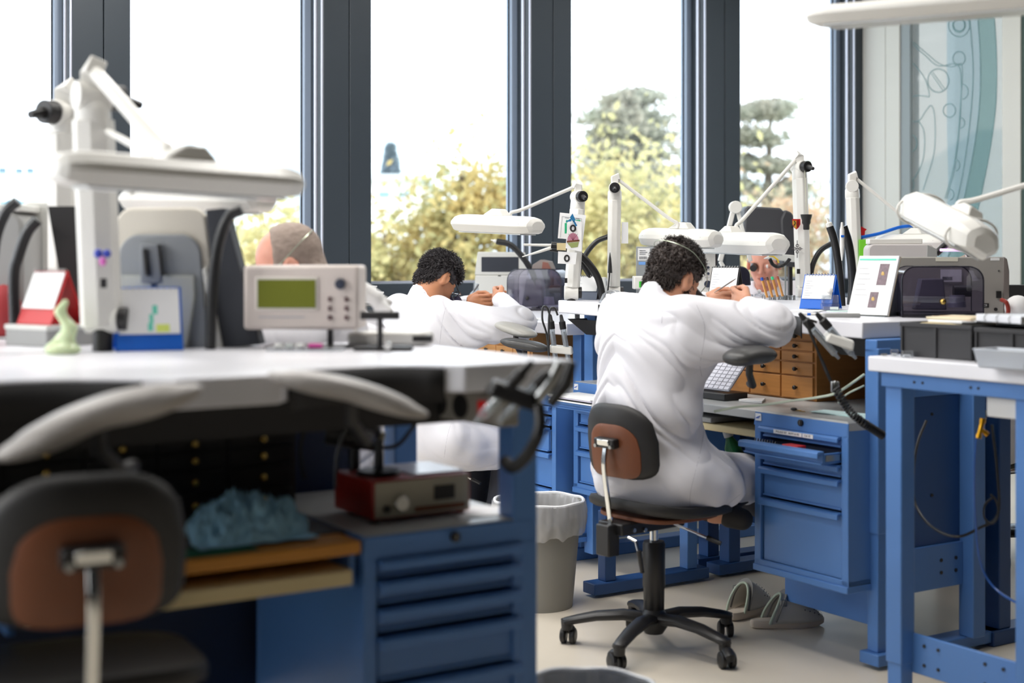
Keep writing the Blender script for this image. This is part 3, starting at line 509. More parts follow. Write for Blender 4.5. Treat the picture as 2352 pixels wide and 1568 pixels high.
# ---------------------------------------------------------------- work chairs
PANEL = mat('chair_panel_brown', (116, 66, 38), 0.45, var=0.18, vscale=30, stretch=(1, 1, 0.15)); PUB = mat('chair_pu_black', (34, 33, 33), 0.55, bump=0.2, bscale=300)
def chair(label, loc, yaw, seat_z=0.48, back_z=0.70, back_off=0.20, base_yaw=0.0, bw=0.31, bh=0.24, copy_base=None, seat=True):
    t = thing('work_chair', label, 'chair', (loc[0], loc[1], 0), yaw)       # local +x = forward
    # backrest, slightly wrapped
    def shield(hw, hh, y0, th, z0=0.0, topf=1.0, n=26):
        out = []
        for i in range(n):
            a = 2 * math.pi * i / n; c, s = math.cos(a), math.sin(a)
            e = 2.0 / (4.2 if s > 0 else 5.5); x = math.copysign(abs(c) ** e, c) * hw; z = math.copysign(abs(s) ** e, s) * hh
            if s > 0: x *= 1 - 0.34 * (z / hh) ** 2.2
            out.append((x, z + z0))
        return out
    def sheet(pts, off, th, name, m, bev):
        mb = MB(); n = len(pts); rings = []
        for (sc, d) in ((0.0, 0), (0.5, 0), (0.9, 0), (1.0, 0.35), (1.0, 0.65), (0.9, 1), (0.5, 1), (0.0, 1)):
            for (y, z) in pts: yy, zz = y * sc, z * sc; cx = 0.10 * (yy / 0.3) ** 2 * 1.6; mb.v.append((off + th * d + cx, yy, zz))
        for r in range(7):
            for i in range(n): mb.f.append((r * n + i, r * n + (i + 1) % n, (r + 1) * n + (i + 1) % n, (r + 1) * n + i))
        return mb
    Mb = Matrix.Translation((-back_off, 0, back_z)) @ Matrix.Rotation(math.radians(-6), 4, 'Y')
    sheet(shield(bw / 2, bh / 2, 0, 0), 0.0, 0.032, 'backrest', PUB, 0).build('backrest', PUB, t, M=Mb, ang=50)
    sheet(shield(bw * 0.36, bh * 0.36, 0, 0), -0.006, 0.012, 'back_panel', PANEL, 0).build('back_panel', PANEL, t, M=Mb @ Matrix.Translation((0, 0, -bh * 0.12)), ang=50)
    br = MB().box(-0.030, -0.002, -0.045, 0.045, -0.016, 0.016).build('bracket', BLACK, t, 0.005, M=Mb)
    MB().box(-0.034, -0.029, -0.026, 0.026, -0.006, 0.013).build('bracket_cover', CHROME, br, 0.002, M=Mb)
    for s in (-1, 1): MB().cyl((-0.03, s * 0.034, -0.008), (-0.036, s * 0.034, -0.008), 0.006, seg=10).build('bolt', STEEL, br, M=Mb)
    st = [(-back_off - 0.018, 0, back_z - 0.005), (-back_off - 0.026, 0, back_z - 0.06), (-back_off - 0.022, 0, back_z - 0.11), (-back_off + 0.0, 0, seat_z - 0.03), (-back_off + 0.02, 0, seat_z - 0.15)]
    MB().tube(smoothpts(st, 5), 0.0125, 4, flat=0.55, up=(1, 0, 0)).build('back_stem', CHROME, t, 0.002)
    if seat:
        n = 28; pts = []
        for i in range(n):
            a = 2 * math.pi * i / n; c, s = math.cos(a), math.sin(a); pts.append((math.copysign(abs(c) ** 0.62, c) * 0.205 + 0.03, math.copysign(abs(s) ** 0.62, s) * 0.21))
        mb = MB()
        for sc, z in ((0.0, -0.034), (0.9, -0.034), (0.985, -0.026), (1.0, -0.012), (0.97, 0.002), (0.8, 0.004), (0.4, -0.004), (0.0, -0.006)):
            for x, y in pts: mb.v.append((x * sc, y * sc, z + 0.02 * ((x - 0.05) * sc / 0.2) ** 2 * (1 if x < 0 else -0.7)))
        for r in range(7):
            for i in range(n): mb.f.append((r * n + i, r * n + (i + 1) % n, (r + 1) * n + (i + 1) % n, (r + 1) * n + i))
        mb.build('seat', PUB, t, M=Matrix.Translation((0, 0, seat_z)), ang=60)
        mb2 = MB().prism([(x * .82, y * .82) for x, y in pts], -0.046, -0.032); mb2.build('seat_shell', PANEL, t, 0.003, M=Matrix.Translation((0, 0, seat_z)))
    mm = MB().box(-0.20, 0.09, -0.055, 0.055, seat_z - 0.085, seat_z - 0.047).box(-0.235, -0.185, -0.03, 0.03, seat_z - 0.15, seat_z - 0.05).build('mechanism', BLACK, t, 0.005)
    for x, z in ((-0.15, -0.07), (-0.10, -0.075), (-0.15, -0.1)): MB().cyl((x, -0.055, seat_z + z), (x, -0.062, seat_z + z), 0.007, seg=10).build('bolt', STEEL, mm)
    lv = MB().cyl((0.02, -0.05, seat_z - 0.065), (0.075, -0.19, seat_z - 0.11), 0.0045, seg=8).build('lever', CHROME, t); MB().cyl((0.068, -0.172, seat_z - 0.104), (0.085, -0.215, seat_z - 0.118), 0.0085, 0.007, seg=10).build('lever_grip', BLACK, lv)
    lv = MB().tube([(-0.17, -0.05, seat_z - 0.09), (-0.16, -0.075, seat_z - 0.10), (-0.155, -0.085, seat_z - 0.14)], 0.0045, 8).build('lever', CHROME, t); MB().cyl((-0.155, -0.085, seat_z - 0.13), (-0.145, -0.09, seat_z - 0.20), 0.0085, 0.007, seg=10).build('lever_grip', BLACK, lv)
    MB().cyl((0, 0, 0.30), (0, 0, seat_z - 0.08), 0.0145, seg=20).build('gas_lift', CHROME, t)
    MB().lathe([(0.026, 0.10), (0.033, 0.11), (0.035, 0.20), (0.037, 0.205), (0.037, 0.345), (0.034, 0.35), (0.034, 0.353), (0.016, 0.353)], seg=24).build('column_sleeve', BLACK, t)
    MB().lathe([(0.0, 0.052), (0.03, 0.052), (0.045, 0.075), (0.05, 0.10), (0.036, 0.125), (0.03, 0.14), (0.0, 0.14)], seg=24).build('base_hub', BLACK, t)
    for k in range(5):
        an = base_yaw + k * 2 * math.pi / 5 - yaw; R = Matrix.Rotation(an, 4, 'Z')
        mb = MB(); mb.tube([(0.02, 0, 0.10), (0.10, 0, 0.108), (0.19, 0, 0.100), (0.26, 0, 0.085), (0.295, 0, 0.076), (0.305, 0, 0.074)], [0.032, 0.030, 0.027, 0.024, 0.022, 0.012], 12, flat=0.62, up=(0, 0, 1)); mb.cyl((0.288, 0, 0.085), (0.288, 0, 0.05), 0.020, 0.018, seg=16)
        lg = mb.build('leg', BLACK, t, M=R)
        sw = Matrix.Translation((0.288, 0, 0)) @ Matrix.Rotation(0.9 + k * 1.7, 4, 'Z')
        cs = MB().tube([(-0.012, 0, 0.055), (-0.022, 0, 0.052), (-0.045, 0, 0.04), (-0.048, 0, 0.028)], [0.016, 0.02, 0.018, 0.012], 10, flat=0.8).build('caster', BLACK, lg, M=R @ sw)
        for s in (-1, 1): MB().tube([(-0.018, s * 0.007, 0.0265), (-0.018, s * 0.009, 0.0265), (-0.018, s * 0.022, 0.0265), (-0.018, s * 0.025, 0.0265), (-0.018, s * 0.0255, 0.0265)], [0.022, 0.0265, 0.0265, 0.022, 0.010], 20).build('wheel', BLACK, lg, M=R @ sw)
    return t
cp = W(1502, 590, 4.67)
chair('black work chair with a brown back panel where the curly haired man sits', (cp.x, cp.y), math.radians(40), 0.485, 0.695, 0.20, base_yaw=math.radians(-90 - 27.5))
cp = W(208, 590, 2.05); ya = math.atan2(0.9, -0.43)
chair('blurred black work chair with a brown back panel standing empty at the near bench', (cp.x + 0.2 * math.cos(ya), cp.y + 0.2 * math.sin(ya)), ya, 0.64, 0.858, 0.2, base_yaw=0.3, bw=0.30, bh=0.225)
cp = AB(3.06, 5.38)
chair('dark work chair under the man bending at the window bench', (cp.x, cp.y), TH, 0.44, 0.66, 0.24, base_yaw=0.2)
# ---------------------------------------------------------------- bodies as smooth implicit surfaces
import openvdb as vdb
class SDF:
    def __init__(s, lo, hi, vox):
        s.lo = np.array(lo, float); s.vox = vox; n = np.ceil((np.array(hi) - s.lo) / vox).astype(int) + 1
        s.n = n; s.g = np.full(n, 1.0, np.float32)
    def _sub(s, lo, hi):
        i0 = np.maximum(np.floor((lo - s.lo) / s.vox).astype(int), 0); i1 = np.minimum(np.ceil((hi - s.lo) / s.vox).astype(int) + 1, s.n)
        if np.any(i1 <= i0): return None
        ax = [s.lo[k] + s.vox * np.arange(i0[k], i1[k]) for k in range(3)]
        return tuple(slice(i0[k], i1[k]) for k in range(3)), ax[0][:, None, None], ax[1][None, :, None], ax[2][None, None, :]
    def _comb(s, sl, d, k, op):
        a = s.g[sl]
        if op == 'u':
            h = np.clip(0.5 + 0.5 * (a - d) / k, 0, 1); s.g[sl] = a * (1 - h) + d * h - k * h * (1 - h)
        elif op == 's':
            h = np.clip(0.5 - 0.5 * (a + d) / k, 0, 1); s.g[sl] = a * (1 - h) - d * h + k * h * (1 - h)
        return s
    def cap(s, p0, p1, r0, r1=None, k=0.03, op='u'):
        r1 = r0 if r1 is None else r1; a = np.array(p0, float); b = np.array(p1, float); m = max(r0, r1) + k + 0.03
        q = s._sub(np.minimum(a, b) - m, np.maximum(a, b) + m)
        if q is None: return s
        sl, X, Y, Z = q; ba = b - a; L = max(ba @ ba, 1e-9); pa = (X - a[0], Y - a[1], Z - a[2])
        h = np.clip((pa[0] * ba[0] + pa[1] * ba[1] + pa[2] * ba[2]) / L, 0, 1)
        d = np.sqrt((pa[0] - h * ba[0]) ** 2 + (pa[1] - h * ba[1]) ** 2 + (pa[2] - h * ba[2]) ** 2) - (r0 + (r1 - r0) * h)
        return s._comb(sl, d.astype(np.float32), k, op)
    def ell(s, c, r, R=None, k=0.03, op='u'):   # R: 3x3, columns are the axes
        c = np.array(c, float); r = np.array(r, float); R = np.eye(3) if R is None else R; m = r.max() + k + 0.03
        q = s._sub(c - m, c + m)
        if q is None: return s
        sl, X, Y, Z = q; P = (X - c[0], Y - c[1], Z - c[2]); L = [P[0] * R[0, i] + P[1] * R[1, i] + P[2] * R[2, i] for i in range(3)]
        k0 = np.sqrt(sum((L[i] / r[i]) ** 2 for i in range(3))); k1 = np.sqrt(sum((L[i] / r[i] ** 2) ** 2 for i in range(3))) + 1e-9
        return s._comb(sl, (k0 * (k0 - 1) / k1).astype(np.float32), k, op)
    def half(s, p, nrm, k=0.01):                 # keep the side the normal points away from
        X = s.lo[0] + s.vox * np.arange(s.n[0])[:, None, None]; Y = s.lo[1] + s.vox * np.arange(s.n[1])[None, :, None]; Z = s.lo[2] + s.vox * np.arange(s.n[2])[None, None, :]
        d = (X - p[0]) * nrm[0] + (Y - p[1]) * nrm[1] + (Z - p[2]) * nrm[2]; s.g = np.maximum(s.g, d.astype(np.float32)); return s
    def mesh(s, name, m, parent=None, disp=None, tighten=3):
        b = tighten * s.vox; gr = vdb.FloatGrid(b); gr.copyFromArray(np.ascontiguousarray(np.clip(s.g, -b, b))); p, q = gr.convertToQuads(isovalue=0.0)
        P = p.astype(np.float64) * s.vox + s.lo
        me = D.meshes.new(name); me.vertices.add(len(P)); me.vertices.foreach_set('co', P.astype(np.float32).ravel())
        q = q[:, ::-1]; n = len(q); me.loops.add(n * 4); me.loops.foreach_set('vertex_index', q.astype(np.int32).ravel()); me.polygons.add(n)
        me.polygons.foreach_set('loop_start', np.arange(0, 4 * n, 4, dtype=np.int32)); me.update(calc_edges=True); me.validate()
        if disp is not None:
            N = np.zeros(len(me.vertices) * 3, np.float32); me.vertices.foreach_get('normal', N) if hasattr(me.vertices[0], 'normal') else None
            N = N.reshape(-1, 3); P2 = P + N * disp(P, N)[:, None]; me.vertices.foreach_set('co', P2.astype(np.float32).ravel()); me.update()
        me.polygons.foreach_set('use_smooth', [True] * len(me.polygons)); me.materials.append(m)
        o = D.objects.new(name, me); COL.objects.link(o); o.parent = parent; return o
def vnoise(P, seed=0):                           # smooth value noise in numpy
    P = P + seed * 17.31; i = np.floor(P).astype(np.int64); f = P - i; f = f * f * (3 - 2 * f)
    def h(x, y, z): n = (x * 374761393 + y * 668265263 + z * 2147483647 + seed * 1274126177) & 0x7fffffff; n = ((n ^ (n >> 13)) * 1274126177) & 0x7fffffff; return ((n ^ (n >> 16)) & 0xffff) / 65535.0
    r = 0
    for dx in (0, 1):
        for dy in (0, 1):
            for dz in (0, 1):
                r = r + h(i[:, 0] + dx, i[:, 1] + dy, i[:, 2] + dz) * (f[:, 0] if dx else 1 - f[:, 0]) * (f[:, 1] if dy else 1 - f[:, 1]) * (f[:, 2] if dz else 1 - f[:, 2])
    return r
HAIRM = mat('hair_dark_brown', (58, 48, 44), 0.55, var=0.25, vscale=40); HAIRB = mat('hair_black_grey', (60, 56, 58), 0.5, var=0.5, vscale=60); HAIRG = mat('hair_grey_short', (150, 134, 124), 0.8, var=0.3, vscale=60)
BEARD = mat('beard_brown', (70, 52, 42), 0.8, var=0.2, vscale=80); LIPS = mat('lips', (176, 104, 92), 0.45); EYEW = mat('eye_white', (235, 232, 228), 0.2); TROUS = mat('dark_trousers', (44, 46, 56), 0.85, bump=0.2)
SKIND = mat('skin_tanned', (192, 132, 96), 0.5, var=0.08, vscale=25, bump=0.2, bscale=200, sss=0.12); SKINP = mat('skin_pink', (222, 158, 136), 0.5, var=0.06, vscale=20, bump=0.2, bscale=200, sss=0.15)
def npv(v): return np.array(v, float)
def person(label, org, yaw, dz=0.0, head=(0.13, 0.03, 1.275), hdir=None, hyaw=0.0, hpitch=35, hscale=1.0, skin=SKIN, hair='curly', J=None, vox=0.0045, cvox=0.006, seed=1, arms=True, legs=True, name='person', droll=0.0, coatmat=None, foldseed=0.0):
    """org: floor point under the hips; yaw: facing angle. Local frame f, l, z -> world."""
    t = thing(name, label, 'person', (org[0], org[1], 0), 0)
    f = np.array([math.cos(yaw), math.sin(yaw), 0]); l = np.array([-math.sin(yaw), math.cos(yaw), 0]); z = np.array([0, 0, 1.0])
    def L(p): return f * p[0] + l * p[1] + z * (p[2] + dz)
    j = dict(pelvis=(0, 0, .57), waist=(-.03, 0, .76), chest=(.0, 0, .97), neck=(.045, 0.0, 1.13), shR=(.02, -.175, 1.075), shL=(.02, .175, 1.075),
             elR=(.225, -.34, 1.07), elL=(.22, .33, 1.06), wrR=(.335, -.115, 1.118), wrL=(.335, .12, 1.12), fiR=(.345, .045, 1.16), fiL=(.36, .02, 1.13),
             hipR=(.0, -.10, .55), hipL=(.0, .10, .55), knR=(.40, -.13, .53), knL=(.42, .13, .53), anR=(.26, -.06, .40), anL=(.40, .12, .12), toR=(.33, -.13, .40), toL=(.52, .12, .06), hem=(.05, -.2, .42))
    if J: j.update(J)
    j = {k: L(v) for k, v in j.items()}
    hc = L(head); hy = yaw + math.radians(hyaw); hp = math.radians(hpitch)
    hf = np.array([math.cos(hy) * math.cos(hp), math.sin(hy) * math.cos(hp), -math.sin(hp)]); hs = np.array([-math.sin(hy), math.cos(hy), 0]); hu = np.cross(hf, hs)
    if droll: c_, s_ = math.cos(math.radians(droll)), math.sin(math.radians(droll)); hs, hu = hs * c_ + hu * s_, hu * c_ - hs * s_
    R = np.stack([hf, hs, hu], 1); hk = hscale
    def Hd(a, b, c): return hc + R @ (np.array([a, b, c]) * hk)
    allp = np.array(list(j.values()) + [hc]); S = SDF(allp.min(0) - 0.2, allp.max(0) + 0.2, vox)
    # head
    S.ell(Hd(-.012, 0, .030), npv((.099, .077, .092)) * hk, R, 0.01); S.ell(Hd(.030, 0, -.035), npv((.062, .058, .082)) * hk, R, 0.03)
    for sd in (-1, 1):
        S.cap(Hd(-.005, sd * .052, -.062), Hd(.066, sd * .018, -.098), .022 * hk, .017 * hk, .02); S.ell(Hd(.060, sd * .036, -.028), npv((.030, .024, .026)) * hk, R, .02)
        S.cap(Hd(.078, sd * .012, .016), Hd(.066, sd * .048, .012), .013 * hk, .010 * hk, .012)
        S.ell(Hd(.093, sd * .031, -.004), npv((.016, .017, .011)) * hk, R, .012, 's')
        S.ell(Hd(.082, sd * .031, -.005), npv((.013, .016, .012)) * hk, R, .006)
        Re = R @ np.array(Euler((math.radians(0), math.radians(-12), math.radians(sd * 18))).to_matrix()).reshape(3, 3)
        S.ell(Hd(-.006, sd * .081, -.012), npv((.021, .011, .036)) * hk, Re, .006); S.ell(Hd(-.002, sd * .091, -.006), npv((.011, .007, .021)) * hk, Re, .004, 's'); S.ell(Hd(-.008, sd * .083, -.038), npv((.009, .007, .010)) * hk, Re, .006)
    S.cap(Hd(.086, 0, .008), Hd(.108, 0, -.032), .009 * hk, .013 * hk, .012); 
    for sd in (-1, 1): S.ell(Hd(.096, sd * .012, -.036), npv((.011, .008, .008)) * hk, R, .006)
    S.ell(Hd(.086, 0, -.066), npv((.013, .026, .0065)) * hk, R, .006); S.ell(Hd(.082, 0, -.076), npv((.013, .022, .0075)) * hk, R, .006); S.ell(Hd(.076, 0, -.100), npv((.018, .022, .018)) * hk, R, .015)
    S.ell(Hd(.092, 0, -.0705), npv((.012, .022, .0016)) * hk, R, .003, 's')
    nb = j['neck']; S.cap(Hd(-.030, 0, -.050), nb, .053, .060, .03)
    # trunk and limbs
    S.cap(j['shR'], j['shL'], .050, .050, .04); S.ell(j['chest'], (.10, .10, .14), None, .05); S.cap(j['chest'], j['waist'], .105, .10, .05); S.cap(j['waist'], j['pelvis'], .10, .12, .05)
    if legs:
        for s_ in 'RL': S.cap(j['hip' + s_], j['kn' + s_], .085, .060, .03); S.cap(j['kn' + s_], j['an' + s_], .055, .036, .02); S.cap(j['an' + s_], j['to' + s_], .036, .030, .02)
    if arms:
        for s_ in 'RL':
            S.cap(j['sh' + s_], j['el' + s_], .042, .035, .02); S.cap(j['el' + s_], j['wr' + s_], .035, .025, .02)
            w0 = j['wr' + s_]; fi = j['fi' + s_]; d = fi - w0; d /= np.linalg.norm(d); up = np.array([0, 0, 1.0]); up -= d * (up @ d); up /= np.linalg.norm(up); sd = np.cross(d, up); sd *= (1 if s_ == 'R' else -1)
            # sd points towards the body side; thumb on the upper side
            pal = w0 + d * .050; Rp = np.stack([d, up, sd], 1); S.ell(pal, (.048, .038, .016), Rp, .01); S.cap(w0, pal, .025, .02, .015)
            for q in range(4):
                o = up * (.028 - .018 * q); b0 = w0 + d * .085 + o; ln = (.040, .045, .042, .034)[q]; cu = (.35, .55, .7, .85)[q]
                d1 = d * math.cos(cu) + sd * math.sin(cu); b1 = b0 + d1 * ln; cu2 = cu + .75; d2 = d * math.cos(cu2) + sd * math.sin(cu2); b2 = b1 + d2 * ln * .62; cu3 = cu2 + .45; d3 = d * math.cos(cu3) + sd * math.sin(cu3); b3 = b2 + d3 * ln * .5
                S.cap(w0 + d * .045 + o * .8, b0, .012, .0105, .005); S.cap(b0, b1, .0098, .0088, .003); S.cap(b1, b2, .0088, .008, .002); S.cap(b2, b3, .008, .0068, .002)
            tb = w0 + d * .02 + up * .026; t1 = tb + d * .035 + up * .018 + sd * .018; t2 = t1 + d * .030 + sd * .010; t3 = t2 + d * .020 - up * .008; S.cap(tb, t1, .014, .0115, .006); S.cap(t1, t2, .011, .0095, .003); S.cap(t2, t3, .0095, .008, .002)
    bd = S.mesh('body', skin, t)
    # eyes, lips
    # coat
    cj = j; C = SDF(allp.min(0) - 0.3, allp.max(0) + 0.25, cvox)
    C.cap(cj['shR'] * .98 + cj['chest'] * .02, cj['shL'] * .98 + cj['chest'] * .02, .080, .080, .05)
    Rb = np.stack([f, l, z], 1)
    C.cap(nb - f * .028 + z * .0, nb - f * .018 + z * .040, .056, .052, .02); C.ell(cj['chest'] + f * -.01 + z * .005, (.155, .215, .17), Rb, .05); C.ell(cj['waist'] + z * .03 - l * .018, (.165, .215, .205), Rb, .06); C.ell(cj['pelvis'] + z * .035 + f * .01, (.195, .205, .165), Rb, .07)
    C.cap(nb - z * .035 - f * .01, nb + (hc - nb) * .25 - z * .005 - f * .012, .078, .062, .03)
    for s_ in 'RL':
        sh, el, wr_ = cj['sh' + s_], cj['el' + s_], cj['wr' + s_]; C.cap(sh, el, .082, .066, .05)
        C.cap(sh - z * .085 - f * .02, el - z * .022, .078, .052, .05); C.cap(sh - z * .15 - f * .01, sh + (el - sh) * .6 - z * .06, .06, .04, .07); C.cap(el, el + (wr_ - el) * .95, .064, .042, .03); C.cap(el - z * .012, el + (wr_ - el) * .6, .055, .040, .03)
        C.cap(el + (wr_ - el) * .86, el + (wr_ - el) * 1.0, .037, .038, .008)
        hp_, kn = cj['hip' + s_], cj['kn' + s_]; C.cap(hp_, kn - f * .03, .130, .098, .06)
    hm = cj['hem']; C.cap(hm + z * .11 - f * .02, hm + f * .15 + z * .07, .082, .070, .06); C.cap(cj['hipR'] - z * .02, hm + f * .06 + z * .05, .09, .06, .06); C.cap(cj['pelvis'] - f * .12 - z * .02, cj['pelvis'] + f * .1 - l * .1 - z * .04, .085, .08, .05)
    # open the collar and cuffs
    C.cap(nb + (hc - nb) * .18 + f * .004, nb + (hc - nb) * .6 + f * .01, .053, .066, .006, 's'); C.cap(nb + (hc - nb) * .45, nb + (hc - nb) * .8, .085, .09, .006, 's')
    for s_ in 'RL': dd = cj['wr' + s_] - cj['el' + s_]; C.cap(cj['wr' + s_] - dd * .06, cj['wr' + s_] + dd * .2, .028, .028, .004, 's')
    # pull folds: long soft ridges laid over the cloth
    rg = np.random.default_rng(seed); 
    F0, L0, Z0 = f, l, z
    def disp(P, N):
        q = np.stack([(P @ f), (P @ l), P[:, 2] - dz], 1); ar = np.clip((q[:, 2] - .93) / .1, 0, 1) * np.clip((np.abs(q[:, 1]) - .12) / .08, 0, 1)
        w1 = vnoise(q * 5 + foldseed, 1) * 6
        diag = q[:, 2] * 1.0 + np.abs(q[:, 1]) * 0.75 + q[:, 0] * .35
        a1 = 1 - np.abs(2 * vnoise(np.stack([diag * 12 + w1 * .45, q[:, 1] * 2.0, q[:, 0] * 2.5], 1) + foldseed, 3) - 1)
        a2 = 1 - np.abs(2 * vnoise(np.stack([diag * 24 + w1 * .6, q[:, 1] * 4, q[:, 0] * 4], 1) + foldseed, 5) - 1)
        low = np.clip((.72 - q[:, 2]) / .12, 0, 1)
        a3 = 1 - np.abs(2 * vnoise(np.stack([q[:, 1] * 16 + q[:, 0] * 13 + w1 * .3, q[:, 2] * 3, q[:, 0] * 1.0], 1), 7) - 1)
        mid = np.exp(-((q[:, 2] - .80) / .14) ** 2)
        return (a1 ** 3 * (.017 + .026 * mid - .009 * ar) + a2 ** 3 * (.008 + .007 * mid + .003 * ar)) * (1 - .7 * low) + low * a3 ** 2 * .013 - .005
    ct = C.mesh('coat', coatmat or COATM, t, disp)
    return t, dict(Hd=Hd, R=R, hc=hc, j=j, f=f, l=l, z=z, C=C, hk=hk)
def strands(name, m, parent, roots, rad, curl, ln, seed=0, droop=None, seg=5, waves=1.6):
    rng = np.random.default_rng(seed); V_ = []; F_ = []
    for (p, n) in roots:
        a = rng.normal(size=3); a -= n * (a @ n); a /= np.linalg.norm(a) + 1e-9; b = np.cross(n, a); L_ = ln * rng.uniform(.6, 1.2); cr = curl * rng.uniform(.6, 1.3); ph = rng.uniform(0, 6.28); dn = (droop if droop is not None else a) ; base = len(V_)
        tl = n * .55 + dn * .8; tl /= np.linalg.norm(tl); r0 = rad * rng.uniform(.7, 1.2)
        for i in range(seg + 1):
            tt = i / seg; c = p + n * L_ * .35 * math.sin(tt * 1.8) + tl * L_ * tt * .75 + (a * math.cos(ph + tt * waves * 6.28) + b * math.sin(ph + tt * waves * 6.28)) * cr * tt ** .6
            rr = r0 * (1 - .75 * tt ** 2)
            for k in range(3): an = 2.094 * k; V_.append(c + (a * math.cos(an) + b * math.sin(an)) * rr)
        for i in range(seg):
            for k in range(3): F_.append((base + 3 * i + k, base + 3 * i + (k + 1) % 3, base + 3 * i + 3 + (k + 1) % 3, base + 3 * i + 3 + k))
    me = D.meshes.new(name); me.from_pydata([tuple(v) for v in V_], [], F_); me.materials.append(m); me.polygons.foreach_set('use_smooth', [True] * len(me.polygons))
    o = D.objects.new(name, me); COL.objects.link(o); o.parent = parent; o['kind'] = 'stuff'; return o
def scalp(info, n, cond, seed=0, grow=1.0):
    rng = np.random.default_rng(seed); out = []; R = info['R']; hk = info['hk']
    while len(out) < n:
        d = rng.normal(size=3); d /= np.linalg.norm(d); q = d * np.array([.099, .077, .092]) * grow + np.array([-.012, 0, .030])
        if cond(d, q): nn = d / np.array([.099, .077, .092]); nn /= np.linalg.norm(nn); out.append((info['hc'] + R @ (q * hk), R @ nn))
    return out
def nape(info, n, seed=0):
    rng = np.random.default_rng(seed); out = []; R = info['R']; hk = info['hk']; rr = np.array([.046, .060, .058])
    while len(out) < n:
        d = rng.normal(size=3); d /= np.linalg.norm(d); q = d * rr + np.array([-.050, 0, -.045])
        if d[0] < .15 and -.098 < q[2] < -.01 and not (abs(q[1]) > .056 and q[0] > -.035): nn = d / rr; nn /= np.linalg.norm(nn); out.append((info['hc'] + R @ (q * hk), R @ nn))
    return out
def hairshell(info, m, parent, th, cut, seed=0, lump=0.0, vox=0.0028):
    hc = info['hc']; S = SDF(hc - .19, hc + .19, vox); R = info['R']; Hd = info['Hd']; hk = info['hk']
    S.ell(Hd(-.014, 0, .032), (npv((.099, .077, .092)) + th) * hk, R, .01); S.ell(Hd(-.050, 0, -.045), (npv((.048, .060, .060)) + th * .5) * hk, R, .02)
    info['nape'] = True; cut(S, Hd, R, hk)
    def disp(P, N): return lump * (vnoise((P - hc) * 75, seed) * 2 - .8) + lump * .6 * (vnoise((P - hc) * 160, seed + 1) * 2 - 1)
    return S.mesh('hair', m, parent, disp if lump else None)
def std_cut(S, Hd, R, hk):
    S.ell(Hd(.115, 0, -.030), npv((.062, .085, .085)) * hk, R, .008, 's')           # face
    S.ell(Hd(.045, .075, -.050), npv((.055, .045, .050)) * hk, R, .006, 's'); S.ell(Hd(.045, -.075, -.050), npv((.055, .045, .050)) * hk, R, .006, 's')
    for sd in (-1, 1): S.ell(Hd(-.004, sd * .088, -.012), npv((.027, .026, .040)) * hk, R, .004, 's')
    S.ell(Hd(-.01, 0, -.160), npv((.13, .10, .045)) * hk, R, .006, 's')
# ---- the curly haired man
og = AB(2.93, 3.73)
man, I1 = person('man with dark curly hair and white lab coat bending over his bench', (og.x, og.y), TH, 0.0, head=(.120, .020, 1.218), hyaw=8, hpitch=28, droll=6, hscale=.93, seed=2,
    J=dict(neck=(.05, .0, 1.12), hipR=(.0, -.08, .55), knR=(.40, -.03, .52), knL=(.42, .2, .52), anL=(.62, .0, .36), toL=(.72, .0, .32), anR=(.205, -.085, .435), toR=(.245, -.135, .42), hem=(.03, -.17, .455)), vox=0.0036, cvox=0.005)
hairshell(I1, HAIRM, man, .009, std_cut, 3, .006)
def c_top(d, q): return (q[2] > .045 and q[0] < .085) or (q[0] < -.01 and q[2] > -.058 and not (abs(q[1]) > .060 and q[0] > -.045 and q[2] < .02))
strands('hair_locks', HAIRM, man, scalp(I1, 1500, lambda d, q: q[2] > .062 and q[0] > -.06, 1, 1.0), .0030, .009, .030, 5, waves=1.5)
strands('hair_locks', HAIRM, man, scalp(I1, 2600, c_top, 2, 1.0), .0024, .004, .020, 6, droop=-I1['R'][:, 2] * .8 - I1['R'][:, 0] * .3, waves=.7)
strands('hair_locks', HAIRM, man, nape(I1, 1300, 4), .0022, .003, .018, 16, droop=-I1['R'][:, 2], waves=.6)
def beard_pts(info, n, seed):
    rng = np.random.default_rng(seed); out = []; Hd = info['Hd']; R = info['R']
    for _ in range(n):
        sd = rng.choice((-1, 1)); tt = rng.uniform(0, 1); p0 = np.array((.005, sd * .062, -.010)); p1 = np.array((.012, sd * .060, -.066)); p2 = np.array((.070, sd * .018, -.108))
        c = (p0 * (1 - tt * 2) + p1 * tt * 2) if tt < .5 else (p1 * (2 - tt * 2) + p2 * (tt * 2 - 1)); c = c + rng.normal(size=3) * np.array((.011, .004, .012)); nn = np.array((.25, sd * .9, -.35)) if tt < .6 else np.array((.5, sd * .5, -.7)); nn /= np.linalg.norm(nn)
        out.append((info['hc'] + R @ (c + nn * .004), R @ nn))
    return out
strands('beard', BEARD, man, beard_pts(I1, 1500, 3), .0012, .001, .009, 7, droop=-I1['R'][:, 2], seg=3)
Hd = I1['Hd']
MB().tube(smoothpts([Hd(.112, -.040, -.008), Hd(.085, -.078, .030), Hd(.02, -.100, .062), Hd(-.06, -.088, .085), Hd(-.118, -.03, .085), Hd(-.118, .04, .08), Hd(-.05, .092, .07), Hd(.06, .085, .03), Hd(.112, .04, -.008)], 6), 0.0014, 6).build('loupe_band', mat('steel_wire', (170, 180, 160), 0.3, 0.8), man)
lp = MB().cyl(Hd(.088, -.032, -.010), Hd(.135, -.034, -.014), .015, .012, 20).cyl(Hd(.135, -.034, -.014), Hd(.142, -.034, -.0145), .014, .014, 20).build('loupe', BLACK, man, 0.001)
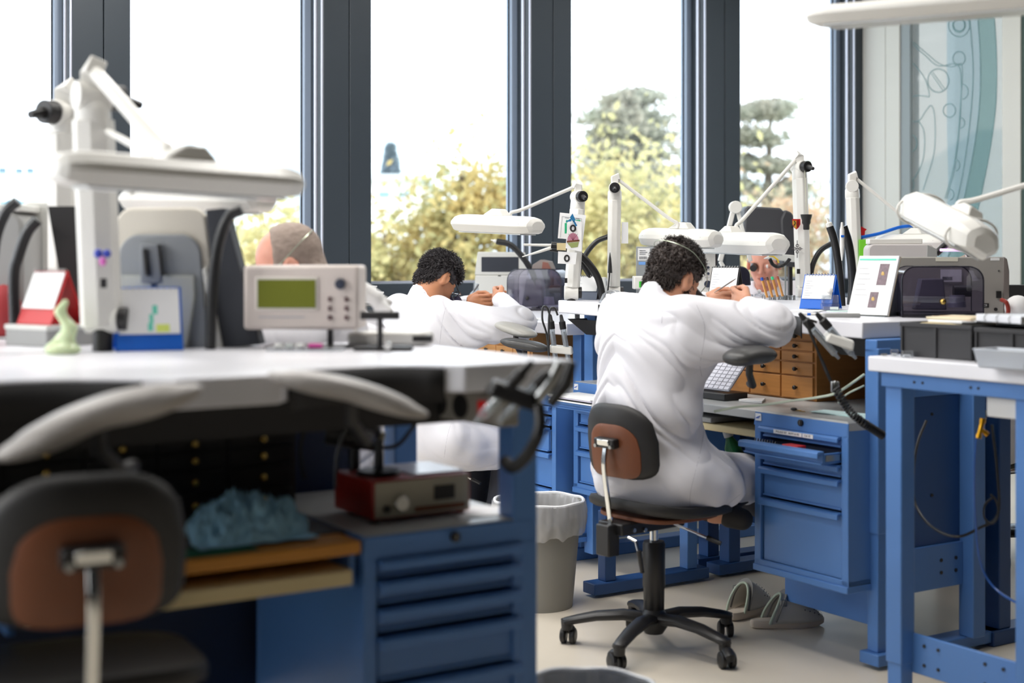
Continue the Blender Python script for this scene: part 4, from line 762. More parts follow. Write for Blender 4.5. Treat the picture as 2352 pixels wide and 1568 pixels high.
# tweezers between the fingers
def tweezers(label, p, q, parentless=True, r=0.0022):
    t = thing('tweezers', label, 'tweezers', tuple(p)); d = Vector(q) - Vector(p); s = d.cross(Vector((0, 0, 1))).normalized() * .004
    for k in (-1, 1): MB().tube([(0, 0, 0), d * .35 + s * k * .9, d * .8 + s * k * .8, d], [.0008, r, r, r * .8], 6).build('arm', STEEL, t)
    return t
fr_ = I1['j']['fiR'] + np.array([man.location.x, man.location.y, 0])
tweezers('steel tweezers held by the curly haired man', W(1640, 672, 4.96), W(1690, 640, 4.90), r=.0018)
# ---- the dark haired man at the window bench
og = AB(2.935, 5.36)
man2, I2 = person('dark haired man in glasses and a white coat leaning over the window bench', (og.x, og.y), TH, -0.045, head=(.135, .03, 1.240), hyaw=4, hpitch=46, hscale=.88, skin=SKIND, seed=5, vox=0.0042, cvox=0.006, foldseed=4.2,
                  J=dict(hem=(.08, -.22, .46), elR=(.30, -.36, 1.055), wrR=(.36, -.13, 1.135), fiR=(.38, .03, 1.175), knR=(.38, -.17, .50), anR=(.30, -.16, .12), toR=(.42, -.18, .06), knL=(.40, .12, .50), anL=(.34, .10, .12), toL=(.46, .10, .06)))
hairshell(I2, HAIRB, man2, .009, std_cut, 8, .004)
strands('hair_locks', HAIRB, man2, scalp(I2, 2600, c_top, 12, 1.04), .0026, .003, .022, 6, droop=-I2['R'][:, 2] * .6 - I2['R'][:, 0] * .5, waves=.6)
strands('hair_locks', HAIRB, man2, scalp(I2, 900, lambda d, q: q[2] > .06 and q[0] > -.04, 13, 1.05), .0030, .006, .026, 9, waves=1.0)
strands('hair_locks', HAIRB, man2, nape(I2, 1500, 4), .0022, .002, .018, 17, droop=-I2['R'][:, 2], waves=.5)
Hd = I2['Hd']
g = MB(); g.tube([Hd(-.004, -.086, .012), Hd(.05, -.086, .008), Hd(.108, -.070, .0)], .0028, 6).tube([Hd(-.004, .086, .012), Hd(.05, .086, .008), Hd(.108, .070, .0)], .0028, 6)
for s in (-1, 1): g.tube([Hd(.112, s * .036 + .026 * math.cos(a), -.006 + .020 * math.sin(a)) for a in np.linspace(0, 6.283, 21)], .002, 5)
g.tube([Hd(.114, -.01, .0), Hd(.114, .01, .0)], .002, 5); g.build('glasses', BLACK, man2)
MB().cyl(Hd(.118, -.038, -.008), Hd(.160, -.036, -.018), .014, .017, 16).cyl(Hd(.118, .030, -.008), Hd(.155, .028, -.018), .014, .017, 16).build('loupe', mat('loupe_purple_black', (38, 26, 62), 0.25), man2, .001)
MB().tube([Hd(.116, -.05, .012), Hd(.135, -.04, .016), Hd(.13, 0, .016), Hd(.116, .03, .01)], .0022, 6).build('loupe_mount', CHROME, man2)
def trousers(parent, info, sides='RL', m=TROUS, shoe=None, shoe_m=BLACK):
    j = info['j']; allp = np.array([j[k] for k in j]); S = SDF(allp.min(0) - .15, allp.max(0) + .15, .007)
    for s_ in sides: S.cap(j['hip' + s_], j['kn' + s_], .095, .075, .03); S.cap(j['kn' + s_], j['an' + s_] + (j['kn' + s_] - j['an' + s_]) * .15, .074, .055, .03)
    S.mesh('trousers', m, parent)
    for s_ in sides:
        a, b = j['an' + s_], j['to' + s_]; T = SDF(np.minimum(a, b) - .12, np.maximum(a, b) + .12, .004); dn = np.array([0, 0, -.02])
        T.cap(a + dn, b + dn, .042, .040, .02); T.cap(a + dn - (b - a) * .25, a + dn, .038, .040, .02); T.half(a + np.array([0, 0, .02]), (0, 0, 1)); T.mesh('shoe', shoe_m, parent)
trousers(man2, I2, shoe_m=mat('shoe_tan', (150, 112, 78), 0.5))
tweezers('steel tweezers held up by the dark haired man', W(1088, 670, 6.12), W(1100, 652, 6.10), r=.002)
# crossed leg of the curly haired man: dark trousers, sandal and bare ankle
def near_leg(parent, info):
    j = info['j']; lo = np.minimum(j['hipR'], j['knL']) - .3; S = SDF(lo, np.maximum(j['hipR'], j['knR']) + .25, .006)
    S.cap(j['hipL'], j['knL'], .095, .072, .03); S.cap(j['knL'], j['anL'], .068, .055, .03); S.cap(j['hipR'], j['knR'], .095, .07, .03); S.cap(j['knR'], j['anR'] + (j['knR'] - j['anR']) * .3, .066, .050, .03); S.mesh('trousers', TROUS, parent)
    a, b = j['anR'], j['toR']; T = SDF(np.minimum(a, b) - .12, np.maximum(a, b) + .12, .0035); d = (b - a) / np.linalg.norm(b - a); T.cap(b - d * .01, b + d * .03, .040, .036, .01); T.cap(a - d * .035, a - d * .02, .040, .040, .01); T.mesh('shoe', BLACKM, parent)
    a, b = j['anL'], j['toL']; T = SDF(np.minimum(a, b) - .12, np.maximum(a, b) + .12, .004); T.cap(a, b, .042, .040, .02); T.mesh('shoe', BLACKM, parent)
near_leg(man, I1)
# ---- balding man beyond the meter, looking down in profile
hcw = W(664, 590, 3.95)
man3, I3 = person('balding man with short grey hair seen above the green screened meter', (hcw.x + 0.14, hcw.y + 0.03), math.pi + 0.12, 0.0, head=(.14, .0, 1.258), hyaw=0, hpitch=30, hscale=.94, skin=SKINP, seed=7, vox=.006, cvox=.009, foldseed=7, J=dict(hem=(.0, .1, .5)), droll=0)
def bald_cut(S, Hd, R, hk):
    std_cut(S, Hd, R, hk); S.ell(Hd(.075, 0, .075), npv((.082, .078, .080)) * hk, R, .02, 's')
hs3 = hairshell(I3, HAIRG, man3, .0035, bald_cut, 3, .0012)
Hd = I3['Hd']; MB().tube(smoothpts([Hd(.10, .06, .0), Hd(.02, .088, .02), Hd(-.06, .082, .045), Hd(-.11, .03, .06), Hd(-.10, -.05, .06)], 5), .0014, 6).build('loupe_band', mat('steel_wire', (170, 180, 160), 0.3, 0.8), man3)
trousers(man3, I3)
# ---- man on the far side, face towards the camera
hcw = W(1765, 588, 7.35)
man4, I4 = person('man facing us from beyond the lamps with only his lower face showing', (hcw.x + 0.03, hcw.y + 0.15), math.radians(-112), 0.0, head=(.13, .0, 1.262), hyaw=3, hpitch=14, skin=SKINP, seed=9, vox=.0042, cvox=.009, foldseed=9, hscale=.98, J=dict(elR=(.22,-.3,.98), elL=(.22,.3,.98), wrR=(.34,-.1,1.03), wrL=(.34,.1,1.03), fiR=(.36,.02,1.04), fiL=(.37,-.02,1.03)))
hs4 = hairshell(I4, HAIRG, man4, .003, bald_cut, 4, .001); Hd = I4['Hd']

for s in (-1, 1): MB().ball(Hd(.0835, s * .031, -.005), .0115).build('eye', EYEW, man4)
lm = MB(); lm.tube([Hd(.0945, -.022, -.069), Hd(.101, -.009, -.0665), Hd(.102, 0, -.068), Hd(.101, .009, -.0665), Hd(.0945, .022, -.069)], [.001, .0035, .0035, .0035, .001], 8).tube([Hd(.0935, -.020, -.072), Hd(.099, 0, -.0765), Hd(.0935, .020, -.072)], [.001, .004, .001], 8).build('lips', LIPS, man4)
MB().cyl(Hd(.095, -.036, -.004), Hd(.125, -.036, -.006), .020, .018, 18).build('loupe', BLACK, man4); MB().tube([Hd(.1, -.04, .01), Hd(.06, -.084, .02), Hd(-.02, -.09, .03)], .0018, 6).build('loupe_band', STEEL, man4)
trousers(man4, I4)
# ---- fourth man behind the grey machine
hcw = W(2186, 634, 6.0)
man5, I5 = person('man in a white coat mostly hidden behind the grey machine and black crates', (hcw.x + .23, hcw.y + 0.12), math.pi + 0.5, -.05, head=(.14, 0, 1.22), hpitch=40, skin=SKINP, seed=11, vox=.007, cvox=.010, foldseed=3)
hs5 = hairshell(I5, HAIRG, man5, .003, bald_cut, 4, .001)
trousers(man5, I5)
cp = (hcw.x + .23, hcw.y + .12)
chair('dark work chair under the hidden man in a white coat', cp, math.pi + 0.5, 0.44, 0.66, 0.26, base_yaw=0.7)

# stitched seams laid on the coats
from mathutils.bvhtree import BVHTree
def seam(parent, pix, r=.0011, name='seam', m=None):
    co = [o for o in parent.children if o.name.startswith('coat')][0]; me = co.data; off = parent.location
    bv = BVHTree.FromPolygons([v.co + off for v in me.vertices], [tuple(p.vertices) for p in me.polygons]); out = []
    for x, y, z_ in smoothpts([(x, y, 0) for x, y in pix], 6):
        d = W(x, y, 1.0) - Vector((0, 0, H)); h = bv.ray_cast(Vector((0, 0, H)), d.normalized())
        if h[0] is not None and (not out or (h[0] - out[-1]).length < .12): out.append(h[0] + h[1] * .0006)
    if len(out) > 2: MB().tube([p - off for p in out], r, 5).build(name, m or mat('coat_seam', (188, 186, 194), .9), co).parent = co
seam(man, [(1600, 700), (1618, 745), (1616, 790), (1608, 835), (1612, 865)]); seam(man, [(1626, 900), (1620, 960), (1612, 1020), (1598, 1080), (1586, 1130), (1584, 1170)])
seam(man, [(1395, 1128), (1460, 1150), (1530, 1172), (1590, 1184), (1650, 1172), (1700, 1135)]); seam(man, [(1490, 668), (1530, 684), (1560, 690)])
seam(man, [(1519, 700), (1521, 722), (1520, 742)], .0014)
seam(man2, [(1030, 690), (1020, 720), (1014, 752), (1010, 790)]); seam(man2, [(1040, 960), (1028, 1000), (1020, 1050)]); seam(man2, [(940, 652), (965, 668), (990, 676)])
# ---------------------------------------------------------------- bench lamps
LAMPD = mat('lamp_underside', (150, 146, 134), 0.5); DIFF = mat('lamp_diffuser', (205, 208, 208), 0.25, var=0.1, vscale=80)
def rounded_head(ends, width, height, n=18):
    """ring profile of the lamp head: soft hexagon"""
    return [(-.48, .30), (-.30, .86), (-.12, 1.0), (.12, 1.0), (.30, .86), (.48, .30), (.5, .02), (.5, -.10), (.34, -.85), (-.34, -.85), (-.5, -.10), (-.5, .02)]
def lamp(label, base, top, arm_end, h0, h1, pw=0.05, width=0.13, height=0.055, arm=None, group=None, knob_side=1, head_only=False, mount_t=0.5, elbow=None, hexpost=True, arm_r=0.0075, tiltx=0.0, postbits=True, name='bench_lamp', basejoint=True, bj=(.50, .55)):
    t = thing(name, label, 'lamp', tuple(base), 0.0); O = Vector(base)
    def q(p): return Vector(p) - O
    h0, h1 = q(h0), q(h1); ax = (h1 - h0).normalized(); side = ax.cross(Vector((0, 0, 1))).normalized(); up = side.cross(ax).normalized()
    if tiltx: Rm = Matrix.Rotation(tiltx, 3, ax); side = Rm @ side; up = Rm @ up
    pr = rounded_head(None, width, height); L_ = (h1 - h0).length; mb = MB(); n = len(pr)
    st = [(0.0, .45, .5), (0.012, .72, .8), (0.035, .9, .95), (0.07, 1, 1), (L_ - 0.07, 1, 1), (L_ - 0.035, .9, .95), (L_ - 0.012, .72, .8), (L_, .45, .5)]
    for d, sx, sz in st:
        for x, z_ in pr: mb.v.append(tuple(h0 + ax * d + side * (x * width * sx) + up * (z_ * height * sz)))
    for r in range(len(st) - 1):
        for i in range(n): mb.f.append((r * n + i, r * n + (i + 1) % n, (r + 1) * n + (i + 1) % n, (r + 1) * n + i))
    mb.f += [tuple(range(n)), tuple((len(st) - 1) * n + i for i in range(n - 1, -1, -1))]
    hd = mb.build('lamp_head', LAMPW, t, 0.002, ang=24)
    for x in (-.42, .42): # moulded seam lines along the head
        MB().tube([h0 + ax * .04 + side * x * width * 1.06 + up * height * .18, h1 - ax * .04 + side * x * width * 1.06 + up * height * .18], .0011, 4).build('seam', LAMPD, hd)
    D0 = h0 + ax * .05 - up * (height * .86); D1 = h1 - ax * .05 - up * (height * .86)
    MB().plate([D0 - side * width * .30, D0 + side * width * .30, D1 + side * width * .30, D1 - side * width * .30], .004, -up).build('diffuser', DIFF, hd)
    mc = h0.lerp(h1, mount_t) + up * height * .95
    MB().add([tuple(mc + ax * x + side * y + up * z_) for x, y, z_ in ((-.05, -.03, 0), (.06, -.03, 0), (.06, .03, 0), (-.05, .03, 0), (-.005, -.024, .028), (.035, -.024, .028), (.035, .024, .028), (-.005, .024, .028))], [(0, 3, 2, 1), (4, 5, 6, 7), (0, 1, 5, 4), (1, 2, 6, 5), (2, 3, 7, 6), (3, 0, 4, 7)]).build('head_mount', LAMPW, hd, 0.005)
    MB().plate([mc + ax * x + side * y + up * .0285 for x, y in ((.005, -.008), (.022, -.008), (.022, .008), (.005, .008))], .0015, up).build('switch', BLACK, hd)
    if arm_end is None: arm_end = mc + O + up * .02
    ae = q(arm_end)
    if not head_only:
        tp = q(top); d = tp - Vector((0, 0, 0)); dd = d.normalized()
        MB().tube([dd * .055, dd * (d.length - .05)], pw * .62, 8 if hexpost else 12, flat=0.82, up=(ae.x, ae.y, 0)).build('post', LAMPW, t, 0.003)
        if postbits:
            MB().tube([dd * (d.length - .055), dd * (d.length - .045), dd * (d.length - .015), dd * d.length], [pw * .50, pw * .52, pw * .5, pw * .35], 12).build('post_collar', LAMPW, t, 0.002)
            hv = Vector((ae.x - tp.x, ae.y - tp.y, 0)).normalized(); sv = hv.cross(Vector((0, 0, 1)))
            MB().cyl(tp - sv * pw * .5, tp + sv * pw * .5, pw * .44, seg=18).build('joint', LAMPW, t, 0.002)
            kb = MB().cyl(tp - sv * pw * .5 * knob_side, tp - sv * pw * .95 * knob_side, pw * .38, seg=16).build('knob', BLACK, t, 0.002)
            MB().tube([tp - sv * pw * .8 * knob_side, tp - sv * pw * 1.5 * knob_side - dd * .012], [pw * .2, pw * .12], 8).build('knob_wing', BLACK, kb)
            MB().tube([tp, tp + Vector((0, 0, pw * .75)), tp + Vector((0, 0, pw * .85)) + hv * pw * .35], [pw * .42, pw * .44, pw * .40], 4, flat=.9).build('arm_bracket', LAMPW, t, 0.003)
        if basejoint:
            MB().cyl((-pw * .48, 0, pw * bj[1]), (pw * .48, 0, pw * bj[1]), pw * bj[0], seg=22).build('base_joint', LAMPW, t, 0.003)
            MB().cyl((pw * .48, 0, pw * bj[1]), (pw * .72, 0, pw * bj[1]), pw * bj[0] * .8, seg=20).build('base_knob', BLACK, t, 0.002)
        MB().cyl((0, 0, 0), (0, 0, pw * bj[1]), pw * .30, seg=14).build('stand', BLACK, t)
        s0 = tp + Vector((0, 0, pw * .8)) if arm is None else q(arm)
    else: s0 = q(top)
    el = ae - (ae - s0).normalized() * .05 if elbow is None else q(elbow)
    MB().tube(smoothpts([s0, s0.lerp(el, .5), el, ae + Vector((0, 0, .006)), ae - up * .015], 5), arm_r, 10).build('arm', LAMPW, t)
    return t
# lamp over the dark haired man
lamp('white bench lamp over the dark haired man with papers pinned to its post', W(1312, 690, 5.87), W(1328, 452, 5.87), W(1174, 492, 5.78), W(1052, 512, 5.88), W(1236, 520, 5.6), pw=.060, width=.16, height=.038, mount_t=.48)
lamp('white bench lamp whose post stands right of the pinned papers', W(1409, 688, 5.97), W(1412, 432, 5.97), W(1556, 516, 5.95), W(1480, 545, 6.1), W(1650, 550, 5.85), pw=.058, width=.16, height=.042, knob_side=-1)
lamp('white bench lamp behind the curly head with a crest sticker on its post', W(1846, 688, 6.4), W(1836, 384, 6.4), W(1692, 520, 6.25), W(1600, 556, 6.5), W(1790, 562, 5.9), pw=.066, width=.17, height=.050, mount_t=.42, arm_r=.009)
lamp('white bench lamp standing by the engraved glass wall with a blue tie on its arm', W(1967, 690, 6.3), W(1957, 428, 6.3), W(2120, 535, 6.25), W(2020, 556, 6.4), W(2185, 556, 6.1), pw=.062, width=.16, height=.036, knob_side=1)
t = lamp('tilted white lamp head hanging in front of the engraved glass', W(2480, 700, 4.0), W(2520, 415, 4.0), W(2205, 470, 4.1), W(2098, 475, 4.3), W(2262, 560, 3.9), pw=.06, width=.15, height=.05, tiltx=-.5, mount_t=.62, arm_r=.0085)
h0, h1 = W(2098, 475, 4.3) - t.location, W(2262, 560, 3.9) - t.location; ax = (h1 - h0).normalized()
for f_ in (.12, .82):
    c = h0.lerp(h1, f_); s_ = ax.cross(Vector((0, 0, 1))).normalized(); u_ = s_.cross(ax)
    MB().tube([c + (s_ * math.cos(a) * .079 + u_ * (math.sin(a) * .047 + .004)) for a in np.linspace(0, 6.2832, 25)], .004, 6).build('cable_band', LAMPW, t)
lamp('long white lamp crossing the top of the view above the engraved glass', W(2900, 640, 3.4), W(2900, 60, 3.4), W(2500, -30, 3.3), W(1862, 42, 3.55), W(2640, -22, 3.1), pw=.06, width=.14, height=.027, mount_t=.75)
# near blurred lamps
lamp('tall blurred lamp on the near bench with a small bow pinned to it', W(236, 806, 3.10), W(212, 222, 3.07), W(384, 352, 2.75), W(122, 385, 2.52), W(684, 425, 2.85), pw=.074, width=.12, height=.034, mount_t=.5, arm_r=.015, bj=(.42, .95))
lamp('blurred lamp standing behind the tall one with its black knob facing the window', W(150, 774, 3.6), W(150, 262, 3.6), W(300, 430, 3.5), W(300, 458, 3.6), W(610, 462, 3.3), pw=.078, width=.13, height=.032, knob_side=-1, arm_r=.008)
# second arm of the tall lamp
t = [o for o in D.objects if o.name.startswith('bench_lamp') and 'tall blurred' in o.get('label', '')][0]
MB().tube([W(245, 300, 3.06) - t.location, W(300, 330, 2.85) - t.location, W(352, 362, 2.77) - t.location], .007, 8).build('lower_arm', LAMPW, t)
bw_ = MB().ball(W(226, 582, 3.01) - t.location, .010, 10, 6).ball(W(246, 582, 3.01) - t.location, .009, 10, 6).build('bow', mat('bow_blue', (40, 60, 170), .5), t); MB().ball(W(236, 600, 3.005) - t.location, (.008, .006, .010), 10, 6).build('bow_knot', mat('bow_pink', (215, 110, 190), .5), bw_)
MB().box(-.006, .006, -.004, .004, -.010, .010).build('switch', BLACK, t, M=Matrix.Translation(W(238, 650, 3.01) - t.location))
# crest, ornament, eyepiece on the crest lamp
t = [o for o in D.objects if 'crest sticker' in str(o.get('label', ''))][0]; O = t.location
def onlamp(px, py, Z=6.34): return W(px, py, Z) - O
def disc_poly(c, pts, s, th, name, m, par, nrm=(0, -1, 0)): return MB().plate([c + Vector((x * s, 0, z_ * s)) for x, z_ in pts], th, nrm).build(name, m, par)
cr = disc_poly(onlamp(1829, 513), [(-.5, .55), (.5, .55), (.5, -.1), (.3, -.5), (0, -.75), (-.3, -.5), (-.5, -.1)], .036, .002, 'crest', mat('crest_red', (196, 40, 36), .4), t)
disc_poly(onlamp(1829, 513, 6.337), [(-.45, .35), (0, .35), (0, -.65), (-.28, -.42), (-.45, -.08)], .036, .002, 'crest_field', mat('crest_gold', (206, 160, 60), .4), cr)
MB().tube([onlamp(1824, 507, 6.333), onlamp(1827, 512, 6.333), onlamp(1823, 518, 6.333)], .0022, 5).tube([onlamp(1833, 505, 6.333), onlamp(1833, 522, 6.333)], .0018, 5).build('crest_charge', BLACK, cr)
orn = MB()
for k in range(4):
    a = k * math.pi / 2; c = onlamp(1831, 571) + Vector((math.cos(a) * .011, 0, math.sin(a) * .014)); orn.tube([c + Vector((math.cos(b) * .006, -.002, math.sin(b) * .006)) for b in np.linspace(0, 6.2832, 13)], .0018, 5)
orn.tube([onlamp(1831, 552), onlamp(1831, 592)], .0018, 5).tube([onlamp(1818, 571), onlamp(1844, 571)], .0016, 5).build('ornament', mat('pewter', (96, 90, 92), .35, .8), t)
MB().box(-.007, .007, -.003, .003, -.011, .011).build('switch', BLACK, t, M=Matrix.Translation(onlamp(1834, 623)))
MB().tube([onlamp(1848, 392), onlamp(1850, 430), onlamp(1852, 488)], .0012, 5).build('string', mat('string', (205, 205, 180), .7), t)
ep = thing('eyepiece_loupe', 'black watchmaker loupe hanging on a string from the crest lamp', 'loupe', W(1852, 510, 6.30)); MB().lathe([(.012, -.034), (.014, -.03), (.014, -.012), (.019, -.004), (.019, .008), (.024, .022), (.026, .034), (.022, .034), (.018, .02)], seg=20).build('body', BLACK, ep)
# papers on the first lamp
t = [o for o in D.objects if 'papers pinned' in str(o.get('label', ''))][0]; O = t.location
def paper(label, pts, Z, name='pinned_sheet', m=PAPER, extra=None, cat='paper'):
    c = W(sum(p[0] for p in pts) / len(pts), sum(p[1] for p in pts) / len(pts), Z); tt = thing(name, label, cat, c)
    MB().plate([W(x, y, Z) - c for x, y in pts], .0008, (0, 1, 0)).build('sheet', m, tt)
    if extra: extra(tt, lambda x, y, d=.001: W(x, y, Z - d) - c)
    return tt
GREENP = mat('print_green', (40, 170, 120), .7)
def ex1(tt, q):
    for x0, y0, x1, y1 in ((1300, 505, 1333, 511), (1297, 512, 1302, 536)): MB().plate([q(x0, y0), q(x1, y0), q(x1, y1), q(x0, y1)], .0003, (0, 1, 0)).build('print_bar', GREENP, tt)
    MB().tube([q(1291, 497), q(1336, 502), q(1332, 548)], .0005, 4).tube([q(1291, 497), q(1287, 545)], .0005, 4).build('print_border', INK, tt)
    for k in range(3): MB().tube([q(1298 + k * 12, 500 + k), q(1307 + k * 12, 501 + k)], .0008, 4).build('print_line', INK, tt)
paper('white sheet with a green bar table pinned at the top of the lamp post', [(1286, 488), (1346, 494), (1339, 552), (1281, 547)], 5.81, extra=ex1)
def ex2(tt, q):
    MB().tube([q(1316 + 5.5 * math.cos(a), 524 + 6.5 * math.sin(a)) for a in np.linspace(0, 6.2832, 17)], .0035, 6).build('print_ring', BLACKM, tt)
    MB().plate([q(1316 + 13 * math.cos(a), 552 - 17 * math.sin(a)) for a in np.linspace(0, 3.1416, 13)], .0003, (0, 1, 0)).build('print_dome', mat('print_pink', (190, 130, 150), .7), tt)
    for k in range(5): MB().tube([q(1316, 552), q(1316 + (k - 2) * 5, 537 - (2 - abs(k - 2)) * 2)], .0009, 4).build('print_ray', mat('print_wine', (130, 50, 80), .7), tt)
    MB().plate([q(1302, 553), q(1331, 550), q(1331, 554), q(1302, 557)], .0003, (0, 1, 0)).build('print_band', mat('print_brown', (120, 70, 40), .7), tt); MB().plate([q(1303, 558), q(1330, 555), q(1327, 567), q(1312, 569)], .0003, (0, 1, 0)).build('print_patch', mat('print_olive', (150, 160, 100), .7), tt)
paper('narrow white sheet showing a pink fan and black ring pinned on the lamp post', [(1304, 503), (1336, 509), (1336, 578), (1299, 570)], 5.795, extra=ex2)
def ex3(tt, q): MB().tube([q(1302 + 5 * math.cos(a), 593 + 6.5 * math.sin(a)) for a in np.linspace(0, 6.2832, 17)], .0035, 6).build('print_ring', BLACKM, tt)
paper('small white card with one black ring pinned low on the lamp post', [(1282, 577), (1325, 580), (1322, 607), (1281, 605)], 5.785, extra=ex3)
paper('cream slip peeking out between the pinned sheets', [(1279, 558), (1300, 558), (1300, 575), (1279, 574)], 5.82, m=CREAM)
paper('white notice hanging on the side of the second lamp post', [(1428, 510), (1443, 510), (1443, 559), (1427, 559)], 5.97)
def clipx(tt, q): pass
bf = thing('paper_butterfly', 'blue paper butterfly clipped on the pinned sheets', 'ornament', W(1315, 502, 5.77)); O2 = bf.location
MB().plate([W(*p, 5.77) - O2 for p in ((1298, 510), (1312, 501), (1313, 508))], .001, (0, 1, 0)).plate([W(*p, 5.77) - O2 for p in ((1309, 499), (1315, 490), (1322, 505), (1317, 510))], .001, (0, 1, 0)).plate([W(*p, 5.77) - O2 for p in ((1316, 508), (1320, 507), (1326, 518), (1322, 520))], .001, (0, 1, 0)).build('wing', mat('butterfly_blue', (30, 110, 160), .5), bf)
MB().box(-.0055, .0055, -.003, .003, -.010, .010).build('switch', BLACK, t, M=Matrix.Translation(W(1300, 644, 5.825) - O))
# ---------------------------------------------------------------- black extraction hoses
def hose(label, pts, r, group=None, name='suction_hose', m=RUB, tip=None):
    c = Vector(pts[-1]); t = thing(name, label, 'hose', c); MB().tube(smoothpts([Vector(p) - c for p in pts], 7), r, 12).build('tube', m, t)
    if tip: tip(t, [Vector(p) - c for p in pts])
    return t
def nozzle(ln, r0, r1, m=LAMPW):
    def f_(t, P): d = (P[0] - P[1]).normalized(); MB().tube([P[0] - d * .005, P[0] + d * ln * .4, P[0] + d * ln * .5, P[0] + d * ln], [r0, r0, r1, r1 * .6], 10).build('nozzle', m, t)
    return f_
hose('black hose with a white nozzle arching over the smoked cover', [W(1140, 554, 7.5), W(1172, 562, 7.5), W(1200, 590, 7.5), W(1222, 625, 7.5), W(1235, 668, 7.5), W(1245, 712, 7.5)], .0165, tip=nozzle(.03, .009, .005))
hose('black hose curving down from the two white tubes at its tip', [W(1266, 563, 5.9), W(1300, 568, 5.9), W(1340, 592, 5.9), W(1372, 635, 5.9), W(1386, 688, 5.9)], .015, tip=lambda t, P: MB().cyl(P[0], P[0] + Vector((-.115, 0, .002)), .006, .005, 10).tube([P[0] - Vector((0, 0, .01)), P[0] + Vector((-.05, 0, -.027)), P[0] + Vector((-.12, 0, -.048))], [.007, .006, .002], 10).build('nozzle', LAMPW, t))
hose('second black hose running beside the one with two white tubes', [W(1262, 570, 6.0), W(1300, 578, 6.0), W(1332, 600, 6.0), W(1358, 640, 6.0), W(1372, 690, 6.0)], .013)
hose('black hose arching behind the second lamp post', [W(1398, 543, 6.4), W(1370, 555, 6.4), W(1345, 585, 6.4), W(1330, 625, 6.4), W(1326, 680, 6.4), W(1326, 731, 6.4)], .012)
hose('black hose with a white nozzle arching beside the blue calendar', [W(1906, 520, 5.6), W(1916, 550, 5.6), W(1925, 600, 5.6), W(1930, 650, 5.6), W(1933, 702, 5.6)], .0155, tip=nozzle(.035, .013, .006))
hose('black hose in front of the lamp by the engraved glass', [W(1937, 520, 5.5), W(1948, 555, 5.5), W(1955, 600, 5.5), W(1958, 650, 5.5), W(1955, 700, 5.5)], .0165)
hose('black hose curving down behind the blue calendar', [W(1915, 556, 6.4), W(1885, 575, 6.4), W(1868, 605, 6.4), W(1862, 640, 6.4), W(1864, 690, 6.4)], .012)
hose('black hose arching over the grey machine by the engraved glass', [W(2150, 582, 5.9), W(2180, 558, 5.9), W(2210, 565, 5.9), W(2235, 600, 5.9), W(2240, 640, 5.9)], .014)
hose('blurred black gooseneck hose between the grey machine and the green screened meter', [W(556, 482, 3.15), W(525, 500, 3.15), W(502, 560, 3.15), W(488, 660, 3.15), W(483, 801, 3.15)], .0123)
hose('blurred black hose leaning into the frame above the grey machine edge', [W(40, 462, 3.3), W(12, 490, 3.3), W(-12, 560, 3.3), W(-20, 680, 3.3), W(-20, 790, 3.3)], .0125)
hose('blurred black hose standing beside the red calendar', [W(86, 505, 3.4), W(62, 535, 3.4), W(42, 590, 3.4), W(32, 640, 3.4), W(36, 785, 3.4)], .0135)
wp = thing('air_blower', 'white pencil shaped air blower hanging between the two black hoses', 'tool', W(1934, 540, 5.45)); MB().lathe([(.002, -.098), (.006, -.07), (.009, -.04), (.009, .02), (.006, .03), (.004, .05)], seg=12).build('body', LAMPW, wp); MB().box(-.006, .006, -.011, -.008, -.008, 0).build('button', BLUECAL, wp)
# ---------------------------------------------------------------- calendars and books
def calendar(label, base_c, yaw, w_, h_, m, depth=.10, page=PAPER, marks=None, rings=10, base_h=.035, name='desk_calendar'):
    t = thing(name, label, 'calendar', tuple(base_c), yaw)      # local x width, -y faces the reader
    A = [(-w_ / 2, -depth / 2, 0), (w_ / 2, -depth / 2, 0), (w_ / 2, .0, h_), (-w_ / 2, .0, h_)]; nf = Vector((0, -h_, depth / 2)).normalized()
    MB().plate(A, .003, -nf).plate([(-w_ / 2, depth / 2, 0), (-w_ / 2, 0, h_), (w_ / 2, 0, h_), (w_ / 2, depth / 2, 0)], .003, Vector((0, -h_, -depth / 2)).normalized()).plate([(-w_ / 2, -depth / 2, 0), (-w_ / 2, depth / 2, 0), (w_ / 2, depth / 2, 0), (w_ / 2, -depth / 2, 0)], .003, (0, 0, 1)).build('stand', m, t)
    def pt(u, v, d=.004): return Vector((u * w_ / 2, -depth / 2 + depth / 2 * v, h_ * v)) + nf * d
    v0 = base_h / h_
    MB().plate([pt(-.92, v0), pt(.92, v0), pt(.92, .97), pt(-.92, .97)], .002, -nf).build('page', page, t)
    sp = MB()
    for k in range(rings): u = -.85 + 1.7 * k / (rings - 1); c = pt(u, .985, .002); sp.tube([c + Vector((0, math.cos(a) * .006, math.sin(a) * .006)) for a in np.linspace(0, 6.2832, 9)], .0011, 4)
    sp.build('spiral_rings', STEEL, t)
    for (u0, v1, u1, v2, mm) in (marks or []): MB().plate([pt(u0, v1, .0045), pt(u1, v1, .0045), pt(u1, v2, .0045), pt(u0, v2, .0045)], .0003, -nf).build('print_block', mm, t)
    return t
GRN = mat('marker_green', (110, 214, 190), .7); YLW = mat('marker_yellow', (222, 236, 120), .7); LINKG = mat('print_grey', (176, 178, 186), .8)
lines = [(-.8, .30 + .07 * k, -.8 + .25 + (k % 3) * .12, .312 + .07 * k, LINKG) for k in range(8)]
calendar('bright blue desk calendar with green and yellow marks on the near bench', W(340, 802, 3.15) , .35, .142, .138, BLUECAL, marks=[(-.05, .3, .1, .42, GRN), (.0, .42, .12, .56, GRN), (.1, .56, .25, .70, GRN), (.2, .28, .6, .40, YLW)])
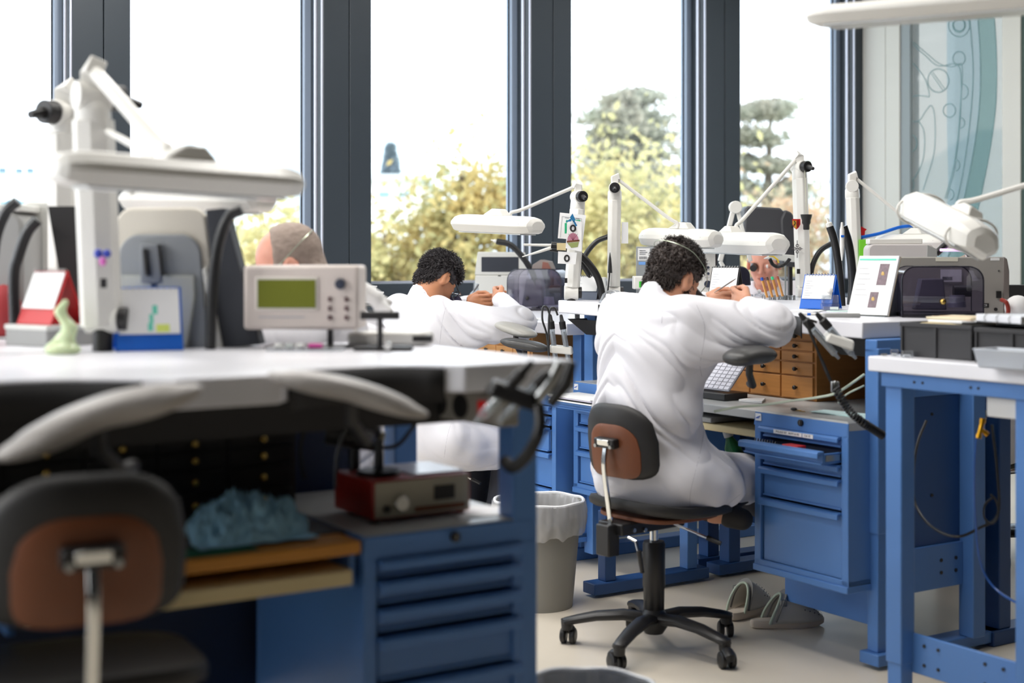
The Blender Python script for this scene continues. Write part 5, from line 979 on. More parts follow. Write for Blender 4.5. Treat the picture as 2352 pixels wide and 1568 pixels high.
calendar('red desk calendar with a blank page behind the near lamp', W(118, 743, 3.3), -.6, .122, .122, RED)
p_ = onz(1885, 708, 1.095); calendar('blue desk calendar beside the crest lamp', p_, -.62, .125, .125, BLUECAL, marks=lines)
p_ = onz(1668, 698, 1.095); calendar('black desk calendar with a spiral bound page in front of the curly haired man', (p_.x, p_.y, 1.095), -.6, .125, .150, BLACKM, marks=lines)
p_ = onz(1350, 688, 1.105); calendar('small grey desk calendar on the bench corner by the lamp post', (p_.x, p_.y, 1.105), -.4, .11, .10, mat('calendar_grey', (92, 102, 120), .4), marks=lines)
# open binder on a display stand
bs = thing('display_book', 'spiral catalogue with two watch photos on a tilted stand', 'book', (*onz(1998, 726, 1.083)[:2], 1.083), -.75)
nf = Vector((0, -.2, .085)).normalized()
def bp(u, v, d=0.0): return Vector((u * .075, .085 * v - .02, .20 * v + .006)) + Vector((0, -.2, .085)).normalized() * d
for k in range(4): MB().plate([bp(-1 + .01 * k, 0, -.003 * k), bp(1 + .01 * k, 0, -.003 * k), bp(1 + .01 * k, 1, -.003 * k), bp(-1 + .01 * k, 1, -.003 * k)], .0022, -nf).build('page', PAPER if k < 3 else mat('backing_tan', (206, 180, 140), .6), bs)
PHOT = mat('watch_photo', (122, 104, 112), .5, var=.5, vscale=90)
for (u0, v0, u1, v1) in ((.15, .50, .62, .86), (-.05, .12, .36, .38)): MB().plate([bp(u0, v0, .001), bp(u1, v0, .001), bp(u1, v1, .001), bp(u0, v1, .001)], .0003, -nf).build('photo', PHOT, bs); MB().ball(bp((u0 + u1) / 2, (v0 + v1) / 2, .0015), (.006, .001, .010), 10, 6).build('photo_dial', mat('dial_gold', (214, 180, 110), .5), bs)
MB().plate([bp(-.95, .92, .001), bp(.9, .92, .001), bp(.9, .95, .001), bp(-.95, .95, .001)], .0003, -nf).build('print_strip', GRN, bs)
for k in range(6): MB().tube([bp(-.85, .78 - .09 * k, .001), bp(-.4 + .1 * (k % 3), .78 - .09 * k, .001)], .0006, 4).build('print_line', LINKG, bs)
MB().plate([bp(-.9, 0, -.012), bp(.95, 0, -.012), bp(.95, .95, -.012), bp(-.9, .95, -.012)], .002, -nf).plate([(.055, .0, 0), (.058, .13, 0), (.058, .07, .19), (.055, .06, .19)], .002, (1, 0, 0)).plate([(-.07, -.035, 0), (.075, -.035, 0), (.075, .13, 0), (-.07, .13, 0)], .002, (0, 0, 1)).build('stand', mat('stand_steel', (150, 158, 162), .3, .7), bs)
# ---------------------------------------------------------------- things on the near benches
def T(name, label, cat, px, py, Z, rot=0.0, group=None): return thing(name, label, cat, W(px, py, Z), rot, group)
def Tz(name, label, cat, px, py, h, rot=0.0): p = onz(px, py, h); return thing(name, label, cat, (p.x, p.y, h), rot)
K = lambda Z: Z / F                                   # metres per pixel at depth Z
def rbox(w_, d_, h_, r=0.01): return MB().box(-w_ / 2, w_ / 2, -d_ / 2, d_ / 2, 0, h_)
# green screened meter
k = K(3.2); t = thing('bench_meter', 'cream bench meter with an olive green screen and one round knob', 'meter', W(690, 799, 3.2), math.radians(-2)); 
MB().box(-132 * k, 134 * k, 0, .13, 42 * k, 190 * k).build('housing', mat('meter_cream', (226, 214, 206), .45), t, .008)
b = MB().box(-104 * k, 42 * k, -.004, .004, 86 * k, 164 * k).build('screen_bezel', mat('meter_bezel', (235, 228, 220), .4), t, .003)
MB().box(-98 * k, 36 * k, -.006, -.003, 92 * k, 157 * k).build('screen', mat('screen_olive', (112, 118, 8), .6), b)
MB().cyl((92 * k, 0, 147 * k), (92 * k, -.012, 147 * k), 13 * k, 11 * k, 24).build('knob', mat('knob_slate', (60, 66, 82), .4), t, .001)
for i in range(3):
    for j_ in range(2): MB().box((68 + 38 * j_ - 3.5) * k, (68 + 38 * j_ + 3.5) * k, -.006, 0, (70 + 21 * i - 5) * k, (70 + 21 * i + 5) * k).build('button', mat('button_maroon', (88, 52, 56), .5), t, .001)
for (a, c_) in ((-96, 10), (60, 74)): MB().box(a * k, c_ * k, -.0012, 0, 70 * k, 72 * k).build('print_line', LINKG, t)
MB().box(60 * k, 72 * k, .01, .03, 5 * k, 44 * k).box(-80 * k, 150 * k, -.02, .08, 0, 5 * k).build('stand', BLACK, t, .002)
# tray of bits under the meter
t = T('parts_tray', 'flat clear tray with coloured bits lying under the green screened meter', 'tray', 700, 804, 3.12)
k = K(3.12); MB().box(-85 * k, 90 * k, -.03, .05, 0, .006).build('tray', ACRYL, t, .002); 
for i, (x, c) in enumerate(((-60, (225, 225, 220)), (-35, (200, 205, 200)), (18, (206, 60, 150)), (32, (206, 60, 150)), (-10, (230, 230, 225)))): MB().box((x - 9) * k, (x + 9) * k, -.01, .01, .006, .006 + 9 * k).build('eraser_block', mat('bit_%d' % i, c, .5), t, .002)
# black T stand and white instrument
t = T('tee_stand', 'small black T shaped stand on the near bench right of the meter', 'stand', 873, 804, 3.12); k = K(3.12)
MB().cyl((-45 * k, 0, 80 * k), (45 * k, 0, 80 * k), 10 * k, seg=16).build('crossbar', BLACK, t, .001); MB().cyl((0, 0, 8 * k), (0, 0, 74 * k), 6.5 * k, seg=14).build('post', BLACK, t)
MB().box(-60 * k, 75 * k, -.02, .03, 0, 9 * k).build('foot', BLACK, t, .003); MB().cyl((20 * k, -.02, 12 * k), (20 * k, -.035, 12 * k), 9 * k, seg=14).build('screw', CHROME, t)
t = T('white_instrument', 'white wedge shaped instrument with a black end behind the small black stand', 'instrument', 890, 793, 3.28); k = K(3.28)
MB().prism([(-95 * k, 0), (85 * k, 0), (105 * k, .07), (-60 * k, .09)], 0, 30 * k).build('body', LAMPW, t, .008); MB().box(58 * k, 102 * k, -.004, .01, 9 * k, 22 * k).build('end_cap', BLACK, t, .001)
# white cotton glove draped behind
t = T('cotton_glove', 'white cotton glove propped up just right of the green screened meter', 'glove', 862, 712, 3.5); S = SDF((-.06, -.05, -.04), (.08, .05, .09), .003)
S.cap((-.03, 0, .05), (0, 0, .03), .020, .020, .01)
for i, (x, z_) in enumerate(((.036, .0), (.024, -.008), (.010, -.012), (.034, .018))): S.cap((0, 0, .03), (x, (i - 1.5) * .008, z_), .013, .009, .006)
S.mesh('glove', PAPER, t); MB().cyl((-.048, 0, -.08), (-.048, 0, .03), .005, seg=10).build('peg', LAMPW, t)
# grey hood machine with black side wings
t = T('hood_machine', 'blurred grey and beige hooded machine back behind the blue calendar', 'machine', 370, 800, 3.25, -.06); k = K(3.25)
def arch(hw0, hw1, hh, rr, n=8):
    pts = [(-hw0, 0), (hw0, 0)]; 
    for i in range(n + 1): a = i / n * math.pi / 2; pts.append((hw1 - rr + rr * math.cos(a), hh - rr + rr * math.sin(a)))
    for i in range(n + 1): a = math.pi / 2 + i / n * math.pi / 2; pts.append((-hw1 + rr + rr * math.cos(a), hh - rr + rr * math.sin(a)))
    return pts
RX = Matrix.Rotation(math.pi / 2, 4, 'X')
MB().prism([(x * k, z_ * k) for x, z_ in arch(140, 106, 324, 40)], -.03, .0).build('hood', mat('hood_beige', (208, 202, 190), .5), t, .006, M=RX)
MB().prism([(x * k, z_ * k) for x, z_ in arch(112, 96, 262, 50)], 0, .012).build('rear_panel', mat('panel_grey', (138, 142, 146), .5), t, .004, M=RX)
for x in (-58, 42): MB().prism([(v * k, z_ * k) for v, z_ in ((x - 42, 120), (x - 24, 0), (x + 24, 0), (x + 42, 120), (x + 40, 168), (x - 40, 168))], .012, .022).build('bracket', mat('bracket_grey', (176, 178, 172), .5), t, .002, M=RX)
MB().box(-40 * k, 8 * k, -.026, -.012, 150 * k, 240 * k).build('latch_plate', mat('latch_grey', (120, 124, 130), .4), t, .003); MB().tube([(-22 * k, -.03, 168 * k), (-28 * k, -.03, 228 * k)], .006, 8).tube([(12 * k, -.03, 168 * k), (4 * k, -.03, 238 * k)], .004, 8).build('latch', BLACKM, t)
MB().prism([(v * k, z_ * k) for v, z_ in ((106, 318), (150, 322), (232, 10), (140, 0))], -.05, .01).build('side_wing', mat('wing_dark', (52, 55, 62), .6), t, .003, M=RX)
MB().prism([(v * k, z_ * k) for v, z_ in ((132, 0), (150, 0), (112, 190), (104, 180))], .012, .03).build('wing_strut', LGREY, t, .003, M=RX)
t = T('black_screen_panel', 'black tapering panel standing between the two blurred lamp posts', 'panel', 190, 792, 3.45); k = K(3.45)
MB().prism([(v * k, z_ * k) for v, z_ in ((-20, 0), (28, 0), (32, 150), (22, 190), (24, 318), (-75, 318))], 0, .02).build('panel', BLACKM, t, .002, M=RX)
t = T('grey_machine', 'rounded grey machine cut by the edge beside the red calendar', 'machine', 2, 775, 3.6); k = K(3.6)
MB().prism([(x * k, z_ * k) for x, z_ in arch(52, 50, 290, 38)], -.2, 0).build('housing', GREYM, t, .01, M=RX); MB().box(-50 * k, 45 * k, .0, .2, 290 * k, 306 * k).build('lid', LGREY, t, .004)
t = T('machine_cover', 'white rounded device standing behind the blurred lamps', 'device', 88, 768, 3.75); k = K(3.75); MB().prism([(x * k, z_ * k) for x, z_ in arch(54, 50, 305, 30)], -.1, 0).build('housing', LGREY, t, .006, M=RX)
t = T('flat_box', 'flat grey box that lifts the red calendar on the rear bench', 'box', 118, 743, 3.3, -.6); MB().box(-.075, .075, -.07, .07, -.049, -.0005).build('body', GREYM, t, .003); MB().box(-.077, .077, -.072, .072, -.012, -.0004).build('lid', LGREY, t, .002)
t = T('red_cloth_bag', 'red rounded bag at the edge under the hose', 'bag', 8, 777, 3.55); MB().ball((0, 0, .065), (.045, .05, .070)).build('bag', mat('bag_red', (160, 48, 52), .7, bump=.3), t)
t = T('paper_sheets', 'loose white sheets lying in front of the red calendar', 'papers', 60, 775, 3.59)
for i in range(3): MB().box(-.10, .09, -.07, .06, .002 * i, .002 * i + .0016).build('sheet', PAPER, t, M=Matrix.Rotation(.15 * i, 4, 'Z'))
t = T('small_vise', 'small steel watch vise beside the red calendar', 'vise', 40, 748, 4.2); MB().box(-.022, .022, -.012, .012, 0, .01).box(-.022, -.012, -.012, .012, .01, .03).box(.008, .018, -.012, .012, .01, .03).cyl((.018, 0, .02), (.04, 0, .02), .004, seg=10).build('vise', STEEL, t, .001)
S = SDF((-.05, -.04, -.01), (.05, .04, .16), .003); t = T('green_figurine', 'small pale green glass figurine on the near bench by the tall lamp', 'figurine', 145, 812, 3.01)
S.ell((0, 0, .008), (.032, .026, .012), None, .01); S.cap((.006, 0, .01), (.012, 0, .045), .014, .011, .01); S.cap((.012, 0, .045), (-.006, 0, .075), .011, .008, .01); S.cap((-.006, 0, .075), (.004, 0, .092), .008, .006, .008)
S.cap((-.018, 0, .01), (-.004, 0, .03), .010, .008, .01); t.scale = (1.18,) * 3; S.mesh('figure', mat('pale_green_glass', (206, 222, 176), .3, sss=.2), t)
# dark drawings: power strip, cables, handpieces at the right end of the near bench
t = thing('power_strip', 'grey power strip with round sockets and a red switch under the near bench top', 'power strip', W(1042, 928, 2.86), TH - math.pi / 2 + .12)
MB().box(-.20, .17, -.012, .03, -.030, .030).build('housing', mat('strip_grey', (150, 146, 138), .5), t, .004)
for i, x in enumerate((-.15, -.09, -.03, .04)): MB().cyl((x, -.012, 0), (x, -.016, 0), .024, seg=20).build('socket', BLACK, t, .001)
MB().box(.10, .125, -.018, -.012, -.016, .016).build('switch', mat('switch_red', (190, 30, 30), .4, emit=.1), t, .001)
for (x, y) in ((-.20, .1),): pass
def coil(pts, R_, r, turns, seg=10):
    P = smoothpts(pts, 12); n = turns * seg; out = []; L_ = len(P) - 1
    for i in range(n + 1):
        f = i / n * L_; a = min(int(f), L_ - 1); c = P[a].lerp(P[a + 1], f - a); d = (P[a + 1] - P[a]).normalized(); u = d.orthogonal().normalized() if abs(d.y) < .99 else Vector((1, 0, 0)); u = Vector((0, 1, 0)); u = (u - d * u.dot(d)).normalized(); b_ = d.cross(u); an = 2 * math.pi * i / seg; out.append(c + (u * math.cos(an) + b_ * math.sin(an)) * R_)
    return out
def coiled(label, pts, R_, r, turns): 
    c = Vector(pts[0]); t = thing('coiled_cable', label, 'cable', c); MB().tube([p - c for p in coil(pts, R_, r, turns)], r, 5).build('coil', RUB, t); return t
coiled('blurred black coiled cable looping down beside the near bench leg', [W(1238, 930, 2.6), W(1240, 985, 2.6), W(1215, 1040, 2.62), W(1180, 1072, 2.65), W(1160, 1060, 2.7)], .009, .0035, 34)
def handset(label, base, tilt, hs, Z, r=.011, ln=.10, cl=LAMPW):
    c = W(base[0], base[1], Z); t = thing('handpiece_holder', label, 'tool holder', c); k = K(Z)
    MB().add([(x, y, z_) for x, y, z_ in [(-.045, -.02, 0), (.045, -.02, 0), (.055, .03, .004), (-.055, .03, .004), (-.04, -.015, .03), (.04, -.015, .03), (.045, .025, .034), (-.045, .025, .034)]], [(0, 3, 2, 1), (4, 5, 6, 7), (0, 1, 5, 4), (1, 2, 6, 5), (2, 3, 7, 6), (3, 0, 4, 7)]).build('holder', cl, t, .006, M=Matrix.Rotation(tilt, 4, 'Y'))
    MB().box(-.02, .02, .03, .09, .005, .02).build('arm', STEEL, t, .002, M=Matrix.Rotation(tilt, 4, 'Y'))
    for (dx, h_) in hs:
        R_ = Matrix.Translation((dx, 0, 0)) @ Matrix.Rotation(h_, 4, 'Y')
        hp = MB().lathe([(.004, -.05), (.006, -.035), (r * .9, -.03), (r, .03), (r, ln)], seg=16).build('handpiece', CLEARG, t, M=R_)
        MB().lathe([(r * 1.15, ln), (r * 1.2, ln + .005), (r * 1.2, ln + .03), (r * .8, ln + .035), (r * .6, ln + .055), (r * .4, ln + .06)], seg=16).build('grip', BLACK, hp, M=R_)
        MB().lathe([(r * .5, -.02), (r * .55, ln * .3), (r * .5, ln * .9)], seg=10).build('core', STEEL, hp, M=R_)
    return t
CLEARG = glassmat('clear_tube', (225, 232, 236), .12, dif=.22, difcol=(220, 226, 235))
def wire(label, pts, r, m=RUB, name='cable', cat='cable', n=7):
    c = Vector(pts[0]); t = thing(name, label, cat, c); MB().tube(smoothpts([Vector(p) - c for p in pts], n), r, 7).build('cord', m, t); return t
handset('white holder with two clear handpieces hanging at the window bench corner', (1288, 812), .1, [(-.024, -.12), (.026, -.16)], 5.75)
wire('black cord looping out of the first clear handpiece by the window bench', [W(1263, 724, 5.7), W(1256, 706, 5.7), W(1247, 706, 5.7), W(1246, 735, 5.7), W(1256, 770, 5.7), W(1262, 835, 5.7)], .0042)
wire('black cord looping out of the second clear handpiece by the window bench', [W(1281, 724, 5.7), W(1274, 708, 5.7), W(1263, 712, 5.7), W(1260, 760, 5.7), W(1261, 830, 5.7)], .0042)
handset('white holder with two grey handpieces slanting under the bench corner by the oak chest', (1925, 795), .35, [(-.03, -.72), (.022, -.72)], 4.35, r=.0115, ln=.075)
wire('black cord running from the slanting handpieces down to the coiled cable', [W(1876, 740, 4.3), W(1860, 735, 4.3), W(1856, 745, 4.3), W(1880, 810, 4.32), W(1905, 870, 4.3), W(1925, 905, 4.3)], .0038)
wire('second thin black cord hanging from the slanting handpieces', [W(1852, 738, 4.35), W(1862, 770, 4.35), W(1890, 830, 4.35), W(1918, 895, 4.35)], .003)
handset('blurred black and chrome handpieces hanging at the end of the near bench', (1172, 925), .35, [(-.03, .75), (.015, .80)], 2.62, r=.010, ln=.045, cl=BLACK)
t = T('grip_tools', 'blurred chrome tools with black grips at the end of the near bench', 'tools', 1262, 868, 2.62)
for i in range(2): MB().tube([(-.03 + .03 * i, 0, -.05), (.0 + .03 * i, 0, -.01), (.02 + .022 * i, 0, .03)], [.010, .013, .009], 12).build('grip', BLACK if i else STEEL, t)
coiled('black coiled cable running under the bench corner past the steel cabinet', [W(1918, 890, 4.22), W(1945, 935, 4.2), W(1975, 965, 4.18), W(2005, 985, 4.2), W(2028, 1000, 4.22)], .0105, .0036, 26)
t = T('cable_clip', 'small grey clip joining the black cords to the coiled cable', 'clip', 1918, 888, 4.23); MB().box(-.012, .012, -.006, .006, -.016, .016).cyl((0, -.008, .012), (0, .008, .012), .006, seg=10).build('clip', STEEL, t, .002)
wire('pale cable lying across the shelf and cabinet top', [W(1640, 945, 4.62), W(1690, 935, 4.6), W(1750, 930, 4.6), W(1820, 920, 4.55), W(1880, 912, 4.5), W(1925, 900, 4.45), W(1985, 860, 4.5)], .0042, mat('cable_pale_green', (196, 208, 190), .5))
wire('thin pale cable rising behind the coiled cable', [W(1925, 925, 4.5), W(1945, 905, 4.5), W(1985, 885, 4.5)], .003, mat('cable_pale_green', (196, 208, 190), .5))
# near bench underside: socket box, black cylinder, cables
t = thing('socket_box', 'cream wall socket box with a black plug under the near bench', 'socket', W(716, 928, 3.32), TH); MB().box(-.026, .026, 0, .02, -.036, .036).build('plate', mat('socket_cream', (206, 198, 168), .5), t, .003); MB().cyl((-.004, 0, -.01), (-.004, -.03, -.016), .015, seg=16).build('plug', BLACK, t, .002)
wire('dark cord hanging from the plug under the near bench', [W(712, 940, 3.0), W(700, 985, 3.0), W(690, 1040, 3.0), W(700, 1100, 3.0)], .004)
wire('dark cord drooping across the gap under the near bench', [W(760, 1000, 3.0), W(830, 1020, 3.0), W(905, 1025, 3.0), W(945, 985, 3.0), W(975, 940, 3.0)], .0045)
wire('dark cord rising behind the red instrument', [W(770, 1120, 2.98), W(775, 1040, 2.98), W(800, 980, 2.98), W(850, 940, 2.98)], .004)
t = T('optics_tube', 'short black microscope tube with a cream collar standing behind the red instrument', 'microscope', 790, 1010, 3.02); MB().cyl((-.035, 0, .02), (.075, 0, .0), .030, .026, 20).build('tube', BLACK, t, .002); MB().cyl((.075, 0, 0), (.085, 0, -.002), .018, seg=16).build('collar', mat('socket_cream', (206, 198, 168), .5), t); MB().cyl((.02, .02, -.11), (.02, .02, 0), .012, seg=12).build('post', BLACK, t); MB().cyl((.02, .02, -.154), (.02, .02, -.1), .008, seg=12).build('rod', STEEL, t)
t = T('red_instrument', 'red cased instrument with a beige front and a silver knob on the near cabinet', 'instrument', 950, 1190, 2.95, TH); k = K(2.95)
z0_ = .743 - t.location.z; t.location.z = .743
MB().box(-.105, .125, -.02, .16, .008, .088).build('case', mat('case_red', (150, 34, 26), .4), t, .004); MB().box(-.100, .120, -.0225, -.019, .012, .084).build('front_panel', mat('front_beige', (176, 170, 152), .45), t, .001)
MB().cyl((-.045, -.022, .04), (-.045, -.038, .04), .018, .015, 20).build('knob', CHROME, t, .001); MB().cyl((-.075, -.022, .03), (-.075, -.028, .03), .008, seg=12).build('knob_small', BLACK, t)
MB().box(.035, .085, -.025, -.022, .038, .068).build('display', BLACK, t, .001); MB().box(-.01, .11, -.024, -.022, .018, .028).build('print_strip', mat('print_brown', (120, 70, 40), .7), t)
MB().box(.0, .12, .0, .15, .088, .092).build('lid_plate', mat('lid_white', (232, 230, 238), .2), t, .001); MB().lathe([(.045, 0), (.046, .006), (.044, .010), (.0, .010)], (-.05, .06, .088), 24).build('round_foot', BLACK, t); MB().cyl((-.05, .06, .098), (-.05, .06, .16), .011, .009, 14).build('stub', BLACK, t)  # white plate paints a bright reflection on top of the red case
for x in (-.09, .11): MB().cyl((x, 0, 0), (x, 0, .008), .010, seg=10).build('foot', BLACK, t)
t = thing('paper_slip', 'bright white sheet with a torn tab lying on the near cabinet by the red instrument', 'paper', onz(1095, 1175, .743), TH); MB().prism([(-.07, -.06), (.06, -.06), (.075, .03), (-.02, .085), (-.035, .04), (-.10, .05), (-.105, .03), (-.06, .02)], .0005, .0018).build('sheet', PAPER, t)  # white shape painting a bright reflection on the cabinet top
# blue cloth and mat on the pull-out boards
t = thing('cutting_mat', 'green cutting mat on the orange edged pull out board', 'mat', AB(.86, 2.60, .738), TH); MB().box(-.2, .17, -.11, .12, 0, .003).build('mat', mat('mat_green', (20, 104, 74), .6), t)
t = thing('blue_cloth', 'crumpled pale blue cloth lying on the green cutting mat', 'cloth', AB(1.05, 2.60, .741), TH); n = 80; mb = MB()
for i in range(n + 1):
    for j_ in range(n + 1):
        u, v = i / n * 2 - 1, j_ / n * 2 - 1; r = min(1, math.sqrt(u * u * .9 + v * v)); q = Vector((u * 3.1, v * 3.1, 0)); h = max(0, 1 - r ** 2) ** .6
        z_ = .004 + h * (.022 + .03 * max(0, noise.noise(q + Vector((3.3, 1, 0)))) + .050 * (1 - min(1, abs(noise.noise(q * 1.7)) * 3.2)) + .022 * (1 - min(1, abs(noise.noise(q * 3.9)) * 3))); mb.v.append((u * .120 * (1 + .12 * noise.noise(q)), v * .085 * (1 + .2 * noise.noise(q + Vector((9, 0, 0)))), max(.001, z_)))
for i in range(n):
    for j_ in range(n): a = i * (n + 1) + j_; mb.f.append((a, a + n + 1, a + n + 2, a + 1))
mb.build('cloth', mat('cloth_blue', (160, 212, 240), .8, bump=.3, bscale=200), t, ang=180)
# things on the floor side: folders bin under the near bench
t = thing('folder_crate', 'dark crate with cream handles and a lime green tab below the pull out boards', 'crate', AB(.92, 2.56, 0), TH); MB().box(-.14, .16, 0, .3, 0, .30).build('crate', mat('crate_dark', (24, 26, 34), .6), t, .006)
for x in (.02, .12): MB().tube([(x, -.012, .02), (x - .01, -.02, .25), (x - .02, -.012, .40), (x - .03, .05, .44)], .007, 8).build('handle', CREAM, t)
MB().box(-.12, .0, .02, .03, .30, .43).build('divider', BLACKM, t); MB().box(-.06, .0, .0, .02, .41, .44).build('tab', mat('lime', (112, 196, 40), .5), t)
for x in (-.1, -.04, .04, .1): MB().box(x - .02, x + .02, .05, .25, .3, .37).build('folder', mat('folder_dark', (40, 44, 56), .6), t)
# armrest pads
def pad(label, c, dirv, ln, wd, th, m, drop=.10, tilt=0.0, plate=True, curve=.0):
    t = thing('armrest', label, 'armrest', tuple(c)); d = Vector(dirv).normalized(); s = Vector((-d.y, d.x, 0)).normalized(); up = d.cross(s) * -1 if d.cross(s).z < 0 else d.cross(s); S = SDF(np.array([-ln, -ln, -.2]), np.array([ln, ln, .15]), .006)
    R_ = np.stack([np.array(d), np.array(s), np.array(up)], 1)
    for i in range(5):
        f = (i / 4 - .5); cc = np.array(d) * f * ln * .62 + np.array(up) * (-curve * (2 * f) ** 2); S.ell(cc, (ln * .24, wd / 2, th / 2), R_, .02)
    S.mesh('pad', m, t); MB().tube([tuple(Vector((0, 0, -th * .4))), tuple(Vector((0, .01, -drop * .6))), tuple(Vector((.02, .06, -drop)))], .012, 8).build('bracket', BLACK, t)
    MB().cyl((.02, .06, -drop), (.02, .12, -drop), .012, seg=10).build('pivot', BLACK, t); return t
pad('blurred grey padded armrest curving down at the near bench cut-out above the black chair', W(225, 945, 2.15), (.90, .30, .30), .29, .09, .038, LEATHERG, curve=.016)
pad('blurred grey padded armrest sloping under the cut-out of the near bench', W(806, 892, 2.5), (.90, .18, -.25), .27, .075, .028, LEATHERG, curve=.012)
pad('black padded armrest under the elbow of the curly haired man', W(1722, 815, 4.45), (.75, .55, .05), .17, .11, .050, LEATHER, curve=.004)
pad('light topped padded armrest under the elbow of the dark haired man', W(1185, 757, 5.85), (.8, -.5, -.25), .17, .12, .03, mat('pad_light', (170, 168, 162), .35))
pad('black padded armrest between the light pad and the white handpiece holder', W(1205, 792, 5.75), (.9, -.3, -.14), .19, .09, .032, LEATHER)
# stacked boxes at the window
for i, (x0, x1, y0, y1, m_) in enumerate(((800, 859, 655, 668, PAPER), (800, 858, 668, 683, LGREY), (800, 875, 668 + 1, 677, PAPER), (800, 876, 677, 690, mat('box_slate', (110, 120, 128), .5)), (800, 878, 690, 703, GREYM))):
    t = T('flat_box', ('white lidded box topmost in the stack by the window', 'pale box second from the top of the stack by the window', 'white tray lid in the middle of the stack by the window', 'slate grey box low in the stack by the window', 'grey box at the bottom of the stack by the window')[i], 'box', (x0 + x1) / 2, y1 if i != 2 else 677, 6.6 + (.12 if i < 2 else 0), TH, 'boxes stacked by the window'); k = K(6.6)
    MB().box(-(x1 - x0) / 2 * k, (x1 - x0) / 2 * k, -.04, .05, .0, (y1 - y0 - 1) * k).build('body', m_, t, .002); MB().box(-(x1 - x0) / 2 * k - .003, (x1 - x0) / 2 * k + .003, -.043, .053, (y1 - y0 - 4) * k, (y1 - y0 - 1) * k).build('lid', PAPER, t, .001)
t = thing('filing_cupboard', 'low dark cupboard by the window carrying the stack of boxes', 'cupboard', (W(835, 800, 6.6).x, 6.6, 0), TH); MB().box(-.2, .14, -.08, .09, 0, W(835, 703, 6.6).z - .001).build('body', DOVE, t, .003)
for zz in (.3, .6, .88): MB().box(-.18, .12, -.084, -.08, zz - .24, zz).build('door', FRAMEG, t, .002)
# ---------------------------------------------------------------- things on the window bench and the curly haired man's bench
def cover(label, px0, px1, py0, py1, Z, rot, depth, m=SMOKE, extra=None, knob=None):
    k = K(Z); w_ = (px1 - px0) * k; h_ = (py1 - py0) * k; t = thing('machine_cover', label, 'cover', W((px0 + px1) / 2, py1, Z), rot)
    n = 8; r = h_ * .28; pr = [(-w_ / 2, 0)] + [(-w_ / 2 + r - r * math.cos(a), h_ - r + r * math.sin(a)) for a in np.linspace(0, math.pi / 2, n)] + [(w_ / 2 - r + r * math.sin(a), h_ - r + r * math.cos(a)) for a in np.linspace(0, math.pi / 2, n)] + [(w_ / 2, 0)]
    mb = MB(); q = [(x, y, z_) for x, z_ in pr for y in (0, depth)]; mb.add(q, [(2 * i, 2 * i + 2, 2 * i + 3, 2 * i + 1) for i in range(len(pr) - 1)]); mb.add([(x, 0, z_) for x, z_ in pr], [tuple(range(len(pr)))]); mb.add([(x, depth, z_) for x, z_ in pr], [tuple(range(len(pr) - 1, -1, -1))]); mb.build('shell', m, t, ang=60)
    MB().tube([(x, -.001, z_) for x, z_ in pr], .0025, 6).build('edge_trim', mat('trim_smoke', (26, 24, 36), .25), t); MB().tube([(x, depth + .001, z_) for x, z_ in pr], .002, 6).build('edge_trim', MATS['trim_smoke'], t)
    MB().box(-w_ / 2, w_ / 2, 0, depth, -.004, .012).build('base', mat('base_dark', (48, 46, 52), .4), t, .002)
    MB().prism([(-w_ * .30, .02), (w_ * .10, .02), (w_ * .06, h_ * .75), (-w_ * .22, h_ * .75)], -depth * .7, -depth * .35).build('machine_body', mat('machine_dark', (92, 88, 100), .5), t, .004, M=RX)
    MB().cyl((w_ * .22, depth * .3, .03), (w_ * .22, depth * .3, .07), .03, .025, 16).build('turntable', mat('grey_violet', (120, 118, 135), .4), t); MB().cyl((w_ * .2, depth * .5, h_ * .5), (w_ * .42, depth * .5, h_ * .5), .02, seg=14).build('motor', BLACK, t)
    if knob: MB().ball((knob[0] * w_, -.008, knob[1] * h_), .011, 14, 8).build('knob', knob[2], t)
    return t
cover('smoked acrylic cover over a small machine beside the dark haired man', 1163, 1290, 618, 713, 7.4, -.25, .24, knob=(-.12, .30, BLACK))
c = cover('large smoked acrylic cover in front of the big grey machine', 2074, 2256, 612, 727, 4.75, -.12, .20, knob=(.0, .30, BRASS))
cover('small smoked cover half hidden behind the display book', 1962, 2010, 630, 700, 5.6, -.2, .15)
t = T('label_card', 'white barcode label seen through the large smoked cover', 'label', 2183, 638, 5.04); MB().box(-.035, .04, 0, .001, -.014, .03).build('card', PAPER, t)
for i in range(9): MB().box(-.028 + i * .004, -.026 + i * .004, -.0012, 0, -.008, .004).build('bar', INK, t)
# white display unit behind the first smoked cover
t = T('display_unit', 'light grey display unit with a dark screen behind the bent dark haired man', 'display unit', 1150, 674, 7.75, -.12); k = K(7.75)
MB().prism([(-62 * k, -34 * k), (66 * k, -34 * k), (62 * k, 42 * k), (-58 * k, 42 * k)], -.12, .02).build('base', LGREY, t, .006, M=RX); MB().prism([(-60 * k, 42 * k), (62 * k, 42 * k), (56 * k, 95 * k), (-53 * k, 96 * k)], -.03, .01).build('housing', LGREY, t, .006, M=RX)
MB().box(-44 * k, 42 * k, -.0125, -.009, 50 * k, 84 * k).build('screen', mat('screen_dark', (52, 56, 64), .25), t, .001); MB().box(-.012, .004, -.022, -.02, 40 * k, 42 * k).build('slot', BLACK, t)
t = T('pin_vice_box', 'small grey and brown wedge shaped box on top of the first smoked cover', 'box', 1248, 618, 7.45, -.4); k = K(7.45)
MB().prism([(-24 * k, 0), (26 * k, 0), (18 * k, 18 * k), (-2 * k, 22 * k), (-22 * k, 10 * k)], -.03, .03).build('body', mat('taupe', (124, 112, 106), .4), t, .003, M=RX); MB().prism([(2 * k, 1 * k), (24 * k, 1 * k), (17 * k, 15 * k), (4 * k, 17 * k)], .03, .033).build('end_plate', mat('brown_plate', (120, 66, 50), .45), t, M=RX)
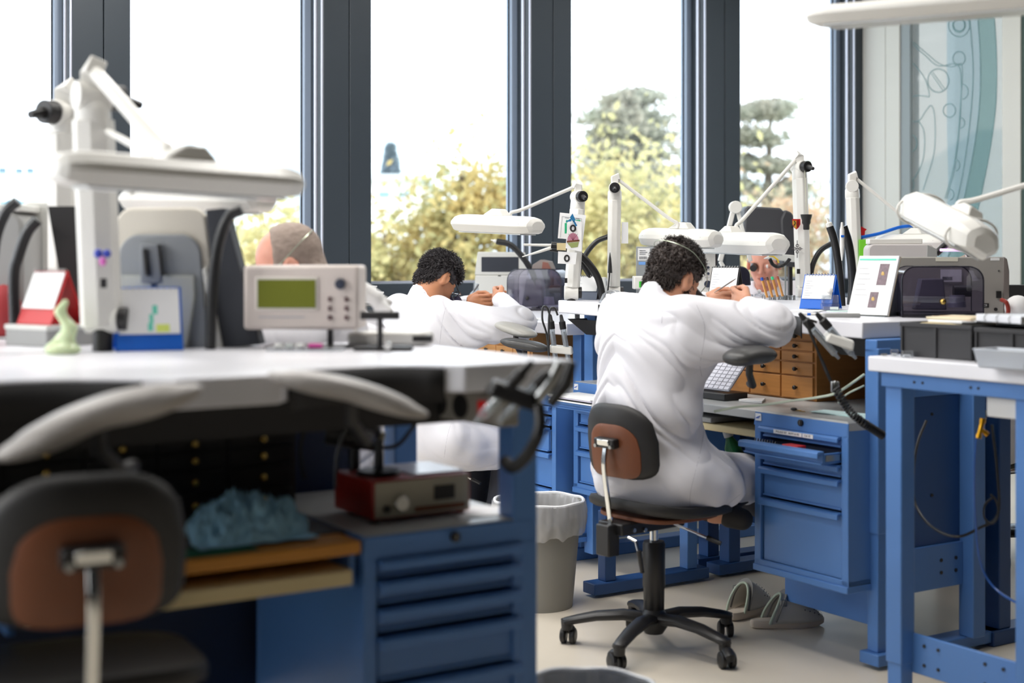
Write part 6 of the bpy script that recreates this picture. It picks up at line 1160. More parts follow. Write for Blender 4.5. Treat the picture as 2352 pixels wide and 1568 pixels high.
t = T('drinking_glass', 'clear plastic bottle standing behind the raised hand of the dark haired man', 'bottle', 1093, 710, 7.5); t.scale = (1.8,) * 3; MB().lathe([(.016, 0), (.018, .01), (.018, .045), (.008, .055), (.007, .075), (.009, .076)], seg=16).build('body', ACRYL, t)
# small parts on the window bench
for i, (px, py, s, c_, lb) in enumerate(((1180, 718, .010, (40, 40, 44), 'tiny black pot on the window bench by the sleeve'), (1196, 722, .007, (60, 150, 210), 'tiny blue cap on the window bench'), (1214, 713, .016, (238, 238, 240), 'small white box under the smoked cover on the window bench'))):
    t = Tz('small_pot', lb, 'pot', px, py, 1.005 if i < 3 else 1.0); MB().box(-s, s, -s, s, 0, s * 1.1).build('body', mat('pot_%d' % i, c_, .5), t, .002)
t = Tz('paper_sheets', 'loose white sheets on the window bench before the smoked cover', 'papers', 1200, 733, 1.005, TH)
for i in range(3): MB().box(-.08, .07, -.06, .05, .0015 * i, .0015 * i + .0012).build('sheet', PAPER, t, M=Matrix.Rotation(.3 * i - .2, 4, 'Z'))
t = Tz('scissors', 'pair of small scissors lying on the window bench', 'scissors', 1168, 728, 1.009, .3); MB().tube([(-.04, 0, .002), (.0, .004, .002), (.05, .0, .002)], .0015, 6).tube([(-.04, .008, .002), (.0, .004, .002), (.05, .01, .002)], .0015, 6).build('blades', STEEL, t)
# corner of the curly haired man's bench
t = Tz('clear_dome_box', 'clear plastic dome with a grey fan inside on the bench corner', 'box', 1408, 696, 1.108, .1); MB().lathe([(.055, 0), (.055, .006), (.050, .012), (.040, .035), (.022, .048), (0, .052)], seg=22).build('dome', ACRYL, t)
MB().tube([(-.02, 0, .01), (.0, 0, .012), (.02, 0, .01)], [.012, .016, .012], 8).box(-.016, .016, -.01, .01, .018, .03).build('contents', GREYM, t)
t = Tz('clear_tray', 'low clear acrylic tray beside the dome box by the collar of the curly haired man', 'tray', 1450, 690, 1.106, .15); MB().box(-.08, .08, -.05, .05, 0, .004).box(-.08, .08, -.05, -.047, .004, .02).box(-.08, .08, .047, .05, .004, .02).box(-.08, -.077, -.047, .047, .004, .02).box(.077, .08, -.047, .047, .004, .02).build('tray', ACRYL, t, .001)
for i in range(3): MB().cyl((-.05 + .045 * i, 0, .004), (-.05 + .045 * i, 0, .02), .012, seg=14).build('pot', LAMPW, t)
t = Tz('document_box', 'pale box file standing behind the small grey calendar', 'box file', 1362, 680, 1.108, -.2); MB().box(-.055, .055, 0, .05, 0, .085).build('body', LGREY, t, .003)
for i, c_ in enumerate(((190, 60, 50), (60, 140, 80), (200, 150, 60))): MB().cyl((-.02 + .02 * i, .02, .085), (-.02 + .02 * i, .02, .10), .004, seg=8).build('pen', mat('pen_%d' % i, c_, .4), t)
t = T('phone_handset', 'small black tapering handset hanging on the second lamp post', 'handset', 1401, 610, 5.9); MB().tube([(0, 0, -.03), (0, 0, -.005), (0, 0, .03), (0, 0, .055)], [.016, .014, .009, .002], 10, flat=.6).build('handset', BLACK, t, .001); 
wire('black cord dropping from the small black handset', [W(1400, 622, 5.9), W(1399, 640, 5.9), W(1394, 686, 5.9)], .003)
# instruments behind the head
t = T('grey_instrument', 'grey instrument case with a white barcode label left of the curly head', 'instrument', 1487, 668, 6.0, -.1); k = K(6.0); MB().box(-26 * k, 60 * k, 0, .1, -18 * k, 102 * k).build('case', mat('case_grey', (160, 164, 166), .45), t, .003)
lb = MB().box(-22 * k, 6 * k, -.0015, 0, 70 * k, 98 * k).build('label_plate', PAPER, t)
for i in range(7): MB().box((-18 + i * 2.5) * k, (-16.8 + i * 2.5) * k, -.003, -.0015, 73 * k, 79 * k).build('bar', INK, lb)
for i in range(3): MB().box(-18 * k, (-4 + 4 * (i % 2)) * k, -.003, -.0015, (84 + 4 * i) * k, (85 + 4 * i) * k).build('print_line', INK, lb)
MB().box(-20 * k, -4 * k, -.0015, 0, 60 * k, 67 * k).build('blue_label', mat('label_blue', (120, 170, 235), .5), t)
t = T('small_meter', 'white meter with a green screen half hidden behind the curly head', 'meter', 1482, 664, 5.9, .05); k = K(5.9); MB().box(-26 * k, 50 * k, 0, .06, 0, 30 * k).build('housing', LAMPW, t, .005); MB().box(-10 * k, 30 * k, .0, .05, -24 * k, 0).build('foot', LGREY, t, .002); MB().box(-14 * k, 40 * k, -.002, .0, 4 * k, 18 * k).build('screen', mat('screen_green', (40, 160, 40), .3, emit=.25), t)
t = T('speaker_unit', 'narrow white control unit with black knobs right of the curly head', 'control unit', 1622, 668, 5.9, .12); k = K(5.9)
MB().box(-22 * k, 22 * k, .0, .10, -22 * k, 86 * k).build('front', LAMPW, t, .002); MB().box(8 * k, 27 * k, .005, .12, 0, 84 * k).build('side', mat('charcoal', (62, 58, 62), .5), t, .002)
for (x, z_, r) in ((3, 16, 8), (4, 40, 3), (4, 54, 3)): MB().cyl((x * k, 0, z_ * k), (x * k, -.008, z_ * k), r * k, seg=16).build('knob', mat('knob_slate', (60, 66, 82), .4), t)
for z_ in (30, 48, 62): MB().box(-3 * k, 8 * k, -.001, 0, z_ * k, (z_ + 1.2) * k).build('print_line', LINKG, t)
# terminal on an A frame arm
t = T('terminal', 'dark grey terminal seen from behind on the far side of the lamp heads', 'terminal', 1762, 600, 7.0, .1); k = K(7.0)
MB().prism([(-62 * k, 20 * k), (44 * k, 26 * k), (36 * k, 110 * k), (26 * k, 122 * k), (-50 * k, 126 * k), (-58 * k, 120 * k)], -.05, .05).build('screen_back', mat('terminal_grey', (66, 66, 70), .45), t, .01, M=RX)
MB().prism([(30 * k, -10 * k), (66 * k, -14 * k), (62 * k, 90 * k), (50 * k, 112 * k), (34 * k, 118 * k), (24 * k, 96 * k)], -.04, .06).build('side_unit', mat('terminal_grey2', (56, 56, 60), .5), t, .01, M=RX); MB().box(-66 * k, 40 * k, -.03, .05, 14 * k, 28 * k).build('lower_rail', mat('terminal_grey2', (56, 56, 60), .5), t, .005)
MB().cyl((50 * k, -.062, 78 * k), (50 * k, -.058, 78 * k), .006, seg=10).build('screw_hole', BLACK, t); MB().box(52 * k, 60 * k, .0, .03, -.262, 20 * k).build('stand', BLACK, t)
t = T('balance_arm', 'white A shaped lamp arm bracket rising behind the lamp heads', 'bracket', 1690, 600, 6.7); k = K(6.7)
MB().tube([(-36 * k, 0, 0), (-4 * k, 0, 124 * k)], .016, 4).tube([(34 * k, 0, 0), (2 * k, 0, 124 * k)], .013, 4).build('leg', LAMPW, t, .004); MB().cyl((-1 * k, -.022, 124 * k), (-1 * k, .022, 124 * k), .030, seg=20).build('hinge', LAMPW, t, .003); MB().cyl((-10 * k, -.01, -52 * k), (-10 * k, .01, -52 * k), .026, seg=18).tube([(-36 * k, 0, 0), (-12 * k, 0, -40 * k), (-12 * k, 0, -.26)], .011, 6).build('lower_hinge', LAMPW, t, .003)
t = T('black_case', 'low black rounded case behind the black desk calendar', 'case', 1680, 655, 6.6); k = K(6.6); MB().prism([(x * k, z_ * k) for x, z_ in arch(42, 40, 44, 22)], -.05, .04).build('case', mat('case_gloss', (34, 32, 46), .2), t, .005, M=RX)
t = T('yellow_hook', 'small yellow curved tube under the lamp head in front of the facing man', 'tube', 1782, 590, 6.2); MB().tube([(-.03, 0, .006), (-.01, 0, .002), (.008, 0, -.012), (.012, 0, -.026)], .004, 8).build('tube', mat('yellow_tube', (236, 200, 60), .4), t)
t = T('coiled_cable', 'small black coiled cord looping beside the facing man', 'cable', 1795, 600, 6.3); k = K(6.3); MB().tube(coil([Vector(((x - 1795) * k, 0, -(y - 600) * k)) for x, y in ((1768, 594), (1776, 608), (1790, 612), (1806, 604), (1814, 594))], .006, .0022, 26), .003, 5).build('coil', RUB, t)
t = T('wall_phone_tray', 'light grey phone cradle beside the facing man', 'cradle', 1805, 588, 6.6); k = K(6.6); MB().prism([(-50 * k, -6 * k), (20 * k, -14 * k), (18 * k, 2 * k), (-30 * k, 6 * k)], -.03, .03).build('cradle', LGREY, t, .004, M=RX); MB().cyl((0, .01, -.28), (0, .01, 0), .005, seg=8).build('rod', STEEL, t)
# screwdriver stand
t = Tz('wood_block', 'small brown wooden block behind the row of screwdrivers', 'block', 1742, 672, 1.095, .1); MB().box(-.03, .04, .0, .05, 0, .055).build('block', mat('walnut', (112, 70, 44), .45, var=.2, vscale=20), t, .003)
t = Tz('black_drawer_box', 'black box with a grey lid beside the black desk calendar', 'box', 1712, 668, 1.094, .1); MB().box(-.07, .05, .0, .08, 0, .05).build('box', BLACKM, t, .003); MB().box(-.08, .06, -.004, .085, .05, .056).build('lid', mat('lid_mauve', (156, 148, 152), .4), t, .002)
for i, (c_, lb) in enumerate(((((40, 80, 170)), 'screwdriver with a blue cap'), ((90, 60, 50), 'screwdriver with a dark brown cap'), ((60, 190, 130), 'screwdriver with a green cap'), ((150, 80, 60), 'screwdriver with a reddish brown cap'))):
    p_ = W(1762 + 12 * i, 683 - i, 5.55); t = thing('screwdriver', lb + ' leaning in the clear rack', 'screwdriver', p_, 0, 'screwdrivers in the clear rack'); d = Vector((-.022, 0, .078))
    MB().tube([(0, 0, 0), d * .85], [.0048, .0056], 8).build('handle', mat('handle_amber', (206, 150, 84), .25, metal=.4), t); MB().cyl(d * .85, d, .0062, .0055, 10).build('cap', mat('cap_%d' % i, c_, .35), t)
t = Tz('clear_rack', 'clear acrylic rack of tiny bits holding the screwdrivers', 'rack', 1790, 694, 1.09, .15); MB().box(-.075, .075, -.04, .04, 0, .004).box(-.075, .075, -.04, .04, .022, .025).build('rack', ACRYL, t, .001)
rg = random.Random(3)
bits = MB()
for i in range(40): x, y = rg.uniform(-.07, .07), rg.uniform(-.035, .035); bits.cyl((x, y, .004), (x, y, .03), .0022, seg=6)
bits = bits.build('bits', STEEL, t); bits['kind'] = 'stuff'
def glassjar(label, px, py, w_, h_, z, ball=True):
    t = Tz('glass_dome', label, 'dish', px, py, z); MB().lathe([(w_, 0), (w_, h_ * .45), (w_ * .9, h_ * .5), (w_ * .25, h_ * .55), (w_ * .22, h_ * .62)], seg=20).build('dish', ACRYL, t); MB().ball((0, 0, h_ * .78), h_ * .20, 12, 8).build('knob', mat('porcelain', (236, 232, 228), .2), t); MB().box(-w_ * .6, w_ * .6, -w_ * .3, w_ * .3, .002, h_ * .18).build('contents', mat('bit_grey_blue', (130, 140, 190), .5), t)
glassjar('glass lidded dish with a ball knob near the black desk calendar', 1712, 690, .035, .055, 1.093); glassjar('smaller glass lidded dish beside the wooden block', 1744, 686, .022, .045, 1.093)
t = Tz('clear_drawer_box', 'clear drawer box with a round porcelain knob beside the blue calendar', 'box', 1906, 714, 1.088, -.1); MB().box(-.032, .032, -.02, .02, 0, .028).build('lower_tray', ACRYL, t, .002); MB().box(-.03, .03, -.018, .018, .030, .058).build('upper_tray', ACRYL, t, .002); MB().cyl((0, 0, .058), (0, 0, .066), .006, seg=10).ball((0, 0, .074), .012, 12, 8).build('knob', mat('porcelain', (236, 232, 228), .2), t); MB().box(-.024, .024, -.012, .012, .004, .016).build('contents', mat('bit_grey_blue', (130, 140, 190), .5), t)
MB().box(-.002, .028, -.0225, -.021, .006, .016).build('label_plate', PAPER, t)
# papers, mask, rule on the bench edge
t = Tz('paper_sheets', 'loose white sheets on the bench between the elbow and the blue calendar', 'papers', 1850, 716, 1.086, TH + .3)
for i in range(4): MB().box(-.11 + .01 * i, .09, -.06, .05, .0014 * i, .0014 * i + .0011).build('sheet', PAPER, t, M=Matrix.Rotation(.18 * i - .2, 4, 'Z'))
t = Tz('green_cloth', 'pale mint tissue lying before the display book', 'tissue', 1935, 717, 1.085, .2); MB().prism([(-.06, -.02), (.05, -.03), (.065, .02), (-.01, .035), (-.055, .02)], 0, .006).build('tissue', mat('mint', (206, 232, 226), .8), t, .003)
t = Tz('grey_rule', 'grey flat block lying on the bench edge before the display book', 'block', 1932, 729, 1.083, 0.0); MB().box(-.058, .062, -.012, .02, 0, .014).build('block', GREYM, t, .003)
t = Tz('blue_pen', 'clear pen with a blue end lying near the bench edge', 'pen', 1868, 724, 1.086, .1); MB().cyl((-.05, 0, .004), (.04, 0, .004), .0038, seg=8).build('barrel', LAMPW, t); MB().cyl((-.022, 0, .004), (-.010, 0, .004), .0044, seg=8).build('ring', BLUECAL, t)
# grey machines at the glass wall
t = T('timing_machine', 'light grey machine with a small blue screen behind the display book', 'machine', 2070, 700, 5.6, -.1); k = K(5.6)
MB().prism([(x * k, z_ * k) for x, z_ in arch(76, 74, 140, 14)], -.14, 0).build('housing', mat('machine_warm_grey', (196, 190, 188), .45), t, .006, M=RX); MB().prism([(x * k, z_ * k) for x, z_ in ((54, 0), (82, 0), (80, 128), (58, 138))], .0, .004).build('side_cheek', GREYM, t, .004, M=RX)
MB().box(8 * k, 46 * k, -.006, 0, 86 * k, 106 * k).build('screen', mat('screen_blue', (96, 128, 178), .3, emit=.1), t); MB().box(-70 * k, 50 * k, .02, .12, 140 * k, 152 * k).build('top_tray', LAMPW, t, .003)
t = T('grey_test_box', 'big grey metal test box with a black socket and red hose', 'test box', 2190, 732, 5.05, -.05); k = K(5.05)
MB().box(-134 * k, 118 * k, 0, .25, 0, 142 * k).build('case', mat('case_warm_grey', (158, 154, 148), .45), t, .004); MB().prism([(112 * k, 0), (126 * k, 0), (126 * k, 110 * k), (121 * k, 138 * k), (112 * k, 143 * k)], -.25, .003).build('edge_cheek', mat('cheek_taupe', (118, 110, 106), .5), t, .003, M=RX)
MB().box(96 * k, 107 * k, -.008, 0, 48 * k, 64 * k).build('socket', BLACK, t, .001); MB().box(84 * k, 104 * k, -.0015, 0, 134 * k, 140 * k).build('label_plate', PAPER, t); MB().box(-40 * k, 10 * k, -.0015, 0, 132 * k, 141 * k).build('label_plate', mat('label_cream', (226, 222, 206), .6), t)
MB().cyl((102 * k, -.001, 110 * k), (102 * k, -.004, 110 * k), .003, seg=8).build('screw', STEEL, t); MB().box(64 * k, 80 * k, -.0015, 0, 26 * k, 36 * k).build('rating_label', BLACK, t); text('CE', .010, 'label_text', PAPER, t, (72 * k, -.002, 31 * k), (math.pi / 2, 0, 0))
MB().cyl((95 * k, -.001, 22 * k), (95 * k, -.006, 22 * k), .006, seg=12).build('plug_hole', BLACK, t)
wire('dark red hose bending down the edge of the grey test box', [W(2300, 688, 4.98), W(2311, 694, 4.96), W(2316, 712, 4.96), W(2312, 732, 4.96)], .0075, mat('hose_red', (150, 52, 40), .4), 'red_hose', 'hose')
wire('bright blue hose crossing in front of the white wall', [W(1978, 545, 6.3), W(2020, 536, 6.3), W(2065, 522, 6.3), W(2098, 518, 6.3)], .0075, BLUECAL, 'blue_hose', 'hose')
wire('short blue tie hanging under the white lamp arm', [W(2118, 522, 6.3), W(2124, 540, 6.3), W(2130, 560, 6.3)], .006, BLUECAL, 'blue_tie', 'tie')
wire('blue tie end poking out below the tilted white lamp head', [W(2262, 580, 4.1), W(2268, 592, 4.1)], .006, BLUECAL, 'blue_tie', 'tie', 3)
t = T('green_packet', 'lime green packet standing behind the white lamp post', 'packet', 1986, 612, 6.25, -.1); k = K(6.25); MB().box(-12 * k, 8 * k, 0, .02, 0, 62 * k).build('packet', mat('lime', (112, 196, 40), .5), t, .002); MB().box(-8 * k, -3 * k, -.001, 0, 6 * k, 18 * k).build('print_block', BRASS, t); MB().box(-12 * k, 8 * k, -.0015, 0, 0, 4 * k).build('print_strip', GRN, t)
MB().box(-14 * k, 10 * k, -.01, .03, -.152, 0).build('holder', LGREY, t, .002)
t = T('red_flag', 'small red tag beside the white lamp post', 'tag', 1984, 530, 6.3); MB().plate([(-.012, 0, .02), (.014, 0, .006), (.006, 0, 0), (.004, 0, -.02), (-.012, 0, -.02)], .002, (0, 1, 0)).build('tag', RED, t)
t = T('white_cloth', 'crumpled white cloth beside the grey test box', 'cloth', 2338, 730, 5.0); MB().ball((0, 0, .035), (.045, .05, .045)).build('cap', PAPER, t)
t = T('black_monitor', 'black box edge behind the white cloth at the frame edge', 'box', 2336, 700, 5.4); MB().box(-.035, .06, 0, .1, -.02, .075).build('box', BLACKM, t, .002)
t = T('magnifier_light', 'thin bright violet tinted ring light behind the tilted lamp', 'light', 2192, 574, 5.9); MB().box(-.065, .065, -.02, .02, -.006, .006).build('tube', mat('violet_light', (240, 190, 255), .3, emit=.5), t, .004); MB().cyl((.05, 0, -.21), (.05, 0, 0), .004, seg=8).build('post', LAMPW, t)  # glowing bar paints a pinkish highlight, its post is added
# ---------------------------------------------------------------- side table load
CRATE = mat('crate_black', (46, 45, 47), .5, bump=.15, bscale=300)
def crate(label, p, rot, lx, ly, h_):
    t = thing('euro_crate', label, 'crate', p, rot); wl_ = .004
    mb = MB().box(0, lx, 0, ly, 0, .005).box(0, wl_, 0, ly, .005, h_).box(lx - wl_, lx, 0, ly, .005, h_).box(wl_, lx - wl_, 0, wl_, .005, h_).box(wl_, lx - wl_, ly - wl_, ly, .005, h_); mb.build('shell', CRATE, t, .001)
    rm = MB().box(-.005, lx + .005, -.006, .0, h_ - .012, h_).box(-.005, lx + .005, ly, ly + .006, h_ - .012, h_).box(-.006, 0, -.005, ly + .005, h_ - .012, h_).box(lx, lx + .006, -.005, ly + .005, h_ - .012, h_).build('rim', CRATE, t, .001)
    for i in range(5):
        x = lx * (i / 4); MB().box(max(-.003, x - .004), min(lx + .003, x + .004), -.005, 0, .0, h_ - .012).build('rib', CRATE, t, .001)
    for i in range(3): y = ly * i / 2; MB().box(-.005, 0, max(-.003, y - .004), min(ly + .003, y + .004), 0, h_ - .012).build('rib', CRATE, t, .001)
    return t
c0 = AB(3.155, 2.60)
crate('black crate on the side table holding folders and a ring binder', (c0.x, c0.y, 1.0), TH, .38, .245, .098)
c1_ = AB(3.14, 2.335); crate('black crate partly hidden behind the clear tub', (c1_.x, c1_.y, 1.0), TH, .38, .235, .094)
for i, (x, y, r_, m_) in enumerate(((.05, .16, .1, CREAM), (.06, .14, -.12, PAPER), (.08, .17, .25, mat('folder_cream', (232, 220, 190), .7)))):
    t = thing('card_folder', ('cream card folder lowest in the crate of the side table', 'white folder in the middle of the crate pile', 'pale folder with brown bands on top of the crate pile')[i], 'folder', AB(3.155 + x + .02, 2.60 + y - .03, 1.092 + .008 * i), TH + r_, 'folders in the black crate')
    MB().box(-.06, .11, -.075, .06, 0, .007).build('cover', m_, t, .002); 
    for q in (-.02, .03): MB().box(q, q + .006, -.076, .061, .007, .0075).build('band', mat('band_brown', (190, 140, 90), .6), t)
t = thing('ring_binder', 'white ring binder lying across the tops of the black crates', 'binder', AB(3.28, 2.50, 1.108), TH - .35); MB().box(-.10, .14, -.11, .11, 0, .003).box(-.10, .14, -.11, .11, .016, .019).box(-.103, -.10, -.11, .11, 0, .019).build('cover', mat('binder_white', (225, 226, 232), .35), t, .001); MB().box(-.095, .135, -.105, .105, .003, .016).build('pages', PAPER, t)
for q in (-.06, .0, .06): MB().tube([(-.1 + math.cos(a) * .008, q, .010 + math.sin(a) * .010) for a in np.linspace(0, 6.283, 9)], .0012, 5).build('ring', CHROME, t)
c2_ = W(2320, 836, 3.66); t = thing('clear_tub', 'translucent white plastic tub on the front of the side table', 'tub', (c2_.x, c2_.y, 1.0), TH - math.pi / 2 + .05); n = 4
tb = MB(); 
for s_, z_ in ((.86, 0), (1.0, .045), (1.03, .048)): tb.v += [(-.075 * s_, -.05 * s_, z_), (.085 * s_, -.05 * s_, z_), (.085 * s_, .05 * s_, z_), (-.075 * s_, .05 * s_, z_)]
tb.f = [(0, 3, 2, 1)] + [(4 * r + i, 4 * r + (i + 1) % 4, 4 * r + 4 + (i + 1) % 4, 4 * r + 4 + i) for r in range(2) for i in range(4)]; o = tb.build('tub', mat('tub_milky', (214, 220, 230), .35, trans=.3), t, .004); s = o.modifiers.new('s', 'SOLIDIFY'); s.thickness = .0018; s.offset = 1
MB().box(-.03, .06, -.03, .03, .036, .042).build('contents', mat('pale_yellow', (240, 236, 190), .6), t, .002)
for i, (px, py, w_) in enumerate(((2055, 817, .011), (2084, 820, .015))):
    p_ = onz(px, py, 1.0); t = thing('clear_sample_box', ('tiny clear box first on the corner of the side table', 'tiny clear box second from the corner of the side table')[i], 'box', (p_.x, p_.y, 1.0), -.1); MB().box(-w_, w_, -w_, w_, 0, .018).build('box', ACRYL, t, .001); MB().box(-w_ * .7, w_ * .5, -w_ * .6, w_ * .6, .001, .007).build('contents', PAPER, t)
p_ = onz(2030, 817, 1.0); t = thing('metal_nibs', 'few small metal bits at the corner of the side table', 'bits', (p_.x, p_.y, 1.0)); MB().cyl((-.008, 0, .004), (.01, .004, .004), .003, seg=8).cyl((-.002, -.008, .004), (.006, .012, .004), .0025, seg=8).build('bits', STEEL, t)
# brass valve, blue tube and black cable below
t = T('brass_valve', 'brass pneumatic valve hanging under the side table', 'valve', 2252, 985, 3.95); MB().cyl((.006, 0, .022), (-.004, 0, -.018), .007, seg=6).cyl((.007, 0, .03), (.005, 0, .016), .009, seg=6).cyl((-.003, 0, -.014), (-.006, 0, -.026), .009, seg=6).cyl((0, 0, 0), (.016, 0, -.012), .0065, seg=6).cyl((.012, 0, -.009), (.02, 0, -.016), .008, seg=6).build('valve', mat('brass_fitting', (206, 150, 40), .25, 1.0), t, .001)
wire('translucent blue air tube dropping from the brass valve', [W(2243, 1000, 3.95), W(2238, 1080, 3.97), W(2240, 1180, 4.0), W(2252, 1290, 4.02), W(2285, 1350, 4.0), W(2352, 1392, 3.9), W(2420, 1410, 3.85)], .0035, mat('tube_blue', (30, 84, 160), .3), 'air_tube', 'tube')
wire('black cable sagging in a wide loop under the side table', [W(2128, 965, 4.3), W(2108, 1015, 4.3), W(2098, 1080, 4.3), W(2100, 1150, 4.3), W(2135, 1205, 4.2), W(2195, 1232, 4.1), W(2250, 1212, 4.1), W(2292, 1180, 4.1), W(2290, 1080, 4.1), W(2278, 975, 4.1)], .0042)
wire('small black cable loop beside the brass valve', [W(2283, 1140, 4.0), W(2262, 1160, 4.0), W(2262, 1190, 4.0), W(2280, 1202, 4.0), W(2293, 1180, 4.0), W(2288, 1150, 4.0), W(2275, 1135, 4.0)], .003)
# ---------------------------------------------------------------- shelf under the curly haired man's bench
t = thing('keypad_board', 'tilted white key sheet under a clear film on a black base', 'key sheet', AB(3.42, 4.02, .772), TH - math.pi / 2)
MB().box(-.17, .17, -.06, .05, 0, .026).build('base', BLACK, t, .004); RK = Matrix.Translation((0, -.03, .03)) @ Matrix.Rotation(math.radians(48), 4, 'X')
MB().box(-.16, .16, 0, .125, 0, .006).build('board', mat('board_grey', (150, 150, 160), .4), t, .001, M=RK)
KEY = mat('key_white', (206, 206, 216), .5); keyme = None
for r_ in range(7):
    for c_ in range(11):
        if c_ == 3: continue
        o = MB().box(-.0125, .0125, -.0070, .0070, 0, .002).build('key', KEY, t, .0005) if keyme is None else keyme.copy()
        if keyme is None: keyme = o
        else: COL.objects.link(o)
        o.matrix_local = RK @ Matrix.Translation((-.143 + c_ * .0286, .012 + r_ * .0168, .006))
t = thing('grey_board', 'thick grey board under the key sheet', 'board', AB(3.30, 4.06, .7035), TH - math.pi / 2); MB().box(-.22, .24, -.03, .2, 0, .018).build('board', GREYM, t, .003)
t = thing('paper_slip', 'folded white paper wedged between the key sheet and the oak chest', 'paper', AB(3.45, 3.80, .773), TH - math.pi / 2 + .3); MB().prism([(-.03, -.05), (.07, -.06), (.02, .05), (-.03, .04)], 0, .008).build('sheet', PAPER, t, .001)
t = thing('pale_blue_sheets', 'pale blue paper sheets lying on the top of the steel blue cabinet', 'papers', AB(3.40, 3.30, .775), TH - math.pi / 2)
for i in range(3): MB().box(-.11, .13 - .01 * i, -.05, .03, .0016 * i, .0016 * i + .0013).build('sheet', mat('paper_mint', (205, 232, 232), .8), t, M=Matrix.Rotation(.08 * i, 4, 'Z'))
t = thing('bunch_of_keys', 'small bunch of keys with a black fob on the steel blue cabinet', 'keys', AB(3.33, 3.45, .775), TH - math.pi / 2); MB().tube([(math.cos(a) * .009, math.sin(a) * .009, .003) for a in np.linspace(0, 6.283, 13)], .0012, 5).box(.004, .03, -.003, .003, .001, .003).build('keys', BRASS, t); MB().ball((-.016, -.004, .006), (.014, .008, .006), 12, 8).build('fob', BLACK, t)
t = thing('clear_cup', 'clear plastic beaker behind the coiled cable on the shelf', 'beaker', AB(3.62, 3.32, .7735)); MB().lathe([(.028, 0), (.036, .012), (.034, .014), (.026, .016), (.026, .06)], seg=20).build('beaker', ACRYL, t)
t = thing('clear_stand', 'clear acrylic stand tilted against the post on the shelf', 'stand', AB(3.75, 3.35, .7735), .4); MB().box(-.03, .03, 0, .003, 0, .12).build('plate', ACRYL, t, M=Matrix.Rotation(-.4, 4, 'X')); MB().box(-.03, .03, -.01, .06, 0, .003).build('foot', ACRYL, t)
t = thing('folded_towel', 'white folded paper towels beside the blue bench post', 'towel', AB(3.62, 3.22, .7735), TH); MB().box(-.05, .06, -.045, .05, 0, .035).box(-.048, .058, -.043, .05, .036, .07).build('towels', mat('towel_white', (226, 222, 212), .9, bump=.4, bscale=150), t, .006)
t = thing('green_bottle', 'green plastic water bottle leaning under the pull out board', 'bottle', W(1690, 1050, 4.95), 0); t.rotation_euler = (0, -.32, 0); MB().lathe([(.030, -.10), (.033, -.09), (.033, .0), (.028, .04), (.014, .07), (.013, .078)], seg=20).build('body', mat('bottle_green', (24, 96, 52), .15, trans=.4), t); MB().lathe([(.0165, .076), (.017, .078), (.017, .096), (.015, .099), (0, .099)], seg=18).build('cap', mat('cap_grey', (150, 150, 148), .5), t); MB().lathe([(.0335, -.06), (.0337, -.058), (.0337, -.005), (.0335, -.003)], seg=20).build('label_band', mat('label_dark', (40, 70, 60), .4), t)
# ---------------------------------------------------------------- floor: bins and clogs
BING = mat('bin_grey', (134, 132, 126), .45, bump=.1); LINER = glassmat('bin_liner', (244, 244, 244), .10, .15, dif=.30, difcol=(235, 235, 238))
def bin_(label, c, h_, r0, r1, seed):
    t = thing('waste_bin', label, 'waste bin', (c[0], c[1], 0)); MB().lathe([(r0 * .98, 0), (r0, .01), (r1, h_ - .012), (r1 + .008, h_ - .010), (r1 + .008, h_), (r1 - .004, h_), (r1 - .006, h_ - .02), (r0 - .004, .02), (0, .02)], seg=48).build('bin', BING, t, ang=50)
    for nm, f0, f1, rad in (('liner_cuff', h_ + .004, h_ * .70, 1.0), ('liner_inside', h_ + .004, h_ * .45, -1.0)):
        mb = MB(); n, m_ = 120, 14
        for j_ in range(m_ + 1):
            v = j_ / m_; z_ = f0 + (f1 - f0) * v; rr = r0 + (r1 - r0) * z_ / h_
            for i in range(n):
                a = 2 * math.pi * i / n; q = Vector((math.cos(a) * 6, math.sin(a) * 6, v * 1.2 + seed)); w_ = noise.noise(q * 1.4) * .006 + abs(noise.noise(q * 3.1 + Vector((0, 0, 5)))) * .005
                r = rr + (.012 + .010 * math.sin(v * 2.6) + w_ if rad > 0 else -.008 - abs(w_) * 1.6 - .01 * v); zz = z_ + (noise.noise(q) * .02 * v if rad > 0 else 0); mb.v.append((r * math.cos(a), r * math.sin(a), zz))
        mb.f = [(j_ * n + i, j_ * n + (i + 1) % n, (j_ + 1) * n + (i + 1) % n, (j_ + 1) * n + i) for j_ in range(m_) for i in range(n)]; mb.build(nm, LINER, t, ang=180)
    MB().tube([((r1 + .006) * math.cos(a), (r1 + .006) * math.sin(a), h_ + .004 + .002 * math.sin(7 * a)) for a in np.linspace(0, 6.2832, 61)], .006, 6).build('liner_fold', mat('liner_edge', (225, 226, 228), .35), t)
    return t
cb = onz(1268, 1408, 0.0); 
bin_('grey waste bin with a clear liner beside the black work chair', (cb.x - .045, cb.y + .12), .385, .125, .158, 1.0)
cb = W(1345, 590, 3.15); bin_('second waste bin of which only the lined rim shows at the bottom', (cb.x, cb.y), .325, .12, .15, 5.0)
CLOG = mat('clog_grey', (212, 208, 200), .6, bump=.2); SOLE = mat('clog_sole', (216, 202, 186), .7)
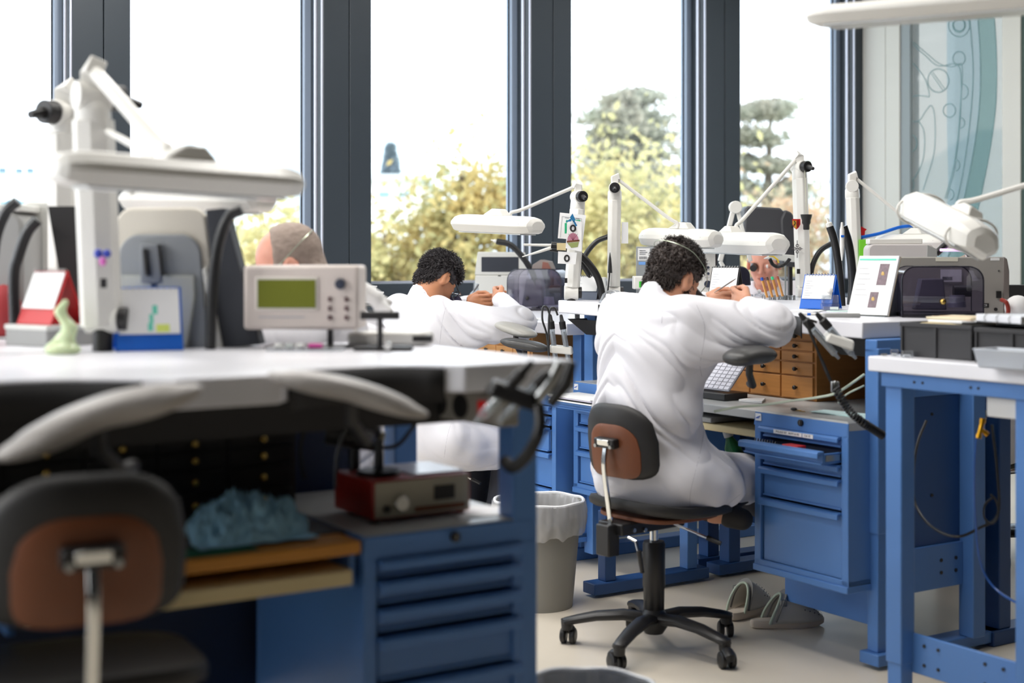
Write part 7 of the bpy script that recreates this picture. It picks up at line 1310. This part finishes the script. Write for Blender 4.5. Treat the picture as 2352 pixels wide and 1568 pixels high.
def clog(label, c, yaw, flip=1, tiltx=0):
    t = thing('clog', label, 'shoe', (c[0], c[1], 0), yaw); L_ = .27
    def outline(s=1.0, n=40):
        o = []
        for i in range(n):
            a = 2 * math.pi * i / n; x = math.cos(a) * L_ / 2; wv = .046 if x > 0 else .034; wv = .034 + .014 * max(0, min(1, (x / L_ + .25) * 1.6)); o.append((x * s, math.copysign(abs(math.sin(a)) ** .85, math.sin(a)) * wv * s + flip * .006 * math.cos(a * 1.0)))
        return o
    mb = MB(); o = outline(); n = len(o)
    for s_, z_ in ((.93, 0), (.99, .004), (1.0, .022), (.97, .027), (.0, .027)): mb.v += [(x * s_, y * s_, z_ + .006 * max(0, -x / L_) + (.005 * max(0, (x / L_ - .3)) * 8 if z_ < .005 else 0)) for x, y in o]
    mb.f = [(r * n + i, r * n + (i + 1) % n, (r + 1) * n + (i + 1) % n, (r + 1) * n + i) for r in range(4) for i in range(n)] + [tuple(range(n - 1, -1, -1))]; mb.build('sole', SOLE, t, ang=50)
    # upper: half shell from the toe to the instep
    mb = MB(); nu, nv = 20, 24
    for i in range(nu + 1):
        u = i / nu; x = L_ / 2 * .985 - u * L_ * .60; wv = .034 + .014 * max(0, min(1, (x / L_ + .25) * 1.6)); e = math.sqrt(max(0, 1 - (max(0, x) / (L_ / 2)) ** 2.6)) if x > 0 else 1.0; hgt = .026 + .070 * min(1, (u / .75)) ** .75 * (1.0 if u < .8 else 1.0)
        for j_ in range(nv + 1):
            a = math.pi * j_ / nv; mb.v.append((x - .055 * u * (1 - math.sin(a)) * (1 if u > .6 else u), math.cos(a) * wv * e * (1 + .06 * math.sin(a)) + flip * .006, .022 + math.sin(a) ** .8 * hgt * max(.25, e)))
    mb.f = [(i * (nv + 1) + j_, i * (nv + 1) + j_ + 1, (i + 1) * (nv + 1) + j_ + 1, (i + 1) * (nv + 1) + j_) for i in range(nu) for j_ in range(nv)]; up = mb.build('upper', CLOG, t, ang=180); s = up.modifiers.new('s', 'SOLIDIFY'); s.thickness = .003
    rim = [mb.v[nu * (nv + 1) + j_] for j_ in range(nv + 1)]; MB().tube(rim, .0045, 8).build('collar_piping', mat('piping', (178, 190, 172), .6), t)
    st = MB(); q = [(rim[0][0] + .02, rim[0][1] * 1.04, .03)] + [(rim[j_][0] + .018, rim[j_][1] * 1.05, rim[j_][2] + .006) for j_ in range(3, nv - 2)] + [(rim[-1][0] + .02, rim[-1][1] * 1.04, .03)]; st.tube(q, .011, 4, flat=.25).build('strap', mat('strap_grey', (128, 126, 124), .55), t)
    bk = MB(); b0 = Vector(q[3 if flip > 0 else -4]); bk.tube([b0 + Vector((dx, flip * .004, dz)) for dx, dz in ((-.011, -.011), (.011, -.011), (.011, .011), (-.011, .011), (-.011, -.011))], .0018, 5).build('buckle', STEEL, t)
    me = None
    for i in range(2, 12, 2):
        for j_ in range(4, nv - 3, 2):
            v = Vector(mb.v[i * (nv + 1) + j_]); v2 = Vector(mb.v[i * (nv + 1) + j_ + 1]); v3 = Vector(mb.v[(i + 1) * (nv + 1) + j_]); nn = (v2 - v).cross(v3 - v)
            if nn.length < 1e-8: continue
            nn.normalize(); nn = nn if nn.z > 0 else -nn
            if me is None: h0_ = MB().cyl((0, 0, 0), (0, 0, .0008), .0022, seg=8).build('vent_hole', BLACKM, t); me = h0_
            else: h0_ = me.copy(); COL.objects.link(h0_)
            h0_.location = v + nn * .003; h0_.rotation_mode = 'QUATERNION'; h0_.rotation_quaternion = nn.to_track_quat('Z', 'Y')
    return t
ca = onz(1808, 1438, 0); cl_ = onz(1716, 1420, 0)
clog('grey perforated clog with its buckle showing nearer the steel cabinet', (ca.x, ca.y), math.radians(14), -1)
clog('grey clog pointing away beside the leg of the black chair', (cl_.x + .02, cl_.y + .06), math.radians(48), 1)
